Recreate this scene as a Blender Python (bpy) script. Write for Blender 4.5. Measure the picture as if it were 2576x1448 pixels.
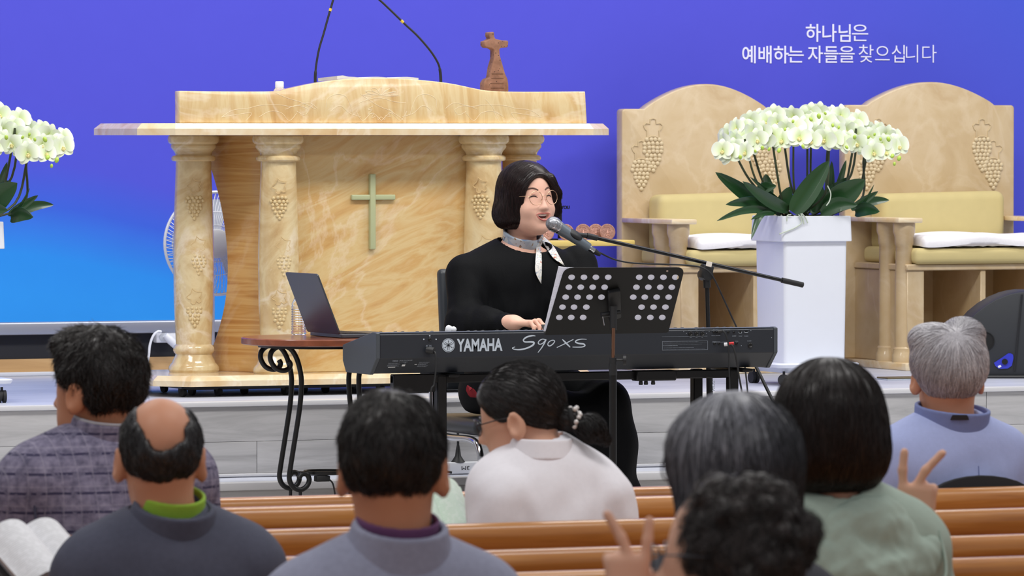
import bpy, bmesh, math, random
import numpy as np
from mathutils import Vector, Matrix, Euler
random.seed(7); np.random.seed(7)
PI = math.pi
for o in list(bpy.data.objects): bpy.data.objects.remove(o, do_unlink=True)
SC = bpy.context.scene
COL = SC.collection

# ---------------- camera: hall axes, X along the stage front, Y towards the stage, Z up ----------------
F_PX, W_PX, H_PX = 14000.0, 2576.0, 1448.0
HEAD = math.radians(22.3); PITCH = math.atan((724 - 338) / F_PX); CAM_Z = 1.72
cam_d = bpy.data.cameras.new('camera'); cam = bpy.data.objects.new('camera', cam_d); COL.objects.link(cam)
cam.location = (0, 0, CAM_Z); cam.rotation_euler = (PI / 2 - PITCH, 0, -HEAD)
cam_d.sensor_width = 36.0; cam_d.lens = F_PX / W_PX * 36.0; cam_d.clip_end = 200
cam_d.dof.use_dof = True; cam_d.dof.focus_distance = 18.75; cam_d.dof.aperture_fstop = 13.0
SC.camera = cam
# ---------------- world, ceiling lights, added platform light, exposure ----------------
wd = bpy.data.worlds.new('world'); SC.world = wd; wd.use_nodes = True
wd.node_tree.nodes['Background'].inputs[0].default_value = (0.93, 0.95, 1.0, 1)
wd.node_tree.nodes['Background'].inputs[1].default_value = 0.26
def area_light(name, loc, size, power, rot=(0, 0, 0), col=(1, 0.98, 0.95)):
    d = bpy.data.lights.new(name, 'AREA'); d.shape = 'RECTANGLE'; d.size, d.size_y = size; d.energy = power; d.color = col
    o = bpy.data.objects.new(name, d); COL.objects.link(o); o.location = loc; o.rotation_euler = rot
    return o
for i, x in enumerate((3.0, 7.6, 12.2)):
    area_light('ceiling_light_stage', (x, 15.6, 5.6), (3.0, 1.0), 125, (math.radians(24), 0, 0))
    area_light('ceiling_light_hall', (x - 2.0, 10.2, 5.4), (2.6, 1.0), 56)
area_light('added_light_platform', (8.0, 18.9, 5.2), (7.0, 0.6), 95, (math.radians(4), 0, 0))  # unseen lamp added above the platform to brighten deck, tops and orchids
area_light('ceiling_light_rear', (3.2, 4.0, 5.2), (5.0, 1.0), 62, (math.radians(15), 0, 0))
SC.view_settings.view_transform = 'Standard'; SC.view_settings.look = 'None'
SC.view_settings.gamma = 1.0; SC.view_settings.use_curve_mapping = False
SC.view_settings.exposure = 0.38

# ---------------- pixel helpers ----------------
_fw = (math.sin(HEAD) * math.cos(PITCH), math.cos(HEAD) * math.cos(PITCH), -math.sin(PITCH))
_rt = (math.cos(HEAD), -math.sin(HEAD), 0.0)
_up = (math.sin(HEAD) * math.sin(PITCH), math.cos(HEAD) * math.sin(PITCH), math.cos(PITCH))
def ray(x, y):
    a = (x - W_PX / 2) / F_PX; b = -(y - H_PX / 2) / F_PX
    return Vector([_fw[i] + a * _rt[i] + b * _up[i] for i in range(3)])
def aty(x, y, Y):
    r = ray(x, y); t = Y / r.y; return Vector((r.x * t, Y, CAM_Z + r.z * t))
def atz(x, y, Z):
    r = ray(x, y); t = (Z - CAM_Z) / r.z; return Vector((r.x * t, r.y * t, Z))
def atd(x, y, d):
    r = ray(x, y) * d; return Vector((r.x, r.y, CAM_Z + r.z))

# ---------------- materials ----------------
def lin(c):
    return tuple(((v / 255) / 12.92 if v / 255 <= 0.04045 else ((v / 255 + 0.055) / 1.055) ** 2.4) for v in c) + (1.0,)
class NT:
    def __init__(s, name):
        s.m = bpy.data.materials.new(name); s.m.use_nodes = True; s.t = s.m.node_tree
        s.b = s.t.nodes['Principled BSDF']
    def n(s, typ, **kw):
        nd = s.t.nodes.new(typ)
        for k, v in kw.items():
            if k.startswith('i_'): nd.inputs[k[2:].replace('_', ' ')].default_value = v
            else: setattr(nd, k, v)
        return nd
    def l(s, a, b): s.t.links.new(a, b)
    def coord(s, scale=(1, 1, 1), rot=(0, 0, 0), loc=(0, 0, 0), kind='Object'):
        tc = s.n('ShaderNodeTexCoord'); mp = s.n('ShaderNodeMapping')
        mp.inputs['Scale'].default_value = scale; mp.inputs['Rotation'].default_value = rot; mp.inputs['Location'].default_value = loc
        s.l(tc.outputs[kind], mp.inputs['Vector']); return mp.outputs['Vector']
    def noise(s, vec, scale, detail=4, rough=0.55, dist=0.0):
        nd = s.n('ShaderNodeTexNoise'); nd.inputs['Scale'].default_value = scale; nd.inputs['Detail'].default_value = detail
        nd.inputs['Roughness'].default_value = rough; nd.inputs['Distortion'].default_value = dist
        s.l(vec, nd.inputs['Vector']); return nd.outputs['Fac']
    def ramp(s, fac, stops, interp='LINEAR'):
        nd = s.n('ShaderNodeValToRGB'); cr = nd.color_ramp; cr.interpolation = interp
        while len(cr.elements) < len(stops): cr.elements.new(0.5)
        for e, (p, c) in zip(cr.elements, stops): e.position = p; e.color = lin(c) if max(c) > 1.001 or len(c) == 3 else c
        s.l(fac, nd.inputs['Fac']); return nd.outputs['Color']
    def mix(s, fac, a, b, mode='MIX'):
        nd = s.n('ShaderNodeMix', data_type='RGBA', blend_type=mode)
        for idx, v in ((0, fac), (6, a), (7, b)):
            if hasattr(v, 'is_linked') or hasattr(v, 'links'): s.l(v, nd.inputs[idx])
            else: nd.inputs[idx].default_value = v
        return nd.outputs[2]
    def math(s, op, a, b=0.0, clamp=False):
        nd = s.n('ShaderNodeMath', operation=op, use_clamp=clamp)
        for idx, v in ((0, a), (1, b)):
            if hasattr(v, 'links'): s.l(v, nd.inputs[idx])
            else: nd.inputs[idx].default_value = v
        return nd.outputs[0]
    def bump(s, h, strength=0.2, dist=0.002):
        nd = s.n('ShaderNodeBump'); nd.inputs['Strength'].default_value = strength; nd.inputs['Distance'].default_value = dist
        s.l(h, nd.inputs['Height']); s.l(nd.outputs['Normal'], s.b.inputs['Normal'])
    def base(s, c):
        if hasattr(c, 'links'): s.l(c, s.b.inputs['Base Color'])
        else: s.b.inputs['Base Color'].default_value = c
    def set(s, **kw):
        for k, v in kw.items(): s.b.inputs[k.replace('_', ' ')].default_value = v
        return s
MATS = {}
def M(name, col, rough=0.5, metal=0.0, var=0.0, vscale=8.0, bump=0.0, bscale=60.0, bdist=0.002, stretch=(1, 1, 1), **kw):
    if name in MATS: return MATS[name]
    t = NT(name); c = lin(col)
    v = t.coord(stretch)
    if var > 0:
        f = t.noise(v, vscale, 5)
        lo = tuple(x * (1 - var) for x in c[:3]) + (1,); hi = tuple(min(1, x * (1 + var)) for x in c[:3]) + (1,)
        t.base(t.mix(f, lo, hi))
    else: t.base(c)
    if bump > 0: t.bump(t.noise(v, bscale, 4), bump, bdist)
    t.set(Roughness=rough, Metallic=metal, **kw)
    MATS[name] = t.m; return t.m
def emissive(name, col, s):
    t = NT(name); t.base(lin(col)); t.set(Emission_Color=lin(col), Emission_Strength=s); MATS[name] = t.m; return t.m

def onyx(name, rot=(0, 0.5, 0), scale=1.0, stops=None, seed=0.0, vein=0.5, stretch=(1, 1, 3.2)):
    t = NT(name)
    v = t.coord(tuple(1 / (k * scale) for k in stretch), rot, (seed, seed * 1.7, seed * 0.6)); v.node.vector_type = 'TEXTURE'
    a = t.noise(v, 2.6, 5, 0.55, 1.4)
    b = t.noise(v, 14.0, 4, 0.6, 0.6)
    f = t.math('ADD', t.math('MULTIPLY', a, 0.88), t.math('MULTIPLY', b, 0.12))
    stops = stops or [(0.30, (190, 136, 70)), (0.42, (222, 180, 112)), (0.50, (240, 213, 155)), (0.60, (226, 184, 118)), (0.72, (244, 224, 180))]
    c = t.ramp(f, stops)
    v2 = t.coord((scale, scale, scale), (0.3, 0.2, 0.9), (seed * 3, 1, 2))
    n = t.noise(v2, 1.9, 6, 0.55, 0.9)
    ridge = t.math('SUBTRACT', 1.0, t.math('MULTIPLY', t.math('ABSOLUTE', t.math('SUBTRACT', n, 0.5)), 42.0), True)
    ridge = t.math('MULTIPLY', ridge, vein)
    c = t.mix(ridge, c, lin((250, 240, 222)))
    t.base(c); t.set(Roughness=0.16, Coat_Weight=0.3, Coat_Roughness=0.05)
    t.bump(b, 0.04, 0.002)
    MATS[name] = t.m; return t.m

# ---------------- mesh helpers ----------------
def xf(g, loc=(0, 0, 0), rot=None, scale=None):
    V, Fc = g; V = np.asarray(V, float)
    if scale is not None: V = V * np.asarray(scale)
    if rot is not None:
        R = np.array(rot if isinstance(rot, Matrix) else Euler(rot).to_matrix()); V = V @ R[:3, :3].T
    return (V + np.asarray(loc, float), Fc)
def join(gs):
    Vs, Fs, n = [], [], 0
    for V, Fc in gs:
        V = np.asarray(V, float); Vs.append(V); Fs += [tuple(i + n for i in f) for f in Fc]; n += len(V)
    return (np.concatenate(Vs), Fs)
def box(sx, sy, sz, c=(0, 0, 0)):
    V = np.array([[x, y, z] for x in (-.5, .5) for y in (-.5, .5) for z in (-.5, .5)]) * (sx, sy, sz) + np.asarray(c, float)
    return (V, [(0, 1, 3, 2), (4, 6, 7, 5), (0, 4, 5, 1), (2, 3, 7, 6), (0, 2, 6, 4), (1, 5, 7, 3)])
def b2(x0, x1, y0, y1, z0, z1):
    return box(x1 - x0, y1 - y0, z1 - z0, ((x0 + x1) / 2, (y0 + y1) / 2, (z0 + z1) / 2))
def bevel(g, w, seg=2, ang=30):
    V, Fc = g; bm = bmesh.new(); vs = [bm.verts.new(v) for v in V]
    for f in Fc:
        try: bm.faces.new([vs[i] for i in f])
        except ValueError: pass
    bmesh.ops.recalc_face_normals(bm, faces=bm.faces)
    es = [e for e in bm.edges if len(e.link_faces) == 2 and e.calc_face_angle(0) > math.radians(ang)]
    bmesh.ops.bevel(bm, geom=es, offset=w, segments=seg, profile=0.5, affect='EDGES', clamp_overlap=True)
    bm.verts.index_update()
    r = (np.array([v.co[:] for v in bm.verts]), [tuple(v.index for v in f.verts) for f in bm.faces]); bm.free(); return r
def lathe(prof, n=28, cap=True):
    V, Fc = [], []
    for r, z in prof:
        for k in range(n): a = 2 * PI * k / n; V.append((r * math.cos(a), r * math.sin(a), z))
    m = len(prof)
    for i in range(m - 1):
        for k in range(n):
            k2 = (k + 1) % n; Fc.append((i * n + k, i * n + k2, (i + 1) * n + k2, (i + 1) * n + k))
    if cap: Fc.append(tuple(range(n))[::-1]); Fc.append(tuple((m - 1) * n + k for k in range(n)))
    return (np.array(V, float), Fc)
def cyl(r, h, n=20, c=(0, 0, 0), r2=None):
    g = lathe([(r, -h / 2), (r if r2 is None else r2, h / 2)], n); return (g[0] + np.asarray(c, float), g[1])
def align(d):
    return Vector((0, 0, 1)).rotation_difference(Vector(d)).to_matrix()
def rod(a, b, r, n=12, r2=None):
    a, b = Vector(a), Vector(b); d = b - a
    return xf(cyl(r, d.length, n, (0, 0, d.length / 2), r2), a, align(d))
def bez(pts, n=8, closed=False):
    P = [np.asarray(p, float) for p in pts]; out = []; m = len(P)
    rng = range(m) if closed else range(m - 1)
    for i in rng:
        p0 = P[(i - 1) % m] if closed or i > 0 else P[i]; p1 = P[i]; p2 = P[(i + 1) % m]
        p3 = P[(i + 2) % m] if closed or i + 2 < m else p2
        for k in range(n):
            t = k / n
            out.append(0.5 * ((2 * p1) + (-p0 + p2) * t + (2 * p0 - 5 * p1 + 4 * p2 - p3) * t * t + (-p0 + 3 * p1 - 3 * p2 + p3) * t ** 3))
    if not closed: out.append(P[-1])
    return out
def tube(path, r, n=8, closed=False, flat=None):
    P = np.array(path, float); m = len(P)
    rs = np.full(m, r) if np.isscalar(r) else np.asarray(r, float)
    T = (np.roll(P, -1, 0) - np.roll(P, 1, 0)) if closed else np.gradient(P, axis=0)
    T /= np.linalg.norm(T, axis=1)[:, None] + 1e-12
    u = np.cross(T[0], (0, 0, 1.0));
    if np.linalg.norm(u) < 1e-3: u = np.cross(T[0], (1.0, 0, 0))
    V = []
    for i in range(m):
        u = u - T[i] * np.dot(u, T[i]); u /= np.linalg.norm(u) + 1e-12; w = np.cross(T[i], u)
        for k in range(n):
            a = 2 * PI * k / n; V.append(P[i] + rs[i] * (math.cos(a) * u + (flat or 1) * math.sin(a) * w))
    Fc = []
    for i in range(m if closed else m - 1):
        j = (i + 1) % m
        for k in range(n): Fc.append((i * n + k, i * n + (k + 1) % n, j * n + (k + 1) % n, j * n + k))
    if not closed: Fc.append(tuple(range(n))[::-1]); Fc.append(tuple((m - 1) * n + k for k in range(n)))
    return (np.array(V), Fc)
def prism(poly, a, b, axis='z'):
    n = len(poly); V = []
    for h in (a, b):
        for p in poly:
            V.append((p[0], p[1], h) if axis == 'z' else ((p[0], h, p[1]) if axis == 'y' else (h, p[0], p[1])))
    Fc = [tuple(range(n)), tuple(range(2 * n - 1, n - 1, -1))] + [(i, i + n, (i + 1) % n + n, (i + 1) % n) for i in range(n)]
    return (np.array(V, float), Fc)
def sph(r, c=(0, 0, 0), nu=16, nv=10, s=(1, 1, 1)):
    pr = [(r * math.sin(PI * i / nv) + 1e-6, -r * math.cos(PI * i / nv)) for i in range(nv + 1)]
    g = lathe(pr, nu, False); return (g[0] * np.asarray(s) + np.asarray(c, float), g[1])
def sheet(G, thick=0.0):
    G = np.asarray(G, float); a, b = G.shape[:2]; V = G.reshape(-1, 3)
    Fc = [(i * b + j, i * b + j + 1, (i + 1) * b + j + 1, (i + 1) * b + j) for i in range(a - 1) for j in range(b - 1)]
    if thick:
        du = np.gradient(G, axis=0); dv = np.gradient(G, axis=1); N = np.cross(du, dv); N /= np.linalg.norm(N, axis=2)[..., None] + 1e-12
        V2 = (G - N * thick).reshape(-1, 3); n = len(V); F2 = [tuple(i + n for i in f[::-1]) for f in Fc]
        rim = [j for j in range(b)] + [i * b + b - 1 for i in range(1, a)] + [(a - 1) * b + j for j in range(b - 2, -1, -1)] + [i * b for i in range(a - 2, 0, -1)]
        Fr = [(rim[k], rim[k] + n, rim[(k + 1) % len(rim)] + n, rim[(k + 1) % len(rim)]) for k in range(len(rim))]
        return (np.concatenate([V, V2]), Fc + F2 + Fr)
    return (V, Fc)
def rrect(w, h, r, n=5, c=(0, 0)):
    out = []
    for sx, sy, a0 in ((1, 1, 0), (-1, 1, PI / 2), (-1, -1, PI), (1, -1, 1.5 * PI)):
        for k in range(n + 1):
            a = a0 + PI / 2 * k / n; out.append((c[0] + sx * (w / 2 - r) + r * math.cos(a), c[1] + sy * (h / 2 - r) + r * math.sin(a)))
    return out
def mesh_of(name, g, smooth=40):
    V, Fc = g; me = bpy.data.meshes.new(name)
    if isinstance(Fc, np.ndarray):
        k = Fc.shape[1]; me.vertices.add(len(V)); me.vertices.foreach_set('co', np.asarray(V, np.float32).ravel())
        me.loops.add(Fc.size); me.loops.foreach_set('vertex_index', Fc.astype(np.int32).ravel())
        me.polygons.add(len(Fc)); me.polygons.foreach_set('loop_start', np.arange(0, Fc.size, k, dtype=np.int32))
        me.update(calc_edges=True)
    else:
        me.from_pydata([tuple(v) for v in V], [], Fc)
        bm = bmesh.new(); bm.from_mesh(me); bmesh.ops.recalc_face_normals(bm, faces=bm.faces); bm.to_mesh(me); bm.free()
    if smooth:
        me.polygons.foreach_set('use_smooth', np.ones(len(me.polygons), bool))
        if smooth < 180: me.set_sharp_from_angle(angle=math.radians(smooth))
    return me
def tag(o, label=None, cat=None, group=None, kind=None):
    for k, v in (('label', label), ('category', cat), ('group', group), ('kind', kind)):
        if v: o[k] = v
    return o
def obj(name, g, mat, parent=None, loc=(0, 0, 0), rot=(0, 0, 0), smooth=40, label=None, cat=None, group=None, kind=None):
    if isinstance(g, list): g = join(g)
    me = g if isinstance(g, bpy.types.Mesh) else mesh_of(name, g, smooth)
    if not len(me.materials): me.materials.append(mat)
    o = bpy.data.objects.new(name, me); COL.objects.link(o); o.location = loc; o.rotation_euler = rot
    if parent: o.parent = parent
    return tag(o, label, cat, group, kind)
def thing(name, loc, label, cat, group=None, rz=0.0):
    o = bpy.data.objects.new(name, None); COL.objects.link(o); o.location = loc; o.rotation_euler = (0, 0, rz); o.empty_display_size = 0.1
    return tag(o, label, cat, group)
def copy_tree(o, parent=None):
    c = o.copy(); COL.objects.link(c)
    if parent: c.parent = parent
    for ch in o.children: copy_tree(ch, c)
    return c
def text_geo(s, size, ext=0.0005, off=0.0, align_x='CENTER', space=1.0, shear=0.0):
    cu = bpy.data.curves.new('t', 'FONT'); cu.body = s; cu.size = size; cu.extrude = ext; cu.offset = off; cu.align_x = align_x
    cu.space_character = space; cu.shear = shear; cu.resolution_u = 4
    o = bpy.data.objects.new('t', cu); COL.objects.link(o); bpy.context.view_layer.update()
    me = bpy.data.meshes.new_from_object(o.evaluated_get(bpy.context.evaluated_depsgraph_get()))
    V = np.array([v.co[:] for v in me.vertices]); Fc = [tuple(p.vertices) for p in me.polygons]
    bpy.data.objects.remove(o); bpy.data.curves.remove(cu); bpy.data.meshes.remove(me)
    return (V, Fc)
def fit(g, x0, x1, y0=None, y1=None):
    V = g[0].copy(); a, b = V.min(0), V.max(0); s = (x1 - x0) / (b[0] - a[0]); sy = s if y0 is None else (y1 - y0) / (b[1] - a[1])
    V[:, 0] = x0 + (V[:, 0] - a[0]) * s; V[:, 1] = (0 if y0 is None else y0) + (V[:, 1] - a[1]) * sy; return (V, g[1])
UPRIGHT = Euler((PI / 2, 0, 0)).to_matrix()   # text plane xy -> xz, facing -Y
# ---------------- shared materials ----------------
ONYX_PANEL = onyx('onyx_panel', rot=(0, -0.42, 0), stretch=(0.8, 0.8, 3.4), seed=2.0, vein=0.22,
    stops=[(0.28, (196, 150, 90)), (0.42, (212, 174, 116)), (0.50, (219, 192, 140)), (0.60, (209, 168, 108)), (0.74, (224, 202, 158))])
ONYX_WING = onyx('onyx_wing', rot=(0, 0.02, 0), stretch=(0.25, 0.25, 5.0), seed=5.3, vein=0.1,
                 stops=[(0.25, (150, 98, 52)), (0.40, (192, 140, 80)), (0.5, (214, 172, 112)), (0.6, (196, 146, 84)), (0.75, (222, 186, 128))])
ONYX_COL = onyx('onyx_column', rot=(0.2, 0.3, 0), stretch=(2, 2, 1.6), seed=8.1, vein=0.45,
                stops=[(0.28, (190, 154, 104)), (0.42, (212, 184, 136)), (0.52, (226, 206, 162)), (0.64, (208, 182, 136)), (0.8, (236, 224, 196))])
ONYX_PARAPET = onyx('onyx_parapet', rot=(0, 1.45, 0), stretch=(0.7, 0.7, 3.4), seed=11.0, vein=0.3, stops=[(0.26, (192, 150, 96)), (0.42, (214, 182, 130)), (0.50, (224, 202, 156)), (0.60, (213, 182, 132)), (0.76, (230, 214, 178))])
ONYX_SLAB = onyx('onyx_slab', rot=(0, 0.2, 0.4), stretch=(1, 1, 1), seed=3.7, vein=0.4,
                 stops=[(0.26, (206, 166, 114)), (0.42, (222, 194, 150)), (0.54, (232, 216, 186)), (0.66, (222, 192, 144)), (0.8, (236, 224, 202))])
THRONE_MARBLE = onyx('throne_marble', rot=(0, 0.9, 0.2), stretch=(1, 1, 1.3), seed=14.2, vein=0.10,
                     stops=[(0.25, (180, 154, 116)), (0.42, (190, 166, 128)), (0.55, (197, 175, 140)), (0.68, (185, 159, 121)), (0.82, (206, 190, 162))])
MATS['throne_marble'].node_tree.nodes['Principled BSDF'].inputs['Roughness'].default_value = 0.4
ENGRAVE = M('engraved_line', (238, 224, 194), 0.6)
BLACK_METAL = M('black_metal', (22, 22, 24), 0.4, 0.3)
BLACK_PLASTIC = M('black_plastic', (26, 27, 30), 0.5, bump=0.05, bscale=400)
WHITE_PLASTIC = M('white_plastic', (232, 234, 240), 0.35)
CHROME = M('chrome', (205, 205, 210), 0.14, 1.0)
RUBBER = M('rubber', (30, 30, 32), 0.7)
def wood_mat(name, cols, grain=(1, 14, 14), scale=3.0, rough=0.35, rnd=0.25, coat=0.0, cr=0.1):
    t = NT(name); v = t.coord(grain)
    oi = t.n('ShaderNodeObjectInfo'); ad = t.n('ShaderNodeVectorMath', operation='ADD'); cb = t.n('ShaderNodeCombineXYZ')
    t.l(t.math('MULTIPLY', oi.outputs['Random'], 31.0), cb.inputs[0]); t.l(t.math('MULTIPLY', oi.outputs['Random'], 17.0), cb.inputs[2])
    t.l(v, ad.inputs[0]); t.l(cb.outputs[0], ad.inputs[1]); v = ad.outputs[0]
    f = t.noise(v, scale, 6, 0.6, 0.8)
    c = t.ramp(f, [(0.3, cols[0]), (0.5, cols[1]), (0.7, cols[2])])
    k = t.math('ADD', 1 - rnd / 2, t.math('MULTIPLY', oi.outputs['Random'], rnd))
    hs = t.n('ShaderNodeHueSaturation'); t.l(c, hs.inputs['Color']); t.l(k, hs.inputs['Value'])
    t.base(hs.outputs['Color']); t.set(Roughness=rough, Coat_Weight=coat, Coat_Roughness=cr); t.bump(f, 0.05, 0.001)
    MATS[name] = t.m; return t.m
GREY_WOOD = wood_mat('grey_laminate', ((152, 151, 152), (174, 173, 174), (186, 185, 186)), (0.8, 8, 9), 2.2, 0.4, 0.06)
DECK_MAT = wood_mat('deck_laminate', ((176, 180, 196), (190, 194, 208), (200, 203, 216)), (1, 9, 9), 2.0, 0.42, 0.05)
PEW_WOOD = wood_mat('pew_wood', ((158, 98, 44), (184, 122, 60), (200, 142, 80)), (0.6, 12, 12), 2.4, 0.32, 0.12, 0.4, 0.15)
WALL_WOOD = wood_mat('wall_wood', ((176, 138, 92), (190, 152, 104), (200, 164, 118)), (1, 10, 10), 2.0, 0.4, 0.05)
TRIM_WHITE = M('trim_white', (204, 204, 208), 0.35)

# ---------------- structure: floors, stage, step, back wall ----------------
DECK = 0.773; DAIS = 0.38; YS = 18.6; YW = 20.94
def struct(name, g, mat, parent=None, smooth=30):
    return obj(name, g, mat, parent, smooth=smooth, kind=None if parent else 'structure')
struct('floor', [b2(-3, 16, 1.0, 16.35, -0.1, 0)], M('hall_floor', (150, 140, 128), 0.4, var=0.1))
struct('floor_front', [b2(-3, 17, 16.35, YS, -0.1, DAIS)], M('front_floor', (186, 182, 178), 0.35, var=0.06))
stage = struct('floor_stage', [b2(-1, 17, YS + 0.012, YW + 0.1, -0.1, DECK)], DECK_MAT)
tr = struct('trim_1', [bevel(b2(-1, 17, YS - 0.012, YS + 0.05, DECK - 0.016, DECK + 0.002), 0.003, 2)], TRIM_WHITE)
STEP_Z = 0.507
step = struct('floor_step', [b2(-1, 17, YS - 0.30, YS + 0.01, -0.1, STEP_Z - 0.002)], DECK_MAT)
struct('trim_2', [bevel(b2(-1, 17, YS - 0.315, YS - 0.25, STEP_Z - 0.028, STEP_Z), 0.004, 2)], TRIM_WHITE)
struct('trim_3', [bevel(b2(-1, 17, YS - 0.006, YS + 0.01, STEP_Z, STEP_Z + 0.012), 0.003, 1)], TRIM_WHITE)
def course(parent, z0, z1, y, off, L=1.15):
    me = None; x = 4.2 + off
    while x < 10.6:
        if me is None: me = mesh_of('plank', bevel(b2(0.001, L - 0.001, y, y + 0.014, z0 + 0.0006, z1 - 0.0006), 0.0008, 1), 30); me.materials.append(GREY_WOOD)
        o = obj('plank', me, GREY_WOOD, parent); o.location = (x, 0, 0); x += L
course(stage, STEP_Z + 0.012, 0.632, YS, 0.15); course(stage, 0.632, DECK - 0.016, YS, -0.4)
course(step, DAIS, STEP_Z - 0.028, YS - 0.302, -0.1)
# back wall with wooden skirting and dark recess under the banner frame
struct('wall_back', [b2(-1, 17, YW, YW + 0.2, -0.1, 4.2)], M('wall_paint', (214, 212, 206), 0.6))
struct('baseboard_back', [b2(-1, 17, YW - 0.02, YW + 0.01, DECK, aty(100, 902, YW - 0.02).z)], WALL_WOOD)
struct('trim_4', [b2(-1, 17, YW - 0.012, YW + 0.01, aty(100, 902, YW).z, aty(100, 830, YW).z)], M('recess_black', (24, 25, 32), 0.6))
struct('trim_5', [bevel(b2(-1, 17, YW - 0.045, YW - 0.018, DECK, DECK + 0.016), 0.004, 2)], M('floor_moulding', (196, 198, 208), 0.4))
# printed banner
t = NT('banner_print'); v = t.coord()
sep = t.n('ShaderNodeSeparateXYZ'); t.l(v, sep.inputs[0])
YB = YW - 0.03; P0 = aty(0, 810, YB); PX = aty(0, 560, YB); PE = aty(560, 800, YB)
# local: x from left frame edge, z from banner bottom; cyan swell in the lower left
dx = t.math('MULTIPLY', sep.outputs[0], 1.0); dz = sep.outputs[2]
nz = t.noise(v, 1.3, 3)
crest = t.math('SUBTRACT', 0.47, t.math('MULTIPLY', t.math('POWER', t.math('MAXIMUM', t.math('ADD', dx, 0.05), 0.0), 1.6), 0.20))
d = t.math('SUBTRACT', crest, t.math('SUBTRACT', dz, t.math('MULTIPLY', nz, 0.05)))
g1 = t.math('MULTIPLY', t.math('ADD', d, 0.42), 1.25, True)
c1 = t.ramp(g1, [(0.0, (84, 85, 206)), (0.34, (81, 87, 208)), (0.55, (62, 100, 214)), (0.80, (46, 144, 232)), (1.0, (48, 150, 234))])
g2 = t.n('ShaderNodeMapRange'); t.l(sep.outputs[0], g2.inputs[0]); g2.inputs[1].default_value = 3.3; g2.inputs[2].default_value = 5.4
g3 = t.n('ShaderNodeMapRange'); t.l(sep.outputs[2], g3.inputs[0]); g3.inputs[1].default_value = 0.6; g3.inputs[2].default_value = 1.6
c2 = t.mix(t.math('MULTIPLY', g2.outputs[0], t.math('ADD', 0.35, g3.outputs[0])), c1, lin((66, 94, 206)))
fl = t.noise(t.coord((1, 1, 1)), 900, 2); c3 = t.mix(0.06, c2, t.ramp(fl, [(0.3, (40, 40, 120)), (0.7, (140, 140, 255))]), 'OVERLAY')
t.base(c3); t.set(Roughness=0.75, Specular_IOR_Level=0.15)
wv = t.noise(t.coord((1.2, 1, 0.7), (0, 0.7, 0)), 4.0, 2); t.bump(wv, 0.25, 0.02); BANNER = t.m
bn = thing('backdrop_banner', (P0.x, YB, P0.z), 'large blue printed backdrop with white Korean lettering and silver frame', 'banner')
obj('fabric', [b2(-1.2, 6.2, 0, 0.01, 0.0, 3.0)], BANNER, bn)
zf0 = aty(0, 843, YB - 0.03).z - P0.z
obj('frame_bar', [bevel(b2(-1.2, 6.2, -0.035, 0.02, zf0, 0.0), 0.008, 3)], M('silver_frame', (168, 172, 184), 0.38, 0.6), bn)
LET = M('banner_letter', (226, 226, 250), 0.7)
def banner_word(s, x0, x1, y0, y1, off):
    a = aty(x0, y1, YB - 0.002); b = aty(x1, y0, YB - 0.002)
    g = fit(text_geo(s, 0.1, 0.0004, off), a.x - P0.x, b.x - P0.x, a.z - P0.z, b.z - P0.z)
    obj('lettering', xf((g[0][:, [0, 1, 2]], g[1]), (0, -0.002, 0), UPRIGHT), LET, bn, smooth=0)
banner_word('하나님', 2027, 2140, 61, 105, 0.0010); banner_word('은', 2143, 2184, 62, 103, 0.0)
banner_word('예배하', 1867, 1984, 115, 159, 0.0012); banner_word('는', 1982, 2022, 117, 157, 0.0008)
banner_word('자들', 2032, 2109, 115, 158, 0.0008); banner_word('을', 2110, 2150, 116, 157, 0.0004)
banner_word('찾으십', 2160, 2276, 113, 157, -0.0003); banner_word('니다', 2279, 2356, 113, 157, -0.0007)

# ---------------- lectern ----------------
def carved_grapes(rows, r, dx, rnd=0.25, n=8):
    """pendant grape cluster in the xz plane, bulging to -y; rows = grapes per row"""
    gs = []; z = 0
    for i, k in enumerate(rows):
        for j in range(k):
            gs.append(((j - (k - 1) / 2) * dx + random.uniform(-rnd, rnd) * r, z + random.uniform(-rnd, rnd) * r))
        z -= dx * 0.86
    return gs
YC = 19.08; YC2 = 19.31
def colx(px, Y): return aty(px, 640, Y).x
X2, X3, X1, X4 = colx(700, YC), colx(1217, YC), colx(487, YC2), colx(1306, YC2)
XC = (X2 + X3) / 2; ZB = 0.85
lec = thing('lectern', (XC, 19.2, DECK), 'honey onyx marble lectern with four columns and a pale cross', 'lectern')
LO = Vector((XC, 19.2, DECK))
def colprof():
    pts = [(340, 62), (343, 65.5), (350, 67), (357, 65.5), (361, 62), (363, 57.5), (366, 59), (371, 58.5), (375, 55.5), (380, 51), (385, 48), (389.5, 47), (391, 53), (395, 57.5), (401, 57.8), (404, 55), (406, 46),
           (430, 46.5), (520, 50), (640, 53), (760, 51.5), (840, 47), (862, 46), (866, 50), (871, 53), (877, 53.5), (883, 51), (887, 47), (893, 49), (902, 54), (908, 56), (913, 61), (919, 65), (926, 66), (932, 63)]
    return [(r / 705, 1.717 + (y - 340) / 592 * (0.85 - 1.717) - DECK) for y, r in pts][::-1]
colmesh = mesh_of('column', lathe(colprof(), 40), 28); colmesh.materials.append(ONYX_COL)
grm = M('carved_grape', (214, 190, 142), 0.3)
lfm = M('carved_leaf', (214, 186, 136), 0.4)
def leaf_relief(cx, cz, s, a0=0):
    V = [(0, 0)]
    out = []
    for k in range(20):
        a = a0 + 2 * PI * k / 20; r = s * (0.8 + 0.2 * math.cos(5 * (a - a0)) + 0.08 * math.sin(11 * a)); out.append((cx + r * math.cos(a), cz + r * math.sin(a)))
    return out
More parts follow.
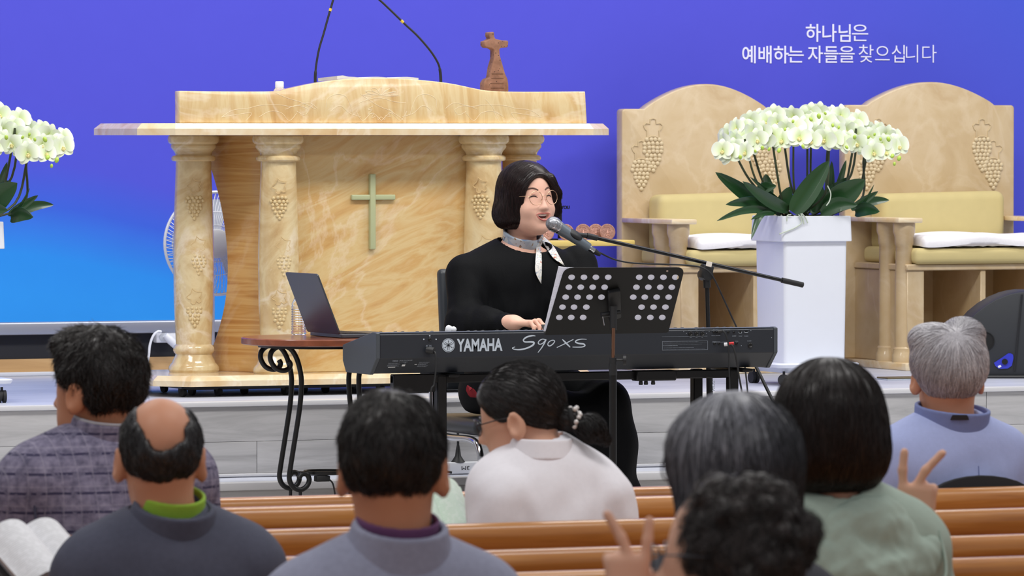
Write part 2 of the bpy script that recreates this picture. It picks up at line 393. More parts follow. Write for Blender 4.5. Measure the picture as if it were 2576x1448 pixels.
for i, (X, Y) in enumerate(((X1, YC2), (X2, YC), (X3, YC), (X4, YC2))):
    c = obj('column', colmesh, ONYX_COL, lec, (X - LO.x, Y - LO.y, 0)); c.rotation_euler.z = i * 1.3
    gs = []; lv = []; aim = math.atan2(-X, -Y) if False else HEAD * 0.9
    for (dx0, z0, rows) in ((-0.004, 1.49, (4, 5, 4, 4, 3, 2, 1)), (0.012, 1.275, (3, 4, 4, 3, 2, 1)), (-0.004, 1.085, (4, 4, 3, 3, 2, 1))):
        cl = carved_grapes(rows, 0.0075, 0.0150)
        for (gx, gz) in cl:
            R = 0.0700 if z0 > 1.2 else 0.0675
            a = (gx + dx0) / R - (0.22 if i < 2 else 0.5) ; gs.append(sph(0.0078, (R * math.sin(a), -R * math.cos(a), z0 + gz - DECK), 8, 6))
        o = obj('grape_carving', gs, grm, c, kind='stuff'); o.rotation_euler.z = -i * 1.3; gs = []
        path = []
        for (lx, lz) in leaf_relief(dx0, z0 + 0.042, 0.030, PI / 2 + 0.3):
            R = 0.0735; a = lx / R - (0.22 if i < 2 else 0.5); path.append((R * math.sin(a), -R * math.cos(a), lz - DECK))
        o = obj('vine_carving', tube(path, 0.0016, 5, True), lfm, c, kind='stuff'); o.rotation_euler.z = -i * 1.3
    # carving faces the hall (column meshes are turned, so undo that turn)
# body panels
obj('front_panel', [bevel(b2(X2 - LO.x, X3 - LO.x, -0.08, -0.045, ZB - DECK, 1.717 - DECK), 0.003, 1)], ONYX_PANEL, lec)
def wing(sx, X0):
    d = Vector((-0.5 * sx, 0.866, 0)); nrm = Vector((0.866 * sx, 0.5, 0)); V = []; N = 24
    for k in range(N + 1):
        s = k / N; z = (ZB + s * (1.717 - ZB)) - DECK
        w = 0.205 + 0.115 * abs(s * 2 - 0.86) ** 2.0 * (0.95 if s > 0.43 else 1.5)
        V.append((w, z))
    g = []
    pts = [(0, ZB - DECK)] + V + [(0, 1.717 - DECK)]
    Pn = prism(pts, -0.015, 0.015, 'y')
    W = np.array([(X0 - LO.x) + d.x * p[0] + nrm.x * p[1] for p in Pn[0]]); Yv = np.array([-0.06 + d.y * p[0] + nrm.y * p[1] for p in Pn[0]])
    return (np.stack([W, Yv, Pn[0][:, 2]], 1), Pn[1])
obj('side_panel', bevel(wing(1, X2), 0.002, 1), ONYX_WING, lec); obj('side_panel', bevel(wing(-1, X3), 0.002, 1), ONYX_WING, lec)
# jade cross
pc = lambda x, y: aty(x, y, 19.11) - LO
cx = pc(937, 0).x
def bar(x0, x1, y0, y1, yd): a, b = pc(x0, y1), pc(x1, y0); return bevel(b2(a.x, b.x, -0.096 - yd, -0.078, a.z, b.z), 0.004, 3)
obj('cross', [bar(929.5, 943.5, 437, 627, 0.004), bar(884, 994, 489, 503, 0)], M('jade', (180, 186, 146), 0.3, var=0.1), lec)
# table slab with chamfered corners
xl, xr = aty(441, 310, 18.95).x - LO.x, aty(1493, 310, 18.95).x - LO.x
def plate(z0, z1, x0, x1, y0, y1, c, bev):
    poly = [(x0, y0), (x1, y0), (x1 + c, y0 + c), (x1 + c, y1), (x0 - c, y1), (x0 - c, y0 + c)]
    return bevel(prism(poly, z0, z1), bev, 1)
def poly_c(x0, x1, y0, y1, c, i): return [(x0 + i * 0.4, y0 + i), (x1 - i * 0.4, y0 + i), (x1 + c - i, y0 + c + i * 0.4), (x1 + c - i, y1 - i), (x0 - c + i, y1 - i), (x0 - c + i, y0 + c + i * 0.4)]
def chamfer_plate(z0, zm, z1, *a): return loft0([(z0, poly_c(*a, 0.0)), (zm, poly_c(*a, 0.0)), (z1, poly_c(*a, 0.02))])
def loft0(secs):
    V, Fc, n = [], [], len(secs[0][1])
    for z, L in secs: V += [(p[0], p[1], z) for p in L]
    for i in range(len(secs) - 1):
        for k in range(n): Fc.append((i * n + k, i * n + (k + 1) % n, (i + 1) * n + (k + 1) % n, (i + 1) * n + k))
    return (np.array(V, float), Fc + [tuple(range(n))[::-1], tuple((len(secs) - 1) * n + k for k in range(n))])
slab = chamfer_plate(1.7172 - DECK, 1.741 - DECK, 1.7605 - DECK, xl, xr, -0.25, 0.36, 0.108); sV = slab[0]
obj('slab', (sV, slab[1]), ONYX_SLAB, lec, smooth=20)
# parapet board with waved top
ct = [(275, 482), (520, 485), (780, 484), (850, 471), (1000, 440), (1150, 420), (1300, 415), (1500, 420), (1700, 440), (1850, 470), (1930, 482), (2100, 487), (2433, 485)]
top = [(320 + x / 2.1107, y / 2.1107) for x, y in ct]
pp = lambda x, y: (aty(x, y, 19.0) - LO)
ol = [pp(452, 308), pp(1477, 309)] + [Vector(q) for q in bez([pp(x, y) for x, y in top][::-1], 4)]
obj('parapet', bevel(prism([(p.x, 1.7605 - DECK if i < 2 else p.z) for i, p in enumerate(ol)], -0.2, -0.15, 'y'), 0.004, 2, 50), ONYX_PARAPET, lec, smooth=50)
obj('desk_top', [b2(xl + 0.16, xr - 0.03, -0.15, 0.22, 1.7605 - DECK, 1.845 - DECK)], ONYX_SLAB, lec)
# engraved vine drawing on the parapet
scr = []
def eng(pts, k=5):
    pth = [pp(320 + x / 2.1107, y / 2.1107) for x, y in pts]
    scr.append(tube([(p[0], -0.2005, p[2]) for p in bez([tuple(p) for p in pth], k)], 0.0007, 5))
for dxx, sg in ((0, 1), (2700, -1)):
    q = lambda L: [(dxx + sg * x, y) for x, y in L]
    eng(q([(500, 622), (560, 585), (640, 575), (700, 560), (800, 556), (880, 565), (960, 545), (1010, 575)]))
    eng(q([(500, 622), (600, 605), (660, 600), (630, 640)])); eng(q([(700, 620), (760, 590), (820, 600), (860, 640), (900, 600)]))
    eng(q([(840, 580), (900, 560), (960, 580), (940, 610), (900, 590)])); eng(q([(1060, 570), (1062, 525), (1110, 500), (1160, 512), (1185, 560), (1200, 612)]))
    eng(q([(1080, 590), (1130, 560), (1180, 600), (1240, 620)])); eng(q([(1215, 590), (1250, 640), (1300, 600), (1350, 640)]))
for k in range(7):
    a = PI * k / 6
    eng([(1345, 505), (1345 + 60 * math.cos(a - 0.15), 505 - 36 * math.sin(a - 0.15)), (1345 + 95 * math.cos(a), 505 - 40 * math.sin(a)), (1345 + 55 * math.cos(a + 0.2), 505 - 20 * math.sin(a + 0.2))])
    eng([(1345 + 45 * math.cos(a), 580 + 40 * math.sin(a)), (1345 + 70 * math.cos(a + .2), 590 + 46 * math.sin(a + .2)), (1345 + 45 * math.cos(a + .45), 580 + 40 * math.sin(a + .45))])
eng([(1230, 545), (1290, 525), (1345, 520), (1420, 540), (1480, 545)]); eng([(1240, 500), (1330, 560), (1400, 590), (1470, 640)])
eng([(780, 490), (850, 520), (930, 545), (1000, 580)]); eng([(1900, 525), (1940, 570), (1955, 610), (1975, 645)])
obj('engraving', scr, ENGRAVE, lec, kind='stuff')
# base plate on a black dolly with casters
bl, br = aty(481, 946, 18.95).x - LO.x, aty(1448, 946, 18.95).x - LO.x
bp = chamfer_plate(0.812 - DECK, 0.832 - DECK, ZB - DECK, bl, br, -0.25, 0.36, 0.108); sV = bp[0]
obj('base_plate', (sV, bp[1]), ONYX_SLAB, lec, smooth=20)
obj('dolly_frame', [b2(bl - 0.02, br + 0.02, -0.2, 0.3, 0.803 - DECK, 0.812 - DECK)] + [b2(bl, br, y - .02, y + .02, 0.797 - DECK, 0.804 - DECK) for y in (-0.15, 0.2)], BLACK_METAL, lec)
whl = mesh_of('caster', join([xf(cyl(0.0165, 0.014, 18), (0, 0, 0.0165), (0, PI / 2, 0.3)), b2(-0.012, 0.012, -0.008, 0.016, 0.018, 0.031)])); whl.materials.append(RUBBER)
for px in (462, 508, 552, 640, 720, 790, 845, 900, 960, 1020, 1090, 1200, 1320, 1400):
    obj('caster', whl, RUBBER, lec, (aty(px, 990, 19.03).x - LO.x, -0.16 + (0.1 if px % 3 else 0.0), 0))
for x in (bl + .05, 0, br - .05): obj('caster', whl, RUBBER, lec, (x, 0.2, 0))
# --- things on the lectern
ZD = 1.8465
def wpath(pts, Y): return [aty(x, y, Y) for x, y in pts]
for nm, pts, band, lab in (
    ('gooseneck_microphone', [(793, 224), (793, 205), (793.5, 185), (796, 160), (803, 122), (814, 85), (826, 42), (838, 0), (850, -45), (860, -80)], 5, 'thin black gooseneck microphone bent right, on lectern beside the bottle'),
    ('gooseneck_microphone', [(1110, 224), (1109, 205), (1107, 178), (1101, 157), (1082, 127), (1050, 90), (1020, 62), (985, 28), (955, 0), (925, -24), (900, -44)], 5, 'thin black gooseneck microphone bent left, on lectern beside the clay cross')):
    W = wpath(pts, 19.22); base = Vector((W[0].x, 19.22, ZD)); P = [base] + W[1:]
    th = thing(nm, base, lab, 'microphone', 'lectern microphones')
    pa = [np.array(p - base) for p in P]; sm = bez(pa, 6); n = len(sm)
    obj('neck', tube(sm, [0.0075 if i < 6 else (0.0058 if i < 14 else 0.0042) for i in range(n)], 8), BLACK_PLASTIC, th)
    obj('foot', lathe([(0.02, 0), (0.02, 0.006), (0.009, 0.012), (0.0075, 0.03)], 16), BLACK_PLASTIC, th)
    k = 7 if nm and pts[0][0] < 900 else 8
    bi = 6 * (6 if pts[0][0] < 900 else 6) + 2
    obj('band', tube(sm[bi:bi + 2] if pts[0][0] < 900 else sm[37:39], 0.0056, 8), M('yellow_tape', (224, 190, 60), 0.5), th)
    obj('capsule', tube([sm[-1], sm[-1] + (sm[-1] - sm[-3]) * 0.9], 0.009, 10), BLACK_PLASTIC, th)
PAPER = M('paper', (226, 224, 218), 0.7)
a, b = aty(838, 196, 19.15), aty(1043, 196, 19.15)
bk = thing('open_book', ((a.x + b.x) / 2, 19.2, ZD), 'open white book lying behind the crest of the lectern', 'book')
hw = (b.x - a.x) / 2
G = [[(u * hw, -0.09 + v * 0.2, aty(945, 195, 19.2).z - ZD + 0.002 * math.cos(u * 9) + (0.006 if u < -0.8 else 0) * (1 - v)) for v in (0, 0.5, 1)] for u in np.linspace(-1, 1, 15)]
obj('page_block', sheet(G, 0.012), PAPER, bk)
obj('cradle', [b2(-hw * 0.8, hw * 0.8, -0.06, 0.08, 0, 0.05)], BLACK_PLASTIC, bk)
p = aty(703, 226, 19.2)
bt = thing('water_bottle', (p.x, 19.2, ZD), 'small clear water bottle with white cap on the lectern top', 'bottle', 'water bottles')
GLASS = NT('clear_plastic'); GLASS.base((0.95, 0.97, 1, 1)); GLASS.set(Roughness=0.05, Transmission_Weight=0.95, IOR=1.33); GLASS = GLASS.m
hb = aty(703, 222, 19.2).z - ZD
obj('body', lathe([(0.02, 0), (0.026, 0.01), (0.026, hb * 0.6), (0.018, hb), (0.014, hb + 0.004)], 20), GLASS, bt)
obj('cap', lathe([(0.0155, hb + 0.002), (0.016, hb + 0.004), (0.016, aty(703, 207, 19.2).z - ZD), (0.014, aty(703, 204.5, 19.2).z - ZD)], 24), WHITE_PLASTIC, bt)
# clay cross
cs = [(345, 160), (440, 155), (446, 250), (470, 290), (600, 318), (700, 320), (714, 345), (705, 450), (570, 462), (545, 490), (550, 600), (600, 770), (650, 950), (700, 1060), (715, 1160), (718, 1300), (245, 1300), (245, 1130), (290, 1060), (360, 1030), (390, 830), (440, 660), (440, 500), (380, 465), (290, 455), (255, 420), (250, 335), (300, 325), (360, 290), (365, 270), (345, 240)]
t = NT('clay'); v = t.coord(); n1 = t.noise(v, 30, 5)
vo = t.n('ShaderNodeTexVoronoi'); vo.inputs['Scale'].default_value = 75; t.l(v, vo.inputs['Vector'])
hole = t.math('LESS_THAN', vo.outputs['Distance'], 0.16)
t.base(t.mix(t.math('MULTIPLY', hole, 0.85), t.ramp(n1, [(0.3, (120, 84, 66)), (0.7, (160, 118, 96))]), lin((48, 30, 24)))); t.set(Roughness=0.9); t.bump(n1, 0.4, 0.004); CLAY = t.m
cw = [aty(1180 + x / 7.62, 60 + y / 7.62, 19.2) for x, y in cs]; c0 = Vector((aty(1243, 225, 19.2).x, 19.2, ZD))
sh = bevel(prism([(q.x - c0.x, max(0, q.z - c0.z)) for q in cw], -0.022, 0.022, 'y'), 0.007, 3, 50)
ccs = thing('cross_figure', c0, 'brown pitted clay cross figure standing on the lectern', 'sculpture')
obj('figure', sh, CLAY, ccs, smooth=60)
obj('strata', [xf(b2(-0.022 + k * 0.0012, 0.03 - k * 0.001, -0.0235, -0.0215, z, z + 0.0022), (0, 0, 0)) for k, z in enumerate((0.045, 0.062, 0.081, 0.098))], M('clay_dark', (112, 80, 62), 0.9), ccs)

# ---------------- thrones ----------------
CUSH = M('yellow_cushion', (198, 182, 128), 0.8, var=0.06, vscale=20, bump=0.25, bscale=700, bdist=0.0006)
DOILY = M('white_cloth', (238, 236, 240), 0.85, bump=0.3, bscale=60, bdist=0.004)
DARK_IN = THRONE_MARBLE
def throne(pxl, pxr, pxa, pxb, ysh, ypk, label):
    YBK = 20.58
    l, r = aty(pxl, 300, YBK), aty(pxr, 300, YBK); w = r.x - l.x; cx = (l.x + r.x) / 2
    th = thing('throne_chair', (cx, YBK, DECK), label, 'chair', 'marble platform chairs')
    zs = aty((pxl + pxr) / 2, ysh, YBK).z - DECK; zp = aty((pxl + pxr) / 2, ypk, YBK).z - DECK
    xa, xb = aty(pxa, 280, YBK).x - cx, aty(pxb, 280, YBK).x - cx
    arc = [(xa + (xb - xa) * k / 20, zs + (zp - zs) * math.sin(PI * (0.04 + 0.92 * k / 20)) ** 0.9) for k in range(21)]
    arc = [(xa - 0.02, zs)] + arc + [(xb + 0.02, zs)]
    hw = w / 2
    ol = [(-hw, 0.03), (hw, 0.03), (hw, zs - 0.012), (hw - 0.004, zs - 0.004), (hw - 0.012, zs)] + arc[::-1] + [(-hw + 0.012, zs), (-hw + 0.004, zs - 0.004), (-hw, zs - 0.012)]
    back = obj('backrest', bevel(prism(ol, 0, 0.06, 'y'), 0.006, 2, 50), THRONE_MARBLE, th, smooth=50)
    gs = []; lv = []
    for sx in (-1, 1):
        for (ox, oz, rows) in ((0.238, 0.925, (4, 5, 5, 5, 4, 4, 3, 2, 1)), (0.290, 0.835, (4, 5, 5, 4, 4, 3, 2, 1))):
            for gx, gz in carved_grapes(rows, 0.008, 0.0182): gs.append(sph(0.0098, (sx * ox + gx, -0.001, oz + gz), 8, 6, (1, 0.7, 1)))
            lv.append(tube([(x, -0.001, z) for x, z in leaf_relief(sx * ox, oz + 0.045, 0.045, PI / 2)], 0.003, 5, True))
            o2 = [(sx * ox - 0.046, -0.0, oz), (sx * ox - 0.04, 0, oz - 0.07), (sx * ox, 0, oz - 0.145), (sx * ox + 0.04, 0, oz - 0.08), (sx * ox + 0.046, 0, oz)]
            obj('grape_carving', gs, M('throne_grape', (202, 184, 150), 0.45), back, kind='stuff'); gs = []
            obj('vine_carving', lv, M('throne_vine', (196, 176, 140), 0.5), back, kind='stuff'); lv = []
    YF = -0.50
    obj('base_slab', [bevel(b2(-hw, hw, YF - 0.06, 0.06, 0, 0.03), 0.005, 2)], ONYX_SLAB, th)
    for x in (-hw + 0.085, 0.0, hw - 0.085):
        ww = 0.038 if x else 0.012
        obj('seat_post', [bevel(b2(x - ww, x + ww, YF + 0.02, 0, 0.03, 0.40), 0.003, 1)], THRONE_MARBLE, th)
    obj('back_board', [b2(-hw + 0.06, hw - 0.06, -0.05, -0.02, 0.03, 0.40)], THRONE_MARBLE, th)
    obj('seat_board', [bevel(b2(-hw + 0.04, hw - 0.04, YF + 0.01, 0, 0.40, 0.425), 0.004, 1)], THRONE_MARBLE, th)
    cu = bevel(b2(-hw + 0.07, hw - 0.07, YF - 0.015, -0.02, 0.425, 0.49), 0.022, 4)
    obj('seat_cushion', cu, CUSH, th, smooth=60)
    obj('piping', [tube([(x, YF - 0.012 + 0.0, 0.468) for x in np.linspace(-hw + 0.09, hw - 0.09, 12)], 0.0022, 6)], CUSH, th)
    bc = bevel(b2(-hw + 0.105, hw - 0.105, -0.13, -0.005, 0.47, 0.71), 0.035, 5)
    V = bc[0].copy(); V[:, 1] -= 0.012 * np.cos(V[:, 0] / hw * 1.5) * (V[:, 1] < -0.06); V[:, 2] += np.where(V[:, 2] > 0.6, 0.006 * np.sin(V[:, 0] * 9), 0)
    obj('back_cushion', (V, bc[1]), CUSH, th, smooth=60)
    # arms: slab carried by two columns each
    for sx in (-1, 1):
        xs = sx * (hw - 0.052)
        obj('armrest', [bevel(b2(xs - 0.055, xs + 0.055, YF + 0.0, -0.0, 0.592, 0.612), 0.005, 2)], ONYX_SLAB, th)
        for yy in (YF + 0.06, YF + 0.21):
            pr = [(0.048, 0.03), (0.048, 0.06), (0.043, 0.068), (0.043, 0.085), (0.037, 0.092), (0.036, 0.3), (0.034, 0.50), (0.038, 0.505), (0.038, 0.535), (0.045, 0.555), (0.045, 0.592)]
            obj('arm_column', lathe(pr, 24), THRONE_MARBLE, th, (xs, yy, 0))
    # white padded cloth lying on the seat cushion
    pd = bevel(b2(-hw + 0.106, hw - 0.106, YF - 0.022, -0.150, 0.493, 0.553), 0.024, 5); bmx = bmesh.new(); vsx = [bmx.verts.new(q) for q in pd[0]]
    for q in pd[1]: bmx.faces.new([vsx[i] for i in q])
    bmesh.ops.subdivide_edges(bmx, edges=[e for e in bmx.edges if e.calc_length() > 0.05], cuts=22, use_grid_fill=True); bmx.verts.index_update()
    V = np.array([q.co[:] for q in bmx.verts]); Fx = [tuple(q.index for q in p.verts) for p in bmx.faces]; bmx.free()
    up_ = V[:, 2] > 0.505; V[:, 2] += np.where(up_, 0.005 * np.sin(V[:, 0] * 16 + 2) + 0.004 * np.sin(V[:, 1] * 21 + V[:, 0] * 9) - 0.010, 0.003 + 0.002 * np.sin(V[:, 0] * 120))
    V[:, 1] += np.where(V[:, 1] < YF, 0.005 * np.sin(V[:, 0] * 23), 0)
    dl = obj('seat_cloth', (V, Fx), DOILY, smooth=70)
    dl.location = (cx, YBK, DECK)
    return th, dl
_, d1 = throne(1565, 1988, 1632, 1922, 274, 211, 'cream marble throne with yellow cushions behind the mic stand, carved grapes')
tag(d1, 'white lace cloth spread on the marble seat behind the mic stand', 'cloth', 'seat cloths')
_, d2 = throne(2126, 2552, 2192, 2492, 264, 206, 'cream marble throne with yellow cushions behind the grey haired man')
tag(d2, 'white lace cloth spread on the marble seat behind the grey haired man', 'cloth', 'seat cloths')
# ---------------- planters and orchids ----------------
def curve2d(outer, holes, ext, bev=0.0):
    cu = bpy.data.curves.new('c', 'CURVE'); cu.dimensions = '2D'; cu.fill_mode = 'BOTH'; cu.extrude = ext; cu.bevel_depth = bev; cu.bevel_resolution = 1
    for L in [outer] + holes:
        sp = cu.splines.new('POLY'); sp.points.add(len(L) - 1); sp.use_cyclic_u = True
        for p, q in zip(sp.points, L): p.co = (q[0], q[1], 0, 1)
    o = bpy.data.objects.new('c', cu); COL.objects.link(o); bpy.context.view_layer.update()
    me = bpy.data.meshes.new_from_object(o.evaluated_get(bpy.context.evaluated_depsgraph_get()))
    V = np.array([v.co[:] for v in me.vertices]); Fc = [tuple(p.vertices) for p in me.polygons]
    bpy.data.objects.remove(o); bpy.data.curves.remove(cu); bpy.data.meshes.remove(me); return (V, Fc)
POT = M('pot_white', (226, 230, 240), 0.3, var=0.02)
def rsq(s, r=0.015): return rrect(s, s, r, 4)
def loft(secs, cap=True):
    V, Fc, n = [], [], len(secs[0][1])
    for z, L in secs: V += [(p[0], p[1], z) for p in L]
    for i in range(len(secs) - 1):
        for k in range(n): Fc.append((i * n + k, i * n + (k + 1) % n, (i + 1) * n + (k + 1) % n, (i + 1) * n + k))
    if cap: Fc += [tuple(range(n))[::-1], tuple((len(secs) - 1) * n + k for k in range(n))]
    return (np.array(V, float), Fc)
PC = Vector((9.035, 19.135, DECK))
zt = aty(2080, 543, PC.y - 0.14).z - DECK; zr = aty(2080, 607, PC.y - 0.14).z - DECK; zb = aty(2080, 912, PC.y - 0.13).z - DECK
pot = thing('planter', PC, 'tall square white planter on casters in front of the two thrones', 'planter', 'white planters')
obj('body', loft([(zb, rsq(0.25)), (zb + 0.01, rsq(0.254)), (zr + 0.005, rsq(0.264))]), POT, pot, smooth=25)
obj('rim', loft([(zr, rsq(0.26)), (zr, rsq(0.290)), (zr + 0.002, rsq(0.294)), (zt - 0.002, rsq(0.288)), (zt, rsq(0.284)), (zt, rsq(0.262)), (zt - 0.02, rsq(0.26))]), POT, pot, smooth=25)
obj('soil', [b2(-0.125, 0.125, -0.125, 0.125, zt - 0.03, zt - 0.012)], M('bark_soil', (70, 52, 38), 0.95, var=0.4, vscale=60), pot)
obj('tray', loft([(zb - 0.016, rsq(0.335, 0.03)), (zb - 0.004, rsq(0.345, 0.03)), (zb, rsq(0.335, 0.03))]), POT, pot, smooth=50)
obj('tray_foot', loft([(0.048, rsq(0.26, 0.03)), (zb - 0.016, rsq(0.27, 0.03))]), POT, pot, smooth=50)
cw = mesh_of('caster', join([xf(cyl(0.022, 0.011, 22), (s * 0.009, 0, 0.022), (0, PI / 2, 0)) for s in (-1, 1)] + [xf(cyl(0.018, 0.012, 16), (0, 0, 0.025), (0, PI / 2, 0)), cyl(0.005, 0.02, 10, (0, 0.0, 0.045))])); cw.materials.append(RUBBER)
for sx in (-1, 1):
    for sy in (-1, 1): obj('caster', cw, RUBBER, pot, (sx * 0.135, sy * 0.135, 0), (0, 0, 0.9 * sx + sy))
# orchid: rooted in the planter, coordinates local to the planter position
PETAL = NT('petal'); v = PETAL.coord(); sp_ = PETAL.n('ShaderNodeSeparateXYZ'); PETAL.l(v, sp_.inputs[0])
rr = PETAL.n('ShaderNodeVectorMath', operation='LENGTH'); PETAL.l(v, rr.inputs[0])
PETAL.base(PETAL.ramp(PETAL.math('MULTIPLY', rr.outputs['Value'], 24.0), [(0.0, (206, 226, 140)), (0.25, (224, 238, 188)), (0.6, (234, 244, 216)), (1.0, (242, 248, 234))]))
PETAL.set(Roughness=0.5, Subsurface_Weight=0.25, Subsurface_Radius=(0.01, 0.012, 0.006)); PETAL = PETAL.m
LIP = M('orchid_lip', (232, 218, 150), 0.5, var=0.3, vscale=120)
BUD = M('orchid_bud', (178, 208, 84), 0.4, var=0.15, vscale=60)
STEMG = M('orchid_stem', (52, 62, 34), 0.5, var=0.3, vscale=60)
LEAFG = M('orchid_leaf', (30, 66, 32), 0.34, var=0.25, vscale=14, Coat_Weight=0.2)
def petal(L, w, cup, a, tilt, nu=7, nv=5, tip=0.8):
    G = []
    for i in range(nu):
        u = i / (nu - 1); ww = w * (math.sin(PI * min(1, 0.06 + u * 0.9 * tip + 0.0)) ** 0.65)
        row = []
        for j in range(nv):
            s = j / (nv - 1) * 2 - 1
            x = s * ww; r = 0.002 + u * L; y = -cup * (4 * u * (1 - u)) + 0.006 * u * u - 0.005 * s * s * u
            row.append((x, y, r * (1 - 0.12 * s * s)))
        G.append(row)
    g = sheet(G); return xf(xf(g, (0, 0, 0), (tilt, 0, 0)), (0, 0, 0), (0, a, 0))
fl_p = join([petal(0.040, 0.026, 0.006, sx * 1.35, 0.12, tip=0.88) for sx in (-1, 1)] + [xf(petal(0.039, 0.0165, 0.004, a, 0.22, tip=0.9), (0, 0.003, 0)) for a in (0.0, 2.35, -2.35)])
fl_l = join([sph(0.0042, (0, -0.005, -0.003), 8, 6, (1, 1.2, 1)), sph(0.0045, (0, -0.008, -0.010), 8, 6, (0.9, 0.8, 1.3))] + [sph(0.0042, (s * 0.005, -0.006, -0.008), 8, 5, (0.5, 1.0, 1.2)) for s in (-1, 1)])
flm = bpy.data.meshes.new('flower'); gj = join([fl_p, fl_l]); nP = len(fl_p[1])
flm.from_pydata([tuple(v) for v in gj[0]], [], gj[1]); flm.polygons.foreach_set('use_smooth', np.ones(len(flm.polygons), bool))
flm.materials.append(PETAL); flm.materials.append(LIP); flm.polygons.foreach_set('material_index', np.array([0] * nP + [1] * (len(gj[1]) - nP), np.int32)); flm.update()
budm = mesh_of('bud', sph(0.0085, (0, 0, 0), 10, 8, (0.85, 0.85, 1.15))); budm.materials.append(BUD)
orc = thing('orchid_plant', PC + Vector((0, 0, zt - 0.012)), 'white orchids in full bloom filling the planter before the thrones', 'orchid', 'potted orchids')
OO = PC + Vector((0, 0, zt - 0.012))
rnd = random.Random(3)
def topy(x):   # upper outline of the bloom mass in the photo
    xs = [1803, 1830, 1860, 1950, 2040, 2130, 2200, 2250, 2275]; ys = [375, 318, 288, 268, 258, 268, 300, 322, 360]
    return float(np.interp(x, xs, ys))
def boty(x):
    xs = [1803, 1840, 1880, 1930, 2000, 2080, 2140, 2180, 2230, 2275]; ys = [388, 404, 396, 372, 362, 372, 376, 394, 402, 385]
    return float(np.interp(x, xs, ys))
spots = []; tries = 0
while tries < 12000 and len(spots) < 135:
    tries += 1; x = rnd.uniform(1812, 2262); a_, b_ = topy(x) + 20, boty(x) - 14
    if b_ <= a_: continue
    y = rnd.uniform(a_, b_)
    if all(math.hypot(x - q[0], y - q[1]) > 19.5 for q in spots): spots.append((x, y))
Rh = HEAD
heads = []
for (x, y) in spots:
    fy = (y - topy(x)) / max(1, boty(x) - topy(x))
    Y = PC.y + 0.13 - 0.30 * fy + rnd.uniform(-0.04, 0.04); p = aty(x, y, Y); heads.append((p, x, y))
    yaw = -Rh + (x - 2040) / 232 * 0.7 + rnd.uniform(-0.45, 0.45)
    s = rnd.uniform(0.98, 1.18)
    o = obj('flower', flm, PETAL, orc, tuple(p - OO), (rnd.uniform(-0.35, 0.15) + 0.1, rnd.uniform(-0.35, 0.35), yaw)); o.scale = (s, s, s)
for (x, y) in ((1995, 305), (2040, 300), (2060, 292), (1975, 325), (2110, 320), (2095, 315), (2200, 338), (2185, 345), (2245, 392), (2262, 398), (2250, 412), (1918, 372), (1935, 375), (1862, 395), (2020, 368), (2130, 370), (2215, 350), (1960, 378), (1900, 380), (2235, 350), (2076, 285), (2150, 345)):
    p = aty(x, y, PC.y - 0.2 + rnd.uniform(-0.01, 0.05)); o = obj('bud', budm, BUD, orc, tuple(p - OO), (rnd.uniform(-.6, .6), rnd.uniform(-.6, .6), 0)); s = rnd.uniform(0.7, 1.15); o.scale = (s, s, s)
for (xb, yb_, xt, yt_) in ((1900, 470, 1855, 398), (1908, 465, 1882, 388), (1930, 478, 1896, 385), (1964, 490, 1945, 370), (1994, 480, 1974, 368), (1999, 480, 1996, 362), (2030, 480, 2031, 362), (2042, 470, 2040, 362), (2074, 490, 2085, 385), (2130, 460, 2156, 350), (2120, 490, 2148, 362), (2152, 500, 2178, 404), (2070, 520, 2080, 400), (2160, 510, 2172, 408)):
    Yt = PC.y + rnd.uniform(-0.1, 0.05); b0 = Vector((rnd.uniform(-0.08, 0.08), rnd.uniform(-0.06, 0.06), 0))
    m_ = aty(xb, yb_, Yt) - OO; t_ = aty(xt, yt_, Yt) - OO
    tt = t_ + (t_ - m_).normalized() * 0.04 + Vector((0, 0, 0.02))
    obj('stem', tube(bez([tuple(b0), tuple(m_), tuple(t_), tuple(tt)], 5), 0.0044, 6), STEMG, orc)
def leaf(pb, pt, w, Y0, Y1, bend=0.03, fold=0.3):
    a, b = aty(*pb, Y0) - OO, aty(*pt, Y1) - OO; d = b - a; L = d.length
    view = Vector((_fw)); side = d.cross(view); side.normalize(); nrm = side.cross(d).normalized()
    wm = w * 22.0 / 14000 / 1.08; G = []
    for i in range(14):
        u = i / 13; c = a + d * u + Vector((0, 0, 1)) * bend * math.sin(PI * u); ww = wm / 2 * (math.sin(PI * min(1, 0.10 + 0.9 * u ** 0.8)) ** 0.6 if u < 0.999 else 0.02)
        G.append([tuple(c + side * (ww * s) - nrm * (abs(s) * ww * fold)) for s in (-1, -0.5, 0, 0.5, 1)])
    obj('leaf', sheet(G, 0.0012), LEAFG, orc, smooth=60)
lp = lambda x, y: (1780 + x / 3.7135, 230 + y / 3.7135)
yc = PC.y
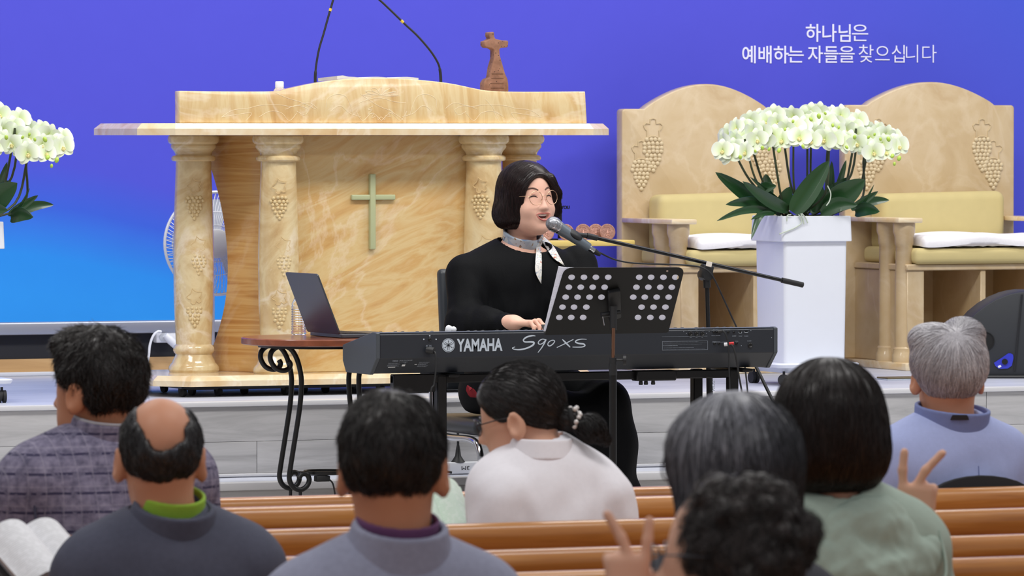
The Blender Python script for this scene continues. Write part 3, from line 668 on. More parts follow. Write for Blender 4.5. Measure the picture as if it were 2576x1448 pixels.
for (pb, pt, w, y0, y1, bd) in (((800, 1130), (1135, 648), 56, -.12, -.16, .0), ((560, 1100), (75, 755), 40, -.02, -.12, .0), ((760, 1110), (330, 840), 34, -.1, -.2, -.01), ((620, 1110), (172, 1055), 30, -.05, -.2, .02),
        ((640, 1130), (90, 1208), 20, -.1, -.24, .025), ((1110, 1085), (1468, 825), 66, -.1, -.18, .0), ((1340, 1100), (1592, 932), 20, -.02, -.06, .0), ((1400, 1090), (1697, 1015), 24, 0, 0, .012),
        ((1380, 1130), (1605, 1120), 36, -.1, -.2, .012), ((560, 1150), (408, 1378), 20, -.13, -.22, .04), ((620, 1140), (408, 1195), 13, -.13, -.2, .01), ((680, 1120), (770, 890), 40, -.06, -.08, 0), ((880, 1120), (1000, 900), 34, -.06, -.1, 0),
        ((1010, 1130), (1060, 870), 36, -.04, -.04, 0), ((1150, 1000), (1160, 650), 18, .04, .04, 0), ((1200, 960), (1295, 640), 16, .05, .06, 0), ((560, 1010), (545, 770), 34, .02, .04, 0), ((760, 1110), (400, 800), 14, -.09, -.17, 0), ((1360, 1110), (1555, 870), 8, -.1, -.14, -.02),
        ((450, 960), (640, 880), 30, -.12, -.16, .01), ((1060, 1140), (1400, 1060), 40, -.12, -.2, .02), ((960, 1130), (1330, 800), 40, 0, .05, 0), ((700, 1140), (560, 960), 36, 0, 0, 0), ((1200, 1130), (1120, 900), 40, .02, .02, 0)):
    leaf(lp(*pb), lp(*pt), w, yc + y0 * 0.9, yc + y1, bd)
rts = [tube(bez([tuple(aty(*lp(x, y), yc - 0.152) - OO) for x, y in L], 5), 0.0024, 6) for L in ([(850, 1150), (870, 1180), (875, 1230), (800, 1280), (670, 1330)], [(870, 1140), (890, 1190), (900, 1238)], [(880, 1140), (915, 1180), (935, 1228)], [(780, 1150), (745, 1160), (740, 1212)])]
obj('aerial_root', rts, M('root_grey', (186, 196, 182), 0.6), orc)
rts2 = tube(bez([tuple(aty(*lp(x, y), yc - 0.19) - OO) for x, y in [(1120, 880), (1150, 950), (1140, 1020), (1110, 1065)]], 6), 0.0022, 6)
obj('aerial_root', rts2, MATS['root_grey'], orc)
# second planter at the edge of the frame
PL = Vector((aty(12, 600, 18.86).x - 0.146, 19.0, DECK))
pot2 = copy_tree(pot); pot2.location = PL; pot2['label'] = 'tall square white planter on casters to the left of the lectern'
orc2 = copy_tree(orc); orc2.location = PL + Vector((0, 0, zt - 0.012)); orc2['label'] = 'white orchids in a planter to the left of the lectern'

# ---------------- wedge speaker, floor plate ----------------
SPK_B = M('speaker_black', (36, 39, 44), 0.55, bump=0.15, bscale=500, bdist=0.0006)
YSP = 19.25
so = [(2418, 949), (2421, 835), (2432, 812), (2452, 789), (2478, 768), (2505, 752), (2532, 741), (2552, 736), (2572, 733), (2600, 733), (2680, 745), (2735, 790), (2735, 949)]
s0 = aty(2560, 950, YSP); s0.z = DECK
spk = thing('stage_monitor', s0, 'black wedge stage monitor speaker with a blue lit port on the stage', 'speaker', rz=-HEAD)
SPD = (s0 - Vector((0, 0, CAM_Z))).dot(Vector(_fw)); _s0 = s0
class _Face:
    def __call__(s, x, y):
        p = atd(x, y, SPD) - _s0; return Vector((p.dot(Vector(_rt)), 0, p.z))
spf = _Face()
sp = [(spf(x, y).x, max(0.004, spf(x, y).z)) for x, y in so]
obj('cabinet', bevel(prism(sp, 0, 0.36, 'y'), 0.006, 2, 20), SPK_B, spk, smooth=25)
c = spf(2478, 857)
obj('handle_recess', [xf(cyl(0.034, 0.004, 28), (c.x, -0.001, c.z), (PI / 2, 0, 0)), xf(lathe([(0.036, -0.003), (0.033, 0.003), (0.036, 0.003)], 28, False), (c.x, -0.002, c.z), (PI / 2, 0, 0))], M('recess', (8, 8, 9), 0.8), spk)
pol = [spf(x, y) for x, y in ((2500, 912), (2503, 919), (2512, 927), (2535, 926), (2545, 919), (2549, 900), (2548, 892), (2543, 888), (2536, 888), (2520, 899))]
obj('port', prism([(p.x, p.z) for p in pol], -0.006, 0.002, 'y'), M('port_blue', (46, 60, 190), 0.2, Coat_Weight=0.6), spk)
c = spf(2527, 909)
obj('port_knob', [xf(cyl(0.0115, 0.01, 20), (c.x, -0.008, c.z), (PI / 2, 0, 0))], M('recess', (8, 8, 9)), spk)
c = spf(2514, 921); obj('reflector', [xf(box(0.012, 0.003, 0.008), (c.x, -0.0075, c.z), (0, -0.5, 0))], M('white_plastic', (232, 234, 240)), spk)
obj('fabric_edge', [tube([(x, -0.01, 0.006) for x in np.linspace(sp[0][0], sp[-1][0], 8)], 0.006, 6), tube([(spf(2552, 940).x, -0.003, 0.03), (spf(2570, 738).x, -0.003, spf(2570, 740).z)], 0.004, 6)], BLACK_PLASTIC, spk)
a, b = atz(2222, 955, DECK), atz(2300, 953, DECK)
fp = thing('floor_socket', (a + b) / 2, 'small brass floor socket lid lying flat on the stage', 'socket')
obj('lid', [bevel(box((b - a).length, 0.10, 0.006, (0, 0, 0.007)), 0.002, 1)], M('brass_lid', (104, 92, 66), 0.5, 0.4, var=0.3, vscale=50), fp)
obj('base', [bevel(box((b - a).length * 1.06, 0.115, 0.004, (0, 0, 0.002)), 0.001, 1)], M('lid_edge', (176, 184, 196), 0.4), fp)

# ---------------- fan behind the lectern ----------------
FC = aty(548, 612, 19.95)
fan = thing('standing_fan', (FC.x, FC.y + 0.02, DECK), 'white standing fan with round wire cage behind the lectern', 'fan')
fz = FC.z - DECK; R0 = 129 / (14000 / (FC - Vector((0, 0, CAM_Z))).length)
cg = []; yaw = -HEAD + 0.1
for y_, k_ in ((0.0, 1.0),): cg.append(tube([(R0 * math.cos(a), y_, R0 * math.sin(a)) for a in np.linspace(0, 2 * PI, 64, endpoint=False)], 0.010, 8, True, 0.6))
for rr_ in (0.36, 0.62): cg.append(tube([(R0 * rr_ * math.cos(a), -0.05 * math.cos(rr_ * 1.4), R0 * rr_ * math.sin(a)) for a in np.linspace(0, 2 * PI, 48, endpoint=False)], 0.0016, 5, True))
for k in range(84):
    a = 2 * PI * k / 84; tw = 0.32
    cg.append(tube([(R0 * q * math.cos(a + tw * (1 - q)), -0.05 * math.cos(q * PI / 2), R0 * q * math.sin(a + tw * (1 - q))) for q in (0.28, 0.5, 0.72, 0.9, 1.0)], 0.0013, 4))
    if k % 2: cg.append(tube([(R0 * q * math.cos(a), 0.05 * math.cos(q * PI / 2), R0 * q * math.sin(a)) for q in (0.28, 0.6, 0.9, 1.0)], 0.0013, 4))
obj('cage', cg, WHITE_PLASTIC, fan, (0, 0, fz), (0, 0, yaw))
obj('hub', [xf(lathe([(0.056, 0), (0.056, 0.008), (0.05, 0.012)], 32), (0, -0.048, 0), (PI / 2, 0, 0))], WHITE_PLASTIC, fan, (0, 0, fz), (0, 0, yaw))
bl_ = []
for k in range(5):
    a0 = 2 * PI * k / 5; bl_.append(sheet([[(r * math.cos(a0 + s), 0.012 * s * 2, r * math.sin(a0 + s)) for s in np.linspace(0, 0.85, 5)] for r in (0.03, R0 * 0.5, R0 * 0.86)], 0.002))
obj('blade', bl_, M('fan_blade', (206, 212, 222), 0.3, Alpha=1.0), fan, (0, 0, fz), (0, 0, yaw))
obj('motor', [xf(lathe([(0.05, 0), (0.055, 0.03), (0.045, 0.1), (0.02, 0.12)], 24), (0, 0.05, 0), (-PI / 2, 0, 0))], WHITE_PLASTIC, fan, (0, 0, fz), (0, 0, yaw))
obj('pole', [cyl(0.014, fz - 0.03, 16, (0, 0.06, (fz - 0.03) / 2 + 0.02))], WHITE_PLASTIC, fan)
obj('foot', lathe([(0.13, 0), (0.13, 0.012), (0.1, 0.022), (0.02, 0.03)], 32), WHITE_PLASTIC, fan, (0, 0.06, 0))
# power adapter and plug at the wall
YO = YW - 0.06; oc = aty(412, 848, YO)
out = thing('wall_outlet', oc, 'white power outlet with plug below the banner beside the lectern', 'outlet')
a, b = aty(393, 862, YO) - oc, aty(446, 833, YO) - oc
obj('plate', [bevel(b2(a.x, b.x, 0, 0.045, a.z, b.z), 0.006, 2)], WHITE_PLASTIC, out)
obj('socket', [xf(cyl(0.017, 0.006, 20), (a.x + 0.03, -0.002, (a.z + b.z) / 2), (PI / 2, 0, 0))], M('socket_grey', (190, 194, 202), 0.4), out)
pl = [aty(x, y, YO - 0.03) - oc for x, y in ((415, 842), (425, 852), (440, 866), (450, 878))]
obj('plug', [tube([tuple(p) for p in pl], [0.012, 0.017, 0.016, 0.01], 10)], WHITE_PLASTIC, out)
cb = [aty(x, y, YO - 0.02) for x, y in ((406, 834), (396, 834), (385, 845), (377, 868), (374, 895), (368, 915), (355, 932), (330, 944))]
obj('power_cable', tube(bez([tuple(p) for p in cb], 6), 0.0052, 8), WHITE_PLASTIC, None, label='white power cable hanging from the wall outlet to the stage floor', cat='cable')

# ---------------- console with coins and ring emblem ----------------
YCN = 20.30; cl_, cr_ = aty(1352, 605, YCN), aty(1598, 605, YCN); cc = Vector(((cl_.x + cr_.x) / 2, YCN + 0.11, DECK))
con = thing('console_table', cc, 'small yellow onyx side table behind the singer holding medals', 'table')
zt_ = aty(1500, 604, YCN).z - DECK; zt0 = aty(1500, 619, YCN).z - DECK; hw = (cr_.x - cl_.x) / 2
obj('top', [bevel(b2(-hw, hw, -0.11, 0.11, zt0, zt_), 0.005, 2)], M('console_onyx', (222, 196, 116), 0.25, var=0.12), con)
px = aty(1478, 650, YCN).x - cc.x
for xx in (px - 0.012, -px - 0.05):
    obj('leg', lathe([(0.05, 0), (0.05, 0.02), (0.03, 0.06), (0.022, 0.16), (0.03, 0.28), (0.048, zt0 - 0.13), (0.046, zt0 - 0.105), (0.022, zt0 - 0.085), (0.03, zt0 - 0.06), (0.055, zt0 - 0.03), (0.065, zt0)], 24), MATS['console_onyx'], con, (xx, 0, 0))
COIN = M('bronze_coin', (176, 132, 118), 0.35, 0.6, bump=0.5, bscale=90, bdist=0.003)
cm = lathe([(0.0315, -0.003), (0.0325, -0.002), (0.0325, 0.002), (0.0315, 0.003), (0.028, 0.0032), (0.0275, 0.0018)], 36)
cf = [tube([(0.012 * math.cos(a) - 0.002, 0.012 * math.sin(a) * 0.7 + 0.012, 0.0022) for a in np.linspace(0.2, 2.9, 8)], 0.0014, 5), sph(0.006, (0.001, -0.004, 0.0018), 10, 6, (1, 1.4, 0.4)), sph(0.004, (0.001, 0.004, 0.0018), 10, 6, (1, 1, 0.4)), tube([(-0.006, -0.016, 0.002), (0.0, -0.008, 0.0025), (0.008, -0.016, 0.002)], 0.0016, 5)]
cmm = mesh_of('medal', join([cm] + cf)); cmm.materials.append(COIN)
CL = ('bronze medal with a small figure at the end of the side table', 'bronze medal overlapped by its neighbour on the side table', 'bronze medal beside the microphone clip on the side table', 'bronze medal hidden half behind the microphone body', 'bronze medal peeking below the chin of the singer')
for i, (x, dy, ln) in enumerate(((1528, 0.0, .16), (1499, 0.03, .2), (1467, 0.02, .16), (1424, 0.02, .18), (1374, 0.02, .2))):
    p = aty(x, 604, YCN + 0.05 + dy); o = obj('bronze_medal', cmm, COIN, None, (p.x, p.y, DECK + zt_ + 0.0323 * math.cos(ln)), (PI / 2 - ln, 0.3 * i, 0), label=CL[i], cat='medal', group='bronze medals on the side table'); o.rotation_euler = (PI / 2 - ln, 0, -0.1)
ec = aty(1368, 522, YCN + 0.12); er = 44 / (14000 / 22.4)
em = thing('ring_emblem', (ec.x, ec.y, DECK + zt_), 'black metal ring emblem with cut letters beside the singer face', 'emblem')
ez = ec.z - DECK - zt_
gs = [xf(lathe([(er, -0.006), (er, 0.006), (er * 0.8, 0.006), (er * 0.8, -0.006), (er, -0.006)], 40, False), (0, 0, ez), (PI / 2, 0, 0))]
for k in range(26):
    a = 2 * PI * k / 26; gs.append(xf(box(0.006, 0.008, 0.018), (er * 1.05 * math.cos(a), 0, ez + er * 1.05 * math.sin(a)), (0, -a, 0)))
gs.append(b2(-0.006, 0.006, -0.004, 0.004, 0.0, ez - er * 0.8)); gs.append(b2(-0.05, 0.05, -0.03, 0.03, 0, 0.006))
x0 = aty(1406, 0, ec.y).x - ec.x; gs.append(b2(x0 - 0.004, x0 + 0.012, -0.003, 0.003, 0.006, aty(0, 545, ec.y).z - DECK - zt_))
obj('ring', gs, BLACK_METAL, em)
g = fit(text_geo('YOU', 0.03, 0.002, 0.0012), aty(1410, 0, ec.y).x - ec.x, aty(1432, 0, ec.y).x - ec.x, aty(1400, 526, ec.y).z - DECK - zt_, aty(1400, 517, ec.y).z - DECK - zt_)
obj('letters', [xf(g, (0, -0.004, 0), UPRIGHT)], BLACK_METAL, em, smooth=0, kind='stuff')
for ch, zz in (('N', ez + 0.035), ('S', ez - 0.065)): obj('letter', [xf(fit(text_geo(ch, 0.03, 0.002, 0.001), x0 - 0.006, x0 + 0.012, zz, zz + 0.018), (0, -0.006, 0), UPRIGHT)], BLACK_METAL, em, smooth=0)
# ---------------- keyboard ----------------
YK = 17.2
kl, kr = aty(946, 880, YK), aty(1956, 870, YK); KX = (kl.x + kr.x) / 2; KZ = 0.926
kb = thing('stage_keyboard', (KX, YK, KZ), 'long black stage keyboard seen from its rear panel', 'keyboard')
KO = Vector((KX, YK, KZ)); khw = (kr.x - kl.x) / 2
KB = M('keyboard_shell', (33, 37, 45), 0.45, bump=0.12, bscale=900, bdist=0.0004)
KBT = M('keyboard_highlight', (104, 112, 128), 0.4)  # paler blue-grey that paints the highlight on the top edge
KEND = M('keyboard_cheek', (66, 71, 78), 0.5, bump=0.12, bscale=700, bdist=0.0005)
prof = [(0.0, 0.052), (0.0, 0.132), (0.008, 0.136), (0.035, 0.136), (0.31, 0.086), (0.31, 0.036), (0.282, 0.0), (0.062, 0.0)]
obj('shell', bevel(prism([(a, b) for a, b in prof], -khw + 0.013, khw - 0.013, 'x'), 0.002, 1, 20), KB, kb, smooth=15)
big = [(-0.002, 0.052), (-0.002, 0.136), (0.012, 0.139), (0.035, 0.139), (0.315, 0.088), (0.315, 0.035), (0.285, -0.003), (0.06, -0.003)]
for s in (-1, 1): obj('end_cheek', bevel(prism(big, s * khw - s * 0.014, s * khw, 'x'), 0.002, 1, 20), KEND, kb, smooth=15)
obj('top_edge_highlight', [b2(-khw + 0.014, khw - 0.014, 0.004, 0.04, 0.1362, 0.1385)], KBT, kb)  # bluish highlight along the rear top edge, painted as a pale strip
kx0, kx1 = -khw + 0.05, khw - 0.05; wk = (kx1 - kx0) / 52; wh = []; bk_ = []
sl = lambda y: 0.136 - (y - 0.035) * (0.05 / 0.275)
wm = mesh_of('white_key', bevel(xf(b2(0.0006, wk - 0.0006, 0.15, 0.295, 0.0, 0.012), (0, 0, 0)), 0.001, 1)); wm.materials.append(M('key_ivory', (236, 236, 232), 0.3))
for k in range(52):
    o = obj('white_key', wm, MATS['key_ivory'], kb, (kx0 + k * wk, 0.0, sl(0.15) + 0.027), (-0.18, 0, 0))
    if k % 7 not in (1, 4) and k < 51: bk_.append(kx0 + (k + 1) * wk)
bm_ = mesh_of('black_key', bevel(b2(-0.0055, 0.0055, 0.15, 0.24, 0.010, 0.022), 0.002, 1)); bm_.materials.append(BLACK_PLASTIC)
for x in bk_: obj('black_key', bm_, BLACK_PLASTIC, kb, (x, 0, sl(0.15) + 0.027), (-0.18, 0, 0))
kp = lambda x, y: aty(x, y, YK - 0.0005) - KO
INK = M('silver_print', (186, 196, 208), 0.5); DIM = M('grey_print', (150, 158, 170), 0.6)
def ktext(s, x0, x1, y0, y1, mat, off=0.0, name='lettering'):
    a, b = kp(x0, y1), kp(x1, y0); tilt = (kp(x1, 0).z - kp(x0, 0).z)
    g = fit(text_geo(s, 0.05, 0.0002, off), a.x, b.x, a.z, b.z)
    return obj(name, xf(g, (0, -0.0006, 0), UPRIGHT), mat, kb, smooth=0)
ktext('YAMAHA', 1149, 1264, 850, 884, INK, 0.0016)
c = kp(1128, 868); r = 17.3 / 750
ring = [xf(lathe([(r, -0.0003), (r, 0.0004), (r * 0.93, 0.0004), (r * 0.93, -0.0003)], 48, False), (c.x, -0.0006, c.z), (PI / 2, 0, 0)), xf(lathe([(r * 0.86, -0.0002), (r * 0.86, 0.0002)], 48), (c.x, -0.0006, c.z), (PI / 2, 0, 0))]
lg = obj('logo_disc', ring, INK, kb)
fk = []
for k in range(3):
    a = 2 * PI * k / 3; R = Euler((0, a, 0)).to_matrix(); L = r * 0.86
    fk += [xf(b2(-0.0006, 0.0006, -0.0014, -0.0009, -L * 0.35, L * 0.78), (c.x, 0, c.z), R)] + [xf(b2(s * 0.0026 - 0.0006, s * 0.0026 + 0.0006, -0.0014, -0.0009, -L * 0.82, -L * 0.05), (c.x, 0, c.z), R) for s in (-1, 1)] + [xf(b2(-0.003, 0.003, -0.0014, -0.0009, -L * 0.12, -L * 0.04), (c.x, 0, c.z), R), xf(prism([(-0.0018, L * 0.66), (0.0018, L * 0.66), (0, L * 0.84)], -0.0014, -0.0009, 'y'), (c.x, 0, c.z), R)]
obj('tuning_forks', fk, M('print_dark', (38, 42, 50), 0.5), lg, smooth=0)
q3 = lambda x, y: kp(860 + x / 4.025, 800 + y / 4.025)
def stroke(pts, ws, closed=False):
    pa = bez([tuple(q3(*p)) for p in pts], 6, closed); n = len(pa); w = np.interp(np.linspace(0, 1, n), np.linspace(0, 1, len(ws)), ws)
    g = tube(pa, [x / 4.025 / 750 * 0.925 for x in w], 8, closed); V = g[0].copy(); V[:, 1] = -0.0006 + (V[:, 1] - V[:, 1].mean()) * 0.06; return (V, g[1])
for nm, gg in (('letter', [stroke([(1960, 180), (1925, 177), (1870, 192), (1838, 220), (1855, 240), (1915, 240), (1945, 248), (1930, 275), (1870, 304), (1800, 318), (1745, 314), (1726, 302), (1755, 290)], [3, 8, 9, 7, 7, 10, 10, 9, 8, 5, 5, 3])]),
               ('digit', [stroke([(2056, 216), (2030, 212), (2000, 228), (1988, 252), (2008, 264), (2040, 248), (2066, 216), (2052, 250), (2022, 300), (1985, 348)], [5, 5, 6, 6, 5, 5, 6, 7, 6, 4])]),
               ('digit', [stroke([(2120, 226), (2092, 245), (2086, 270), (2105, 281), (2135, 262), (2154, 236), (2145, 224)], [5, 6, 5], True)]),
               ('letter', [stroke([(2232, 214), (2262, 244), (2312, 294)], [3, 8, 9, 5]), stroke([(2345, 214), (2270, 252), (2176, 297)], [4, 5, 5, 4])]),
               ('letter', [stroke([(2478, 214), (2425, 212), (2378, 224), (2366, 242), (2400, 255), (2448, 262), (2460, 279), (2425, 292), (2335, 292)], [3, 5, 7, 8, 9, 8, 6, 4])])): obj(nm, gg, INK, kb)
# rear labels and jacks
ktext('AC IN', 1071, 1085, 867, 872, DIM)
def krect(x0, x1, y0, y1, w=0.0006):
    a, b = kp(x0, y1), kp(x1, y0); return [b2(a.x, b.x, -0.001, -0.0002, z, z + w) for z in (a.z, b.z)] + [b2(x, x + w, -0.001, -0.0002, a.z, b.z) for x in (a.x, b.x)]
obj('notice_frame', krect(1666, 1780, 857, 881) + [b2(kp(1666, 0).x, kp(1780, 0).x, -0.001, -0.0002, kp(0, 872).z, kp(0, 872).z + 0.0005)], DIM, kb, smooth=0)
for i, s in enumerate(('THIS DEVICE COMPLIES WITH PART 15 OF THE FCC RULES. OPERATION IS SUBJECT', 'TO THE FOLLOWING TWO CONDITIONS: (1) THIS DEVICE MAY NOT CAUSE HARMFUL INTERFERENCE, AND', '(2) THIS DEVICE MUST ACCEPT ANY INTERFERENCE RECEIVED, INCLUDING INTERFERENCE THAT', 'MAY CAUSE UNDESIRED OPERATION.')):
    ktext(s, 1668, (1757, 1778, 1766, 1705)[i], 858.6 + i * 3.1, 860.8 + i * 3.1, DIM, name='notice_text')
ktext('THIS CLASS B DIGITAL APPARATUS COMPLIES WITH CANADIAN ICES-003', 1668, 1745, 873, 875.2, DIM, name='notice_text')
ktext('CET APPAREIL NUMERIQUE DE LA CLASSE B EST CONFORME A LA NORME NMB-003 DU CANADA', 1668, 1774, 877, 879.4, DIM, name='notice_text')
# plate on the sloping underside
low = lambda x, y: (lambda p: Vector((p.x - KX, (0.052 - (p.z - KZ)) / 0.052 * 0.062 - 0.001, p.z - KZ)))(aty(x, y, YK + 0.02))
def ltext(s, x0, x1, y0, y1, off=0):
    a, b = low(x0, y1), low(x1, y0); g = fit(text_geo(s, 0.05, 0.0001, off), 0, b.x - a.x, 0, (b - a).dot(Vector((0, -0.766, 0.643))))
    R = Euler((PI / 2 + 0.872, 0, 0)).to_matrix(); obj('rating_text', xf(g, tuple(a), R), DIM, kb, smooth=0)
ltext('YAMAHA', 984, 999, 905, 909, 0.001); ltext('MUSIC SYNTHESIZER', 1002, 1034, 904, 907)
rl = []
for k, (x0, x1, y) in enumerate([(1002, 1024, 909)] + [(976, 1000 + (i % 2) * 6, 912 + i * 2.6) for i in range(4)] + [(1053, 1079 - (i % 3) * 3, 910 + i * 2.8) for i in range(5)]):
    xx = x0
    while xx < x1:
        w_ = random.uniform(1.2, 4.0); a, b = low(xx, y + 0.9), low(min(x1, xx + w_), y); rl.append((np.array([tuple(a), (b.x, a.y, a.z), tuple(b), (a.x, b.y, b.z)]) + (0, -0.0004, -0.0003), [(0, 1, 2, 3)])); xx += w_ + 0.7
obj('fine_print', rl, DIM, kb, kind='stuff')
ltext('CE', 1015, 1021, 909, 913, 0.0006)
sg = []
for (x0, x1, y0, y1) in ((980, 998, 922, 924.5), (1013, 1021, 916, 921), (1044, 1050, 915.5, 916.6)):
    a, b = low(x0, y1), low(x1, y0); sg.append((np.array([tuple(a), (b.x, a.y, a.z), tuple(b), (a.x, b.y, b.z)]) + (0, -0.0004, -0.0003), [(0, 1, 2, 3)]))
obj('serial_sticker', sg, M('sticker', (220, 222, 224), 0.6), kb)
def jack(x, y, r, nm='jack', mat=None, y0=-0.003):
    c = kp(x, y); return obj(nm, [xf(lathe([(r, -0.0), (r, 0.003), (r * 0.75, 0.004), (r * 0.55, 0.0025)], 20), (c.x, 0.0005, c.z), (PI / 2, 0, 0))], mat or M('jack_black', (12, 12, 14), 0.4), kb)
for x in (1737, 1752, 1767): jack(x, 839, 0.0075, 'midi_socket')
for x in (1796, 1803, 1811, 1832): jack(x, 835, 0.0042)
for x in (1797.5, 1809, 1853): jack(x, 864, 0.0042)
jack(1846, 835, 0.0035, 'contrast_knob'); jack(1887, 868, 0.0085, 'combo_jack'); jack(1081, 853, 0.0055, 'screw_post')
for x, y, w, h in ((1862, 834, 0.009, 0.009), (1877, 833.5, 0.012, 0.005)):
    c = kp(x, y); obj('usb_port', [b2(c.x - w / 2, c.x + w / 2, -0.0012, 0, c.z - h / 2, c.z + h / 2)], MATS['jack_black'], kb); obj('usb_rim', [b2(c.x - w / 2, c.x + w / 2, -0.0016, -0.0004, c.z - h / 2 - 0.001, c.z - h / 2), b2(c.x - w / 2 - .001, c.x - w / 2, -0.0016, -0.0004, c.z - h / 2, c.z), b2(c.x + w / 2, c.x + w / 2 + .001, -0.0016, -0.0004, c.z - h / 2, c.z)], INK, kb)
scw = []
for x, y in ((1066, 853), (1081, 844), (1097, 853)): c = kp(x, y); scw.append(obj('screw', [xf(lathe([(0.0024, 0), (0.0024, 0.0012), (0.0012, 0.0012)], 12), (c.x, 0, c.z), (PI / 2, 0, 0))], INK, kb))
for x, y in ((1727, 838), (1777, 838), (1720, 834), (1784, 833), (1889, 831), (1865, 869), (1941, 849)): c = kp(x, y); obj('screw', [xf(cyl(0.0013, 0.001, 8), (c.x, 0, c.z), (PI / 2, 0, 0))], DIM, kb)
for s, x0, x1, y0, y1 in (('MIDI', 1749, 1754, 828.3, 830), ('THRU', 1735, 1740, 847, 849), ('OUT', 1750, 1755, 847, 849), ('IN', 1765, 1768, 847, 849), ('ASSIGNABLE OUTPUT', 1792, 1812, 858, 859.6), ('FOOT SWITCH', 1794, 1808, 828, 829.8), ('FOOT CONTROLLER', 1814, 1835, 828, 829.8), ('SUSTAIN  ASSIGNABLE', 1790, 1812, 843, 845), ('LCD CONTRAST', 1842, 1852, 843.5, 846), ('TO HOST', 1858, 1867, 844, 846), ('TO DEVICE', 1872, 1882, 844, 846), ('PHONES', 1849, 1857, 857, 858.8), ('MIC INPUT', 1880, 1890, 856, 858.5)): ktext(s, x0, x1, y0, y1, DIM, name='jack_text')
for x0, x1, y in ((1731, 1772, 831), (1790, 1837, 830.6), (1856, 1883, 829.8), (1792, 1830, 860.5)):
    a, b = kp(x0, y), kp(x1, y); obj('print_line', [b2(a.x, b.x, -0.0009, -0.0003, a.z - 0.0003, a.z + 0.0003)], DIM, kb)
# plugs and leads belong to cables
kw = lambda x, y, dy=0.0: aty(x, y, YK - 0.006 + dy)
def cable(name, pts, r, mat, label, plugs=()):
    c = thing(name, pts[0], label, 'cable'); o0 = Vector(pts[0])
    obj('lead', tube(bez([tuple(Vector(p) - o0) for p in pts], 7), r, 8), mat, c)
    for nm, a, b, rr, m in plugs: obj(nm, [rod(Vector(a) - o0, Vector(b) - o0, rr, 14)], m, c)
    return c
cable('mains_cable', [kw(1092, 884, -0.02), kw(1096, 893, -0.025), kw(1096, 930, -0.03), kw(1092, 965, -0.03), kw(1085, 1020, -0.03), atz(1050, 1340, DAIS) + Vector((0, -0.25, 0.004))], 0.0032, BLACK_PLASTIC, 'black power cord plugged into the keyboard below its socket', (('plug', kw(1074, 879, -0.001), kw(1092, 882, -0.02), 0.011, BLACK_PLASTIC),))
cable('audio_cable', [kw(1838, 866, -0.02), kw(1845, 874, -0.025), kw(1852, 900, -0.03), kw(1858, 940, -0.03), kw(1866, 985, -0.03), kw(1872, 1040, -0.03), aty(1880, 1300, YK - 0.15)], 0.0032, BLACK_PLASTIC, 'black audio cable with red and white plugs in keyboard rear', (('white_plug', kw(1822, 866, -0.004), kw(1833, 865, -0.012), 0.0062, WHITE_PLASTIC), ('red_plug', kw(1834, 864, -0.006), kw(1846, 863, -0.012), 0.0052, M('red_plastic', (206, 40, 44), 0.4))))
cable('pedal_cable', [kw(1818, 832, -0.014), kw(1824, 838, -0.018), kw(1830, 855, -0.02), kw(1833, 880, -0.022), kw(1834, 925, -0.024), kw(1836, 1000, -0.03), aty(1838, 1290, YK - 0.1)], 0.0026, BLACK_PLASTIC, 'thin black pedal cable hanging down the keyboard rear', (('plug', kw(1806, 834, -0.004), kw(1818, 832, -0.012), 0.0055, BLACK_PLASTIC),))
# keyboard stand
st = thing('keyboard_stand', (KX, YK + 0.15, DAIS), 'black square tube stand carrying the keyboard', 'stand')
SO = Vector((KX, YK + 0.15, DAIS)); sx_ = lambda px, Y: aty(px, 940, Y).x - SO.x
hB = KZ - DAIS - 0.004
def sbar(px0, px1, Y, y0, y1, d=0.03): return bevel(b2(sx_(px0, Y), sx_(px1, Y), Y - SO.y - d / 2, Y - SO.y + d / 2, aty(1400, y1, Y).z - DAIS, aty(1400, y0, Y).z - DAIS), 0.003, 1)
for Y in (YK + 0.085, YK + 0.25): obj('crossbar', [sbar(985, 1852, Y, 936, 957)], BLACK_METAL, st)
for px in (1108, 1752, 1842):
    for Y in ((YK + 0.085, YK + 0.25) if px != 1752 else (YK + 0.25,)):
        x = sx_(px, Y); obj('leg', [bevel(b2(x - 0.017, x + 0.017, Y - SO.y - 0.017, Y - SO.y + 0.017, 0.0, hB - 0.006), 0.003, 1)], BLACK_METAL, st)
for px in (1108, 1842):
    x = sx_(px, YK + 0.17); obj('keyboard_arm', [bevel(b2(x - 0.02, x + 0.02, -0.11, 0.16, hB - 0.012, hB), 0.003, 1)], BLACK_METAL, st)
    obj('foot_bar', [bevel(b2(x - 0.018, x + 0.018, -0.2, 0.25, 0.0, 0.03), 0.004, 1)], BLACK_METAL, st)
a = sx_(1596, YK + 0.07); b = sx_(1696, YK + 0.07)
obj('bracket', [bevel(b2(a, b, -0.102, -0.05, hB - 0.036, hB - 0.001), 0.004, 1)], BLACK_METAL, st)
for px in (1612, 1625, 1643): obj('knob', lathe([(0.006, hB - 0.05), (0.0075, hB - 0.047), (0.006, hB - 0.036)], 12), BLACK_PLASTIC, st, (sx_(px, YK + 0.07), -0.08, 0))
x = sx_(985, YK + 0.085); obj('end_bracket', [bevel(b2(x, x + 0.15, -0.085, -0.05, hB - 0.06, hB), 0.003, 1)], BLACK_METAL, st)

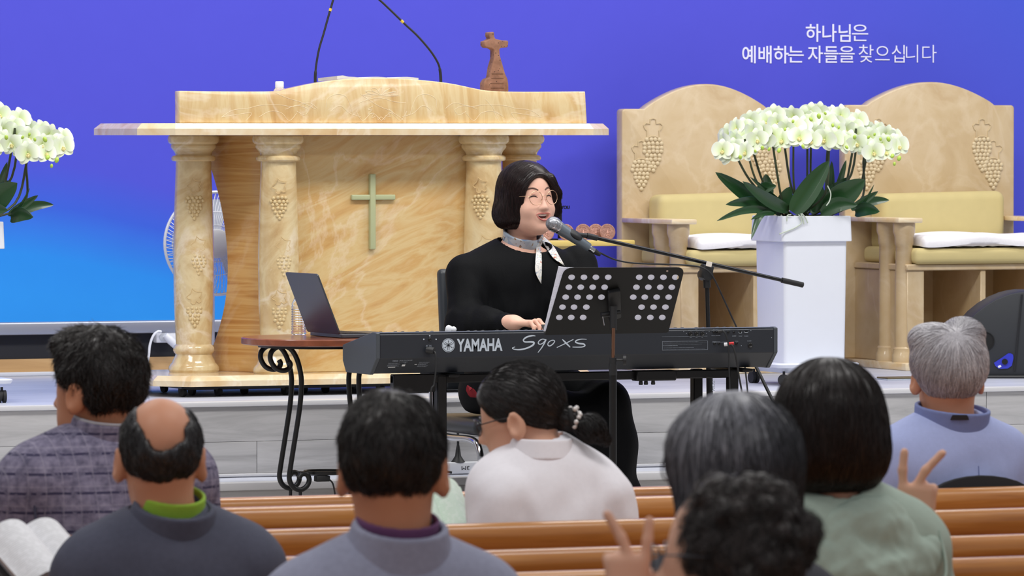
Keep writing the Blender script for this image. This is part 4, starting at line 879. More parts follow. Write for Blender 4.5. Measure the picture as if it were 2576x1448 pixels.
# ---------------- round side table, laptop, bottle ----------------
TC = atd(818, 850, 19.05); TZ = atd(784, 847, 19.05).z; TR = 0.288
tb = thing('side_table', (TC.x, TC.y, DAIS), 'round brown wooden side table with scrolled black iron legs', 'table'); TO = Vector((TC.x, TC.y, DAIS))
TWOOD = wood_mat('table_wood', ((112, 58, 36), (134, 72, 46), (150, 86, 56)), (1, 8, 8), 3, 0.3, 0.0, 0.3)
tz = TZ - DAIS
obj('top', lathe([(TR - 0.006, tz - 0.024), (TR, tz - 0.021), (TR, tz - 0.003), (TR - 0.003, tz)], 64), TWOOD, tb)
IRON = M('wrought_iron', (20, 20, 22), 0.38, 0.2)
obj('apron_ring', [lathe([(TR * 0.80, tz - 0.034), (TR * 0.80, tz - 0.024), (TR * 0.7, tz - 0.024), (TR * 0.7, tz - 0.034), (TR * 0.8, tz - 0.034)], 48, False)], IRON, tb)
legA = [(702, 905), (706, 914), (700, 925), (685, 928), (668, 920), (657, 900), (659, 882), (672, 870), (690, 867), (708, 876), (722, 900), (731, 935), (733, 965), (729, 1020), (717, 1100), (706, 1170), (703, 1200), (712, 1220), (730, 1228), (746, 1219), (752, 1203), (746, 1190), (734, 1189), (727, 1198)]
# express the scroll in (radial, height) by using the leftmost leg, then repeat round the table
def leg_profile():
    ln = []
    for x, y in legA: p = atd(x, y, 19.05); ln.append(((p - TC).dot(Vector(_rt)), p.z - DAIS))
    return ln
LP_ = leg_profile(); Rt = Vector(_rt); Fw = Vector((_fw[0], _fw[1], 0)).normalized()
def iron_leg(rx, ry, side):
    pts = bez([tuple(rx * r + ry * side + Vector((0, 0, z))) for r, z in [((-a - 0.019) / 0.913, b) for a, b in LP_]], 5)
    return tube(pts, 0.0088, 10)
for k, ang in enumerate((PI + 0.42, 0.42)):
    rx = Rt * math.cos(ang) + Fw * math.sin(ang); ry = Rt * -math.sin(ang) + Fw * math.cos(ang)
    for s in (-1, 1):
        sd = s * 0.045
        off = rx * (-0.012 * s if False else 0) + (Rt * 0.0)
        o = obj('leg', iron_leg(rx, ry, sd), IRON, tb); pass
        br_ = LP_[18]; fpt = rx * ((-br_[0] - 0.019) / 0.913) + ry * sd
        obj('foot', [rod((fpt.x, fpt.y, 0), (fpt.x, fpt.y, br_[1]), 0.006, 8), lathe([(0.012, 0), (0.012, 0.006), (0.007, 0.01)], 12)[0:2] if False else xf(lathe([(0.012, 0), (0.012, 0.006), (0.007, 0.01)], 12), (fpt.x, fpt.y, 0))], IRON, tb)
zr_ = atd(800, 1187, 19.05).z - DAIS; rr_ = 0.075
obj('lower_ring', [lathe([(rr_, zr_ - 0.006), (rr_, zr_ + 0.006), (rr_ - 0.01, zr_ + 0.006), (rr_ - 0.01, zr_ - 0.006), (rr_, zr_ - 0.006)], 40, False), lathe([(rr_ - 0.008, zr_ - 0.004), (rr_ - 0.008, zr_ - 0.001)], 40)] , IRON, tb)
p = atd(810, 1203, 19.0)
for rx_ in (1, -1): obj('stretcher', [rod((rx_ * rr_ * 0.9 * math.cos(0.42 - HEAD), rx_ * rr_ * 0.9 * math.sin(0.42 - HEAD), zr_), (rx_ * 0.10 * math.cos(0.42 - HEAD), rx_ * 0.10 * math.sin(0.42 - HEAD), zr_), 0.005, 8)], IRON, tb)
ad = thing('power_adapter', (p.x, p.y, DAIS), 'black power adapter hanging under the lower ring of the side table', 'adapter')
obj('brick', [bevel(box(0.05, 0.03, 0.02, (0, 0, p.z - DAIS)), 0.003, 2)], BLACK_PLASTIC, ad)
obj('lead', tube(bez([(0.02, 0, p.z - DAIS), (0.04, 0, p.z - DAIS - 0.02), (0.05, 0, p.z - DAIS - 0.08), (0.05, -0.02, 0.004)], 8), 0.003, 6), BLACK_PLASTIC, ad)
# laptop
near = atd(856, 845, 18.9); near.z = TZ + 0.012; far = atd(775, 842, 19.16); far.z = TZ + 0.012
h_ = (far - near); Lh = h_.length; h_.normalize(); nl = Vector((0, 0, 1)).cross(h_)
if nl.dot(Rt) > 0: nl = -nl
ro = (near + far) / 2; ro.z = TZ
lt = thing('laptop', ro, 'open dark grey laptop standing on the round side table', 'laptop')
LAP = M('laptop_grey', (78, 80, 86), 0.35, 0.5)
def frame_geo(g, o, u, v, w):
    V = g[0]; A = np.array([u[:], v[:], w[:]]); return (V @ A + np.array(o[:]), g[1])
tl = math.radians(22); vv = (Vector((0, 0, 1)) * math.cos(tl) + nl * math.sin(tl)); ww = h_.cross(vv)
obj('lid', frame_geo(bevel(prism(rrect(Lh, 0.222, 0.010, 5, (0, 0.111)), -0.003, 0.003), 0.0012, 1, 50), Vector((0, 0, 0.014)), h_, vv, ww), LAP, lt)
sc_w = 0.0034 if ww.dot(nl) < 0 else -0.0034
obj('screen', frame_geo(prism(rrect(Lh - 0.014, 0.2, 0.003, 2, (0, 0.113)), sc_w, sc_w * 1.05), Vector((0, 0, 0.014)), h_, vv, ww), M('screen_dark', (20, 22, 28), 0.15), lt)
bs = obj('base', frame_geo(bevel(prism(rrect(Lh, 0.215, 0.01, 5, (0, -0.1125)), 0.0, 0.013), 0.002, 1, 50), Vector((0, 0, 0.001)), h_, nl, Vector((0, 0, 1))), LAP, lt)
kk = [frame_geo(b2(-Lh / 2 + 0.02 + i * 0.0196, -Lh / 2 + 0.036 + i * 0.0196, -0.03 - j * 0.018, -0.045 - j * 0.018, 0.014, 0.0155), Vector((0, 0, 0.001)), h_, nl, Vector((0, 0, 1))) for i in range(13) for j in range(5)]
obj('keys', kk, BLACK_PLASTIC, bs, kind='stuff')
p1, p2 = atd(880, 843, 18.86), atd(935, 838, 18.84)
# ribbed bottle
bp_ = atd(752, 838, 19.225); b2_ = thing('water_bottle', (bp_.x, bp_.y, TZ), 'clear ribbed plastic water bottle behind the laptop lid', 'bottle', 'water bottles')
pr = [(0.02, 0), (0.026, 0.004)]
for k in range(11): pr += [(0.0265, 0.012 + k * 0.0085), (0.0245, 0.0162 + k * 0.0085)]
pr += [(0.025, 0.108), (0.016, 0.128), (0.012, 0.134), (0.012, 0.142)]
obj('body', lathe(pr, 28), GLASS, b2_); obj('cap', lathe([(0.0145, 0.140), (0.0145, 0.156), (0.013, 0.158)], 20), WHITE_PLASTIC, b2_)

# ---------------- music stand ----------------
def holed_plate(outer, holes, z0, z1):
    from mathutils.geometry import delaunay_2d_cdt
    vs, es = [], []
    for L in [outer] + holes:
        n0 = len(vs); vs += [Vector((p[0], p[1])) for p in L]; es += [(n0 + i, n0 + (i + 1) % len(L)) for i in range(len(L))]
    V, E, Fc = delaunay_2d_cdt(vs, es, [], 1, 1e-7)[:3]
    def inside(p, L):
        c = False
        for i in range(len(L)):
            a, b = L[i - 1], L[i]
            if (a[1] > p[1]) != (b[1] > p[1]) and p[0] < (b[0] - a[0]) * (p[1] - a[1]) / (b[1] - a[1]) + a[0]: c = not c
        return c
    keep = []
    for f in Fc:
        q = (sum(V[i][0] for i in f) / len(f), sum(V[i][1] for i in f) / len(f))
        if inside(q, outer) and not any(abs(q[0] - h[0][0]) < 0.05 and inside(q, h) for h in holes): keep.append(tuple(f))
    n = len(V); VV = [(p[0], p[1], z1) for p in V] + [(p[0], p[1], z0) for p in V]
    FF = keep + [tuple(i + n for i in f[::-1]) for f in keep]; cnt = {}
    for f in keep:
        for i in range(len(f)): cnt[(f[i - 1], f[i])] = 1
    FF += [(a, a + n, b + n, b) for (a, b) in cnt if (b, a) not in cnt]
    return (np.array(VV), FF)
MD = 18.35
BL, BR, TL, TRr = atd(1370, 842, MD), atd(1681, 836, MD + 0.12), atd(1420, 673, MD - 0.17), atd(1723, 672, MD - 0.05)
u_ = ((BR - BL) + (TRr - TL)) / 2; wD = u_.length; u_.normalize(); v_ = ((TL - BL) + (TRr - BR)) / 2; hD = v_.length; v_ = (v_ - u_ * v_.dot(u_)).normalized()
n_ = u_.cross(v_).normalized()      # towards the camera
if n_.dot(Fw) > 0: n_ = -n_
cD = (BL + BR + TL + TRr) / 4
sbase = atd(1543, 1300, MD - 0.10)
ms = thing('music_stand', (sbase.x, sbase.y, DAIS), 'black perforated music stand in front of the keyboard', 'music stand'); MO = Vector((sbase.x, sbase.y, DAIS))
# true skew of the desk in the picture comes from its turn; map pixels to the desk plane
def desk_uv(x, y):
    r = ray(x, y); t_ = (cD - Vector((0, 0, CAM_Z))).dot(n_) / r.dot(n_); p = Vector((0, 0, CAM_Z)) + r * t_; q = p - cD; return (q.dot(u_), q.dot(v_))
oc_ = [desk_uv(x, y) for x, y in ((1370, 842), (1681, 836), (1723, 672), (1420, 673))]
def round_poly(P, r, n=5):
    out = []
    for i in range(len(P)):
        a, b, c = (Vector((*P[i - 1], 0)), Vector((*P[i], 0)), Vector((*P[(i + 1) % len(P)], 0)))
        d1, d2 = (a - b).normalized(), (c - b).normalized(); rr = r[i]
        for k in range(n + 1):
            s = k / n; p = (b + d1 * rr) * (1 - s) ** 2 + b * 2 * s * (1 - s) + (b + d2 * rr) * s * s; out.append((p.x, p.y))
    return out
outer = round_poly(oc_, [0.01, 0.01, 0.03, 0.03])
holes = []
rows = ((697, (1438, 1469, 1499, 1530, 1608, 1638, 1669, 1699)), (722, (1431, 1461, 1491, 1521, 1601, 1631, 1661, 1690)), (747, (1423, 1453, 1483, 1513, 1593, 1622, 1652, 1682)), (772, (1415, 1444, 1475, 1614, 1644, 1674)), (798, (1407, 1437, 1467, 1605, 1636, 1666)))
for y, xs in rows:
    for x in xs:
        ring_ = [desk_uv(x + 8.6 * math.cos(a), y + 7.2 * math.sin(a)) for a in np.linspace(0, 2 * PI, 18, endpoint=False)]; holes.append(ring_)
holes.append([desk_uv(1678.5 + 3 * math.cos(a), 681.5 + 2.6 * math.sin(a)) for a in np.linspace(0, 2 * PI, 10, endpoint=False)])
DESKM = M('desk_black', (17, 17, 18), 0.5, Specular_IOR_Level=0.3, bump=0.1, bscale=500, bdist=0.0004)
obj('desk', frame_geo(holed_plate(outer, holes, -0.0008, 0.0008), cD - MO, u_, v_, n_), DESKM, ms, smooth=0)
L0, L1 = Vector((*oc_[0], 0)), Vector((*oc_[1], 0))
obj('ledge', [frame_geo(join([bevel(prism([(L0.x, L0.y), (L1.x, L1.y), (L1.x, L1.y + 0.004), (L0.x, L0.y + 0.004)], -0.05, 0.0), 0.001, 1)]), cD - MO, u_, v_, n_)], DESKM, ms)
nb = [desk_uv(x, y) for x, y in ((1527, 728), (1558, 722), (1560, 790), (1530, 800))]
obj('bracket', [frame_geo(bevel(prism(nb, 0.001, 0.02), 0.004, 2), cD - MO, u_, v_, n_), rod(atd(1512, 792, MD - .06) - MO, atd(1560, 786, MD - .04) - MO, 0.009, 12), rod(atd(1543, 770, MD - .07) - MO, atd(1543, 830, MD - .07) - MO, 0.012, 12)], BLACK_PLASTIC, ms)
obj('tilt_lever', [rod(atd(1516, 796, MD - .08) - MO, atd(1520, 818, MD - .08) - MO, 0.002, 8)], CHROME, ms)
mt, mb = atd(1543, 825, MD - .08) - MO, atd(1542, 930, MD - .08) - MO
obj('inner_tube', [rod(mb, mt, 0.0062, 16)], M('brass_tube', (150, 112, 90), 0.2, 1.0), ms)
jz = atd(1542, 905, MD - .08) - MO
obj('clamp', [rod(jz + Vector((0, 0, 0.008)), jz - Vector((0, 0, 0.012)), 0.012, 16), rod(jz - Vector((0, 0, 0.012)), jz - Vector((0, 0, 0.05)), 0.0135, 16), rod(jz, jz + Rt * 0.035, 0.004, 8)], BLACK_PLASTIC, ms)
obj('clamp_knob', [rod(jz + Rt * 0.033, jz + Rt * 0.043, 0.017, 10)], BLACK_PLASTIC, ms)
obj('outer_tube', [rod((jz.x, jz.y, 0.05), tuple(jz - Vector((0, 0, 0.03))), 0.0125, 16)], BLACK_METAL, ms)
for k in range(3):
    a = 0.5 + 2 * PI * k / 3; obj('leg', [rod((jz.x, jz.y, 0.12), (jz.x + 0.26 * math.cos(a), jz.y + 0.26 * math.sin(a), 0.008), 0.008, 10)], BLACK_METAL, ms)
# score on the stand (singer's side)
t = NT('score_paper'); v = t.coord(); s_ = t.n('ShaderNodeSeparateXYZ'); t.l(v, s_.inputs[0]); nn = t.noise(v, 260, 2)
t.base(t.mix(t.math('GREATER_THAN', nn, 0.66), lin((228, 228, 234)), lin((40, 40, 44)))); t.set(Roughness=0.7); tb_ = t.n('ShaderNodeBsdfTranslucent'); tb_.inputs[0].default_value = lin((240, 240, 246)); mx_ = t.n('ShaderNodeMixShader'); mx_.inputs[0].default_value = 0.55
t.l(t.b.outputs[0], mx_.inputs[1]); t.l(tb_.outputs[0], mx_.inputs[2]); t.l(mx_.outputs[0], t.t.nodes['Material Output'].inputs['Surface']); SCORE = t.m
so_ = [desk_uv(x, y) for x, y in ((1368, 846), (1420, 846), (1580, 838), (1684, 836), (1703, 760), (1712, 690), (1600, 676), (1424, 676), (1404, 679), (1390, 755))]
so_ = [desk_uv(x, y) for x, y in ((1368, 834), (1682, 828), (1706, 690), (1420, 674), (1406, 672), (1390, 740))]
scr_ = thing('sheet_music', tuple(cD), 'white sheet music resting on the perforated music stand', 'sheet music')
obj('pages', frame_geo(prism(so_, -0.006, -0.003), Vector((0, 0, 0)), u_, v_, n_), SCORE, scr_)

# ---------------- microphone stand with vocal mic ----------------
YM = 17.72
cl = aty(1776, 684, YM); mbse = Vector((aty(1790, 960, YM).x, YM, DAIS))
mk = thing('microphone_stand', mbse, 'black boom microphone stand reaching over the keyboard', 'stand'); mo = mbse
ba, bb = aty(1483, 594, YM - 0.02), aty(2018, 716, YM + 0.06)
obj('boom', [rod(ba - mo, bb - mo, 0.0068, 14)], M('satin_black', (30, 31, 34), 0.25, 0.4), mk)
d_ = (bb - ba).normalized(); obj('boom_grip', [rod(bb - d_ * 0.085 - mo, bb + d_ * 0.002 - mo, 0.0098, 14)], RUBBER, mk)
obj('clutch', [bevel(xf(box(0.042, 0.036, 0.05), tuple(cl - mo), (0, 0.22, 0)), 0.006, 2), rod(cl - mo + Vector((0, -0.02, -0.01)), cl - mo + Vector((0, 0.03, -0.01)), 0.02, 18), rod(cl - mo, cl - mo - Vector((-0.004, 0, 0.055)), 0.013, 14)], BLACK_PLASTIC, mk)
sck = aty(1784, 664, YM - 0.022); obj('sticker', [xf(box(0.020, 0.001, 0.016), tuple(sck - mo), (0, 0.22, 0)), xf(box(0.022, 0.0006, 0.018), tuple(sck - mo + Vector((0, 0.0008, 0))), (0, 0.22, 0))], M('sticker_cream', (222, 214, 204), 0.6), mk)
p0, p1 = cl - mo - Vector((-0.004, 0, 0.05)), Vector((0, 0, 0.25))
obj('upper_tube', [rod(p1, p0, 0.0075, 14)], BLACK_METAL, mk); md = p1 + (p0 - p1) * 0.5
obj('lower_tube', [rod((0, 0, 0.06), tuple(md), 0.0115, 14)], BLACK_METAL, mk)
lt1 = aty(1795, 968, YM - 0.012) - mo
g = fit(text_geo('TON', 0.03, 0.0003, 0.0004), 0, 0.036, -0.0055, 0.0055)
obj('lettering', [xf(g, (lt1.x * 0 + 0.002, -0.0122, lt1.z + 0.016), Matrix(((0, 1, 0), (0, 0, -1), (-1, 0, 0))))], DIM, mk, smooth=0)
for tgt in (aty(1960, 1040, YM - 0.1), None, None):
    if tgt: e = (tgt - aty(1902, 922, YM)); pa_ = aty(1902, 922, YM) - mo; k_ = pa_.z / -e.z; obj('leg', [rod(pa_ - e * 0.6, pa_ + e * (k_ * 0.985), 0.0058, 10)], BLACK_METAL, mk)
for a in (2.2, 4.0): obj('leg', [rod((0, 0, 0.20), (0.3 * math.cos(a), 0.3 * math.sin(a), 0.008), 0.0075, 10)], BLACK_METAL, mk)
ca = ba - mo; obj('clip', [rod(ca - d_ * 0.012, ca + d_ * 0.03, 0.010, 14), rod(ca - d_ * 0.012, aty(1452, 590, YM - .02) - mo, 0.0085, 12)], BLACK_PLASTIC, mk)
# microphone
m0, m1 = aty(1392, 563, YM - 0.02), aty(1496, 632, YM - 0.02); md_ = (m1 - m0).normalized(); Lm = (m1 - m0).length
mic = thing('microphone', tuple(m0), 'grey handheld vocal microphone with mesh head at the singer mouth', 'microphone')
Ra = align(md_)
t = NT('mic_mesh'); v = t.coord((1, 1, 1)); vo = t.n('ShaderNodeTexVoronoi'); vo.inputs['Scale'].default_value = 560; t.l(v, vo.inputs['Vector'])
t.base(t.ramp(vo.outputs['Distance'], [(0.2, (186, 188, 194)), (0.8, (110, 112, 118))])); t.set(Metallic=0.8, Roughness=0.35); t.bump(vo.outputs['Distance'], -0.6, 0.002); MESHM = t.m
gb = lathe([(0.001, -0.0265), (0.010, -0.0255), (0.018, -0.020), (0.0235, -0.011), (0.0258, 0.0), (0.0255, 0.010), (0.0232, 0.021)], 32)
obj('grille', xf(gb, (0, 0, 0), Ra), MESHM, mic); obj('grille_band', xf(lathe([(0.0262, -0.002), (0.0268, 0.0), (0.0262, 0.003)], 32, False), (0, 0, 0), Ra), CHROME, mic)
obj('collar', xf(lathe([(0.0236, 0.019), (0.024, 0.021), (0.0225, 0.025)], 32), (0, 0, 0), Ra), CHROME, mic)
obj('handle', xf(lathe([(0.0222, 0.024), (0.0205, 0.05), (0.018, 0.09), (0.0155, Lm - 0.028), (0.0148, Lm - 0.026)], 28), (0, 0, 0), Ra), M('mic_grey', (104, 114, 124), 0.45, 0.3), mic)
obj('connector', xf(lathe([(0.0105, Lm - 0.027), (0.0105, Lm - 0.004), (0.0095, Lm - 0.002)], 20), (0, 0, 0), Ra), CHROME, mic)
obj('connector_boot', xf(lathe([(0.0105, Lm - 0.003), (0.0085, Lm + 0.012), (0.0055, Lm + 0.024)], 20), (0, 0, 0), Ra), RUBBER, mic)
sw = Ra @ Vector((0.0, -0.0, 0.0)); cs_ = aty(1447, 590, YM - 0.028) - m0
obj('clip_sleeve', xf(sph(1, (0, 0, 0), 20, 12, (0.012, 0.0212, 0.030)), tuple(cs_), Ra @ Euler((0, 0, 0.6)).to_matrix()), BLACK_PLASTIC, mic)
we = m1 + md_ * 0.02
cable('microphone_cable', [we, aty(1510, 636, YM - .02), aty(1545, 652, YM - .01), aty(1590, 661, YM), aty(1660, 664, YM), aty(1730, 667, YM - .03), aty(1768, 674, YM - .035), aty(1792, 694, YM - .03), aty(1815, 740, YM), aty(1840, 795, YM), aty(1856, 835, YM + .02), aty(1875, 930, YM), aty(1890, 1100, YM - 0.05)], 0.0030, BLACK_PLASTIC, 'thin black microphone cable running along the boom')

# ---------------- singer's chair, power strip ----------------
SX = aty(1305, 800, 17.95).x
ch = thing('office_chair', (SX, 18.02, DAIS), 'black padded chair with chrome tube legs under the singer', 'chair')
LEATH = M('black_leather', (44, 48, 54), 0.38, bump=0.2, bscale=160, bdist=0.001)
bx0, bx1 = aty(1102, 700, 18.24).x - SX, 0.25
zt2 = aty(1120, 676, 18.24).z - DAIS
def pad(x0, x1, y0, y1, z0, z1, b, lean=0.0):
    g = bevel(b2(x0, x1, y0, y1, z0, z1), b, 4); V = g[0].copy(); V[:, 1] += lean * (V[:, 2] - z0); return (V, g[1])
obj('backrest', pad(bx0, -bx0, 0.16, 0.205, 0.44, zt2, 0.018, 0.1), LEATH, ch, smooth=60)
obj('back_seam', [tube([(x, 0.157 + 0.1 * (z - 0.44), z) for x in np.linspace(bx0 + 0.01, -bx0 - 0.01, 6)], 0.003, 5) for z in (0.52, 0.60, 0.68)], LEATH, ch)
zs0 = 0.30
obj('seat', pad(-0.235, 0.235, -0.25, 0.19, zs0, 0.36, 0.028), LEATH, ch, smooth=60)
for s in (-1, 1):
    obj('leg_tube', tube(bez([(s * 0.22, 0.2, 0.55), (s * 0.22, 0.18, 0.31), (s * 0.22, 0.05, 0.285), (s * 0.22, -0.18, 0.285), (s * 0.22, -0.25, 0.25), (s * 0.22, -0.265, 0.17), (s * 0.22, -0.25, 0.04), (s * 0.22, -0.2, 0.012), (s * 0.22, 0.2, 0.012)], 6), 0.012, 10), CHROME, ch)
obj('rear_tube', tube([(x, 0.2, 0.012) for x in (-0.22, 0.22)], 0.012, 10), CHROME, ch)
p = aty(1160, 1180, YS - 0.12)
psn = thing('power_strip', (p.x, YS - 0.12, STEP_Z), 'white power strip marked 3M lying on the stage step', 'power strip')
a, b = aty(1128, 1192, YS - 0.14).x - p.x, aty(1196, 1192, YS - 0.14).x - p.x
obj('housing', [bevel(b2(a, b + 0.12, -0.022, 0.022, 0, 0.042), 0.005, 2)], WHITE_PLASTIC, psn)
g = fit(text_geo('3M', 0.03, 0.0002, 0.0), 0.0, 0.03, 0, 0.014)
obj('marking', [xf((g[0] * (-1, -1, 1), g[1]), (aty(1180, 0, YS - .14).x - p.x, -0.0226, 0.028), UPRIGHT)], M('marker_ink', (30, 30, 32), 0.6), psn, smooth=0)
obj('plug', [xf(lathe([(0.026, 0), (0.02, 0.008), (0.011, 0.022), (0.008, 0.045), (0.005, 0.06)], 18), (aty(1152, 0, YS - .12).x - p.x, 0, 0.042))], BLACK_PLASTIC, psn)
obj('cord', tube(bez([(aty(1152, 0, YS - .12).x - p.x, 0, 0.1), (-0.02, -0.01, 0.16), (-0.06, -0.02, 0.19), (-0.1, -0.03, 0.12), (-0.11, -0.05, 0.03), (-0.06, -0.06, 0.008)], 8), 0.0045, 8), BLACK_PLASTIC, psn)
tp = kb.location + Vector((aty(1126, 832, YK + 0.12).x - KX, 0.10, 0.1285)); 
ts = []
for k in range(5): ts.append(sph(0.012, (random.uniform(-.012, .012), random.uniform(-.012, .012), 0.009 + random.uniform(0, .006)), 8, 6, (1, 0.5, 0.8 + random.random() * 0.6)))
obj('tissue', ts, M('tissue_white', (236, 238, 244), 0.9), None, tuple(tp), label='crumpled white tissue lying on top of the keyboard', cat='tissue')
# ---------------- pews ----------------
PEW_Y = [12.2576, 11.5457, 10.785, 10.22, 9.45, 8.68, 7.90, 7.15]
RAIL = atz(1600, 1224, 0.78).y
CAPM = PEW_WOOD
def pew(Y, label, full=True):
    th = thing('church_pew' if full else 'front_rail', (5.0, Y, 0), label, 'pew' if full else 'rail', 'rows of wooden pews' if full else None)
    xa, xb = -2.2 + (12.3 - Y) * -0.25, 3.4
    if not full: xa, xb = -2.2, 3.4
    cap = [(-0.022, 0.790), (-0.030, 0.806), (-0.031, 0.826), (-0.026, 0.841), (-0.014, 0.8490), (0.0, 0.8505), (0.012, 0.848), (0.02, 0.838), (0.022, 0.822), (0.018, 0.806), (0.01, 0.79)]
    obj('top_rail', prism([(a, b) for a, b in cap], xa, xb, 'x'), PEW_WOOD, th, smooth=50)
    obj('back_board', [bevel(b2(xa + 0.01, xb - 0.01, -0.018, 0.006, 0.30, 0.795), 0.003, 1)], PEW_WOOD, th)
    if full:
        sb = bevel(b2(xa + 0.01, xb - 0.01, 0.02, 0.46, 0.395, 0.43), 0.008, 2); obj('seat', sb, PEW_WOOD, th)
        obj('book_shelf', [bevel(b2(xa + 0.02, xb - 0.02, -0.16, -0.02, 0.60, 0.615), 0.003, 1), bevel(b2(xa + 0.02, xb - 0.02, -0.165, -0.15, 0.60, 0.65), 0.003, 1)], PEW_WOOD, th)
    if not full: th.location.z = -0.07
    for x in (xa, xb - 0.035): obj('end_panel', [bevel(prism([(-0.035, 0), (0.46 if full else 0.05, 0), (0.46 if full else 0.05, 0.5), (0.1 if full else 0.05, 0.62), (0.03, 0.86), (-0.035, 0.86)], x, x + 0.035, 'x'), 0.006, 2)] if full else [bevel(b2(x, x + 0.035, -0.035, 0.05, 0.07, 0.86), 0.006, 2)], PEW_WOOD, th)
pew(RAIL, 'low brown wooden rail in front of the first pew', False)
ORD = ('brown wooden pew directly behind the front rail, grey haired man on it', 'brown wooden pew holding the woman in white, second from the stage', 'brown wooden pew with nobody on it between white shirt and bald man', 'brown wooden pew holding the bald man in the dark jacket',
       'brown wooden pew holding the woman in green', 'brown wooden pew holding the man with the mauve collar', 'brown wooden pew holding the woman with straight grey hair', 'brown wooden pew holding the woman with curly hair')
for Y, l in zip(PEW_Y, ORD): pew(Y, l)

# ---------------- signed distance modelling of figures ----------------
f4 = np.float32
def A3(p): return np.array(p, f4)
def ln(v): return np.sqrt((v * v).sum(1))
def ell(P, c, r, R=None):
    q = P - A3(c)
    if R is not None: q = q @ np.array(R, f4)
    r = A3(r); k0 = ln(q / r); k1 = ln(q / (r * r)) + 1e-9; return k0 * (k0 - 1) / k1
def cap(P, a, b, ra, rb=None):
    rb = ra if rb is None else rb; a, b = A3(a), A3(b); d = b - a; t = np.clip(((P - a) @ d) / (d @ d + 1e-12), 0, 1); return ln(P - a - t[:, None] * d) - (ra + (rb - ra) * t)
def rbox(P, c, h, r, R=None):
    q = P - A3(c)
    if R is not None: q = q @ np.array(R, f4)
    q = np.abs(q) - (A3(h) - r); return ln(np.maximum(q, 0)) + np.minimum(q.max(1), 0) - r
def smin(a, b, k):
    h = np.clip(0.5 + 0.5 * (b - a) / k, 0, 1); return b + (a - b) * h - k * h * (1 - h)
def smax(a, b, k): return -smin(-a, -b, k)
def un(k, *ds):
    r = ds[0]
    for d in ds[1:]: r = smin(r, d, k)
    return r
def wob(P, s, seed=0.0):
    x, y, z = P[:, 0] * s + seed, P[:, 1] * s + seed * 1.7, P[:, 2] * s - seed
    return (np.sin(x + 1.3 * np.sin(y * 0.8 + z)) * np.cos(y * 1.1 - 0.7 * np.sin(z * 1.3)) + 0.5 * np.sin(2.1 * z + 1.7 * np.sin(x * 1.3)) * np.cos(1.9 * x + y)) / 1.5
def sdf_mesh(f, lo, hi, h, B=4):
    lo = np.array(lo, float); n = np.ceil((np.array(hi) - lo) / (h * B)).astype(int); H_ = h * B
    ii = np.stack(np.meshgrid(*[np.arange(k) for k in n], indexing='ij'), -1).reshape(-1, 3)
    fc = f((lo + (ii + 0.5) * H_).astype(f4)); act = np.abs(fc) < H_ * 1.75
    G = np.repeat(np.repeat(np.repeat(np.sign(fc).reshape(n), B, 0), B, 1), B, 2).astype(f4)
    G = np.pad(G, ((0, 1),) * 3, mode='edge') * 10
    ia = ii[act]; off = np.stack(np.meshgrid(*[np.arange(B + 1)] * 3, indexing='ij'), -1).reshape(-1, 3)
    for s in range(0, len(ia), 6000):
        idx = (ia[s:s + 6000, None, :] * B + off[None]).reshape(-1, 3)
        G[idx[:, 0], idx[:, 1], idx[:, 2]] = f((lo + idx * h).astype(f4))
    S = G < 0; c = np.zeros(tuple(np.array(G.shape) - 1), np.uint8)
    cn = [(a, b, d) for a in (0, 1) for b in (0, 1) for d in (0, 1)]; m = np.array(G.shape) - 1
    for a, b, d in cn: c += S[a:a + m[0], b:b + m[1], d:d + m[2]]
    cell = np.argwhere((c > 0) & (c < 8)); vid = np.full(c.shape, -1, np.int32); vid[tuple(cell.T)] = np.arange(len(cell))
    vals = np.stack([G[cell[:, 0] + a, cell[:, 1] + b, cell[:, 2] + d] for a, b, d in cn], 1)
    acc = np.zeros((len(cell), 3)); w = np.zeros(len(cell)); cna = np.array(cn, float)
    for i in range(8):
        for j in range(i + 1, 8):
            if np.abs(cna[i] - cna[j]).sum() != 1: continue
            a, b = vals[:, i], vals[:, j]; k = (a < 0) != (b < 0); t = np.clip(a / (a - b + 1e-12), 0, 1)
            acc[k] += cna[i] + t[k, None] * (cna[j] - cna[i]); w += k
    V = lo + (cell + acc / np.maximum(w, 1)[:, None]) * h; Q = []
    for ax in range(3):
        o1, o2 = [(1, 2), (2, 0), (0, 1)][ax]; sl0 = [slice(None)] * 3; sl1 = [slice(None)] * 3; sl0[ax] = slice(0, -1); sl1[ax] = slice(1, None)
        e = np.argwhere(S[tuple(sl0)] != S[tuple(sl1)])
        e = e[(e[:, o1] > 0) & (e[:, o2] > 0) & (e[:, o1] < m[o1]) & (e[:, o2] < m[o2])]
        if not len(e): continue
        u = np.zeros(3, int); u[o1] = 1; v = np.zeros(3, int); v[o2] = 1
        q = np.stack([vid[tuple((e - d).T)] for d in (u + v, v, 0 * u, u)], 1); fl = S[tuple(e.T)]; q[~fl] = q[~fl][:, ::-1]; Q.append(q)
    Q = np.concatenate(Q); Q = Q[(Q >= 0).all(1)]
    return (V, Q)
def grad(f, P, e=0.002):
    P = P.astype(f4); return np.stack([f(P + A3([e if i == j else 0 for j in range(3)])) - f(P - A3([e if i == j else 0 for j in range(3)])) for i in range(3)], 1) / (2 * e)
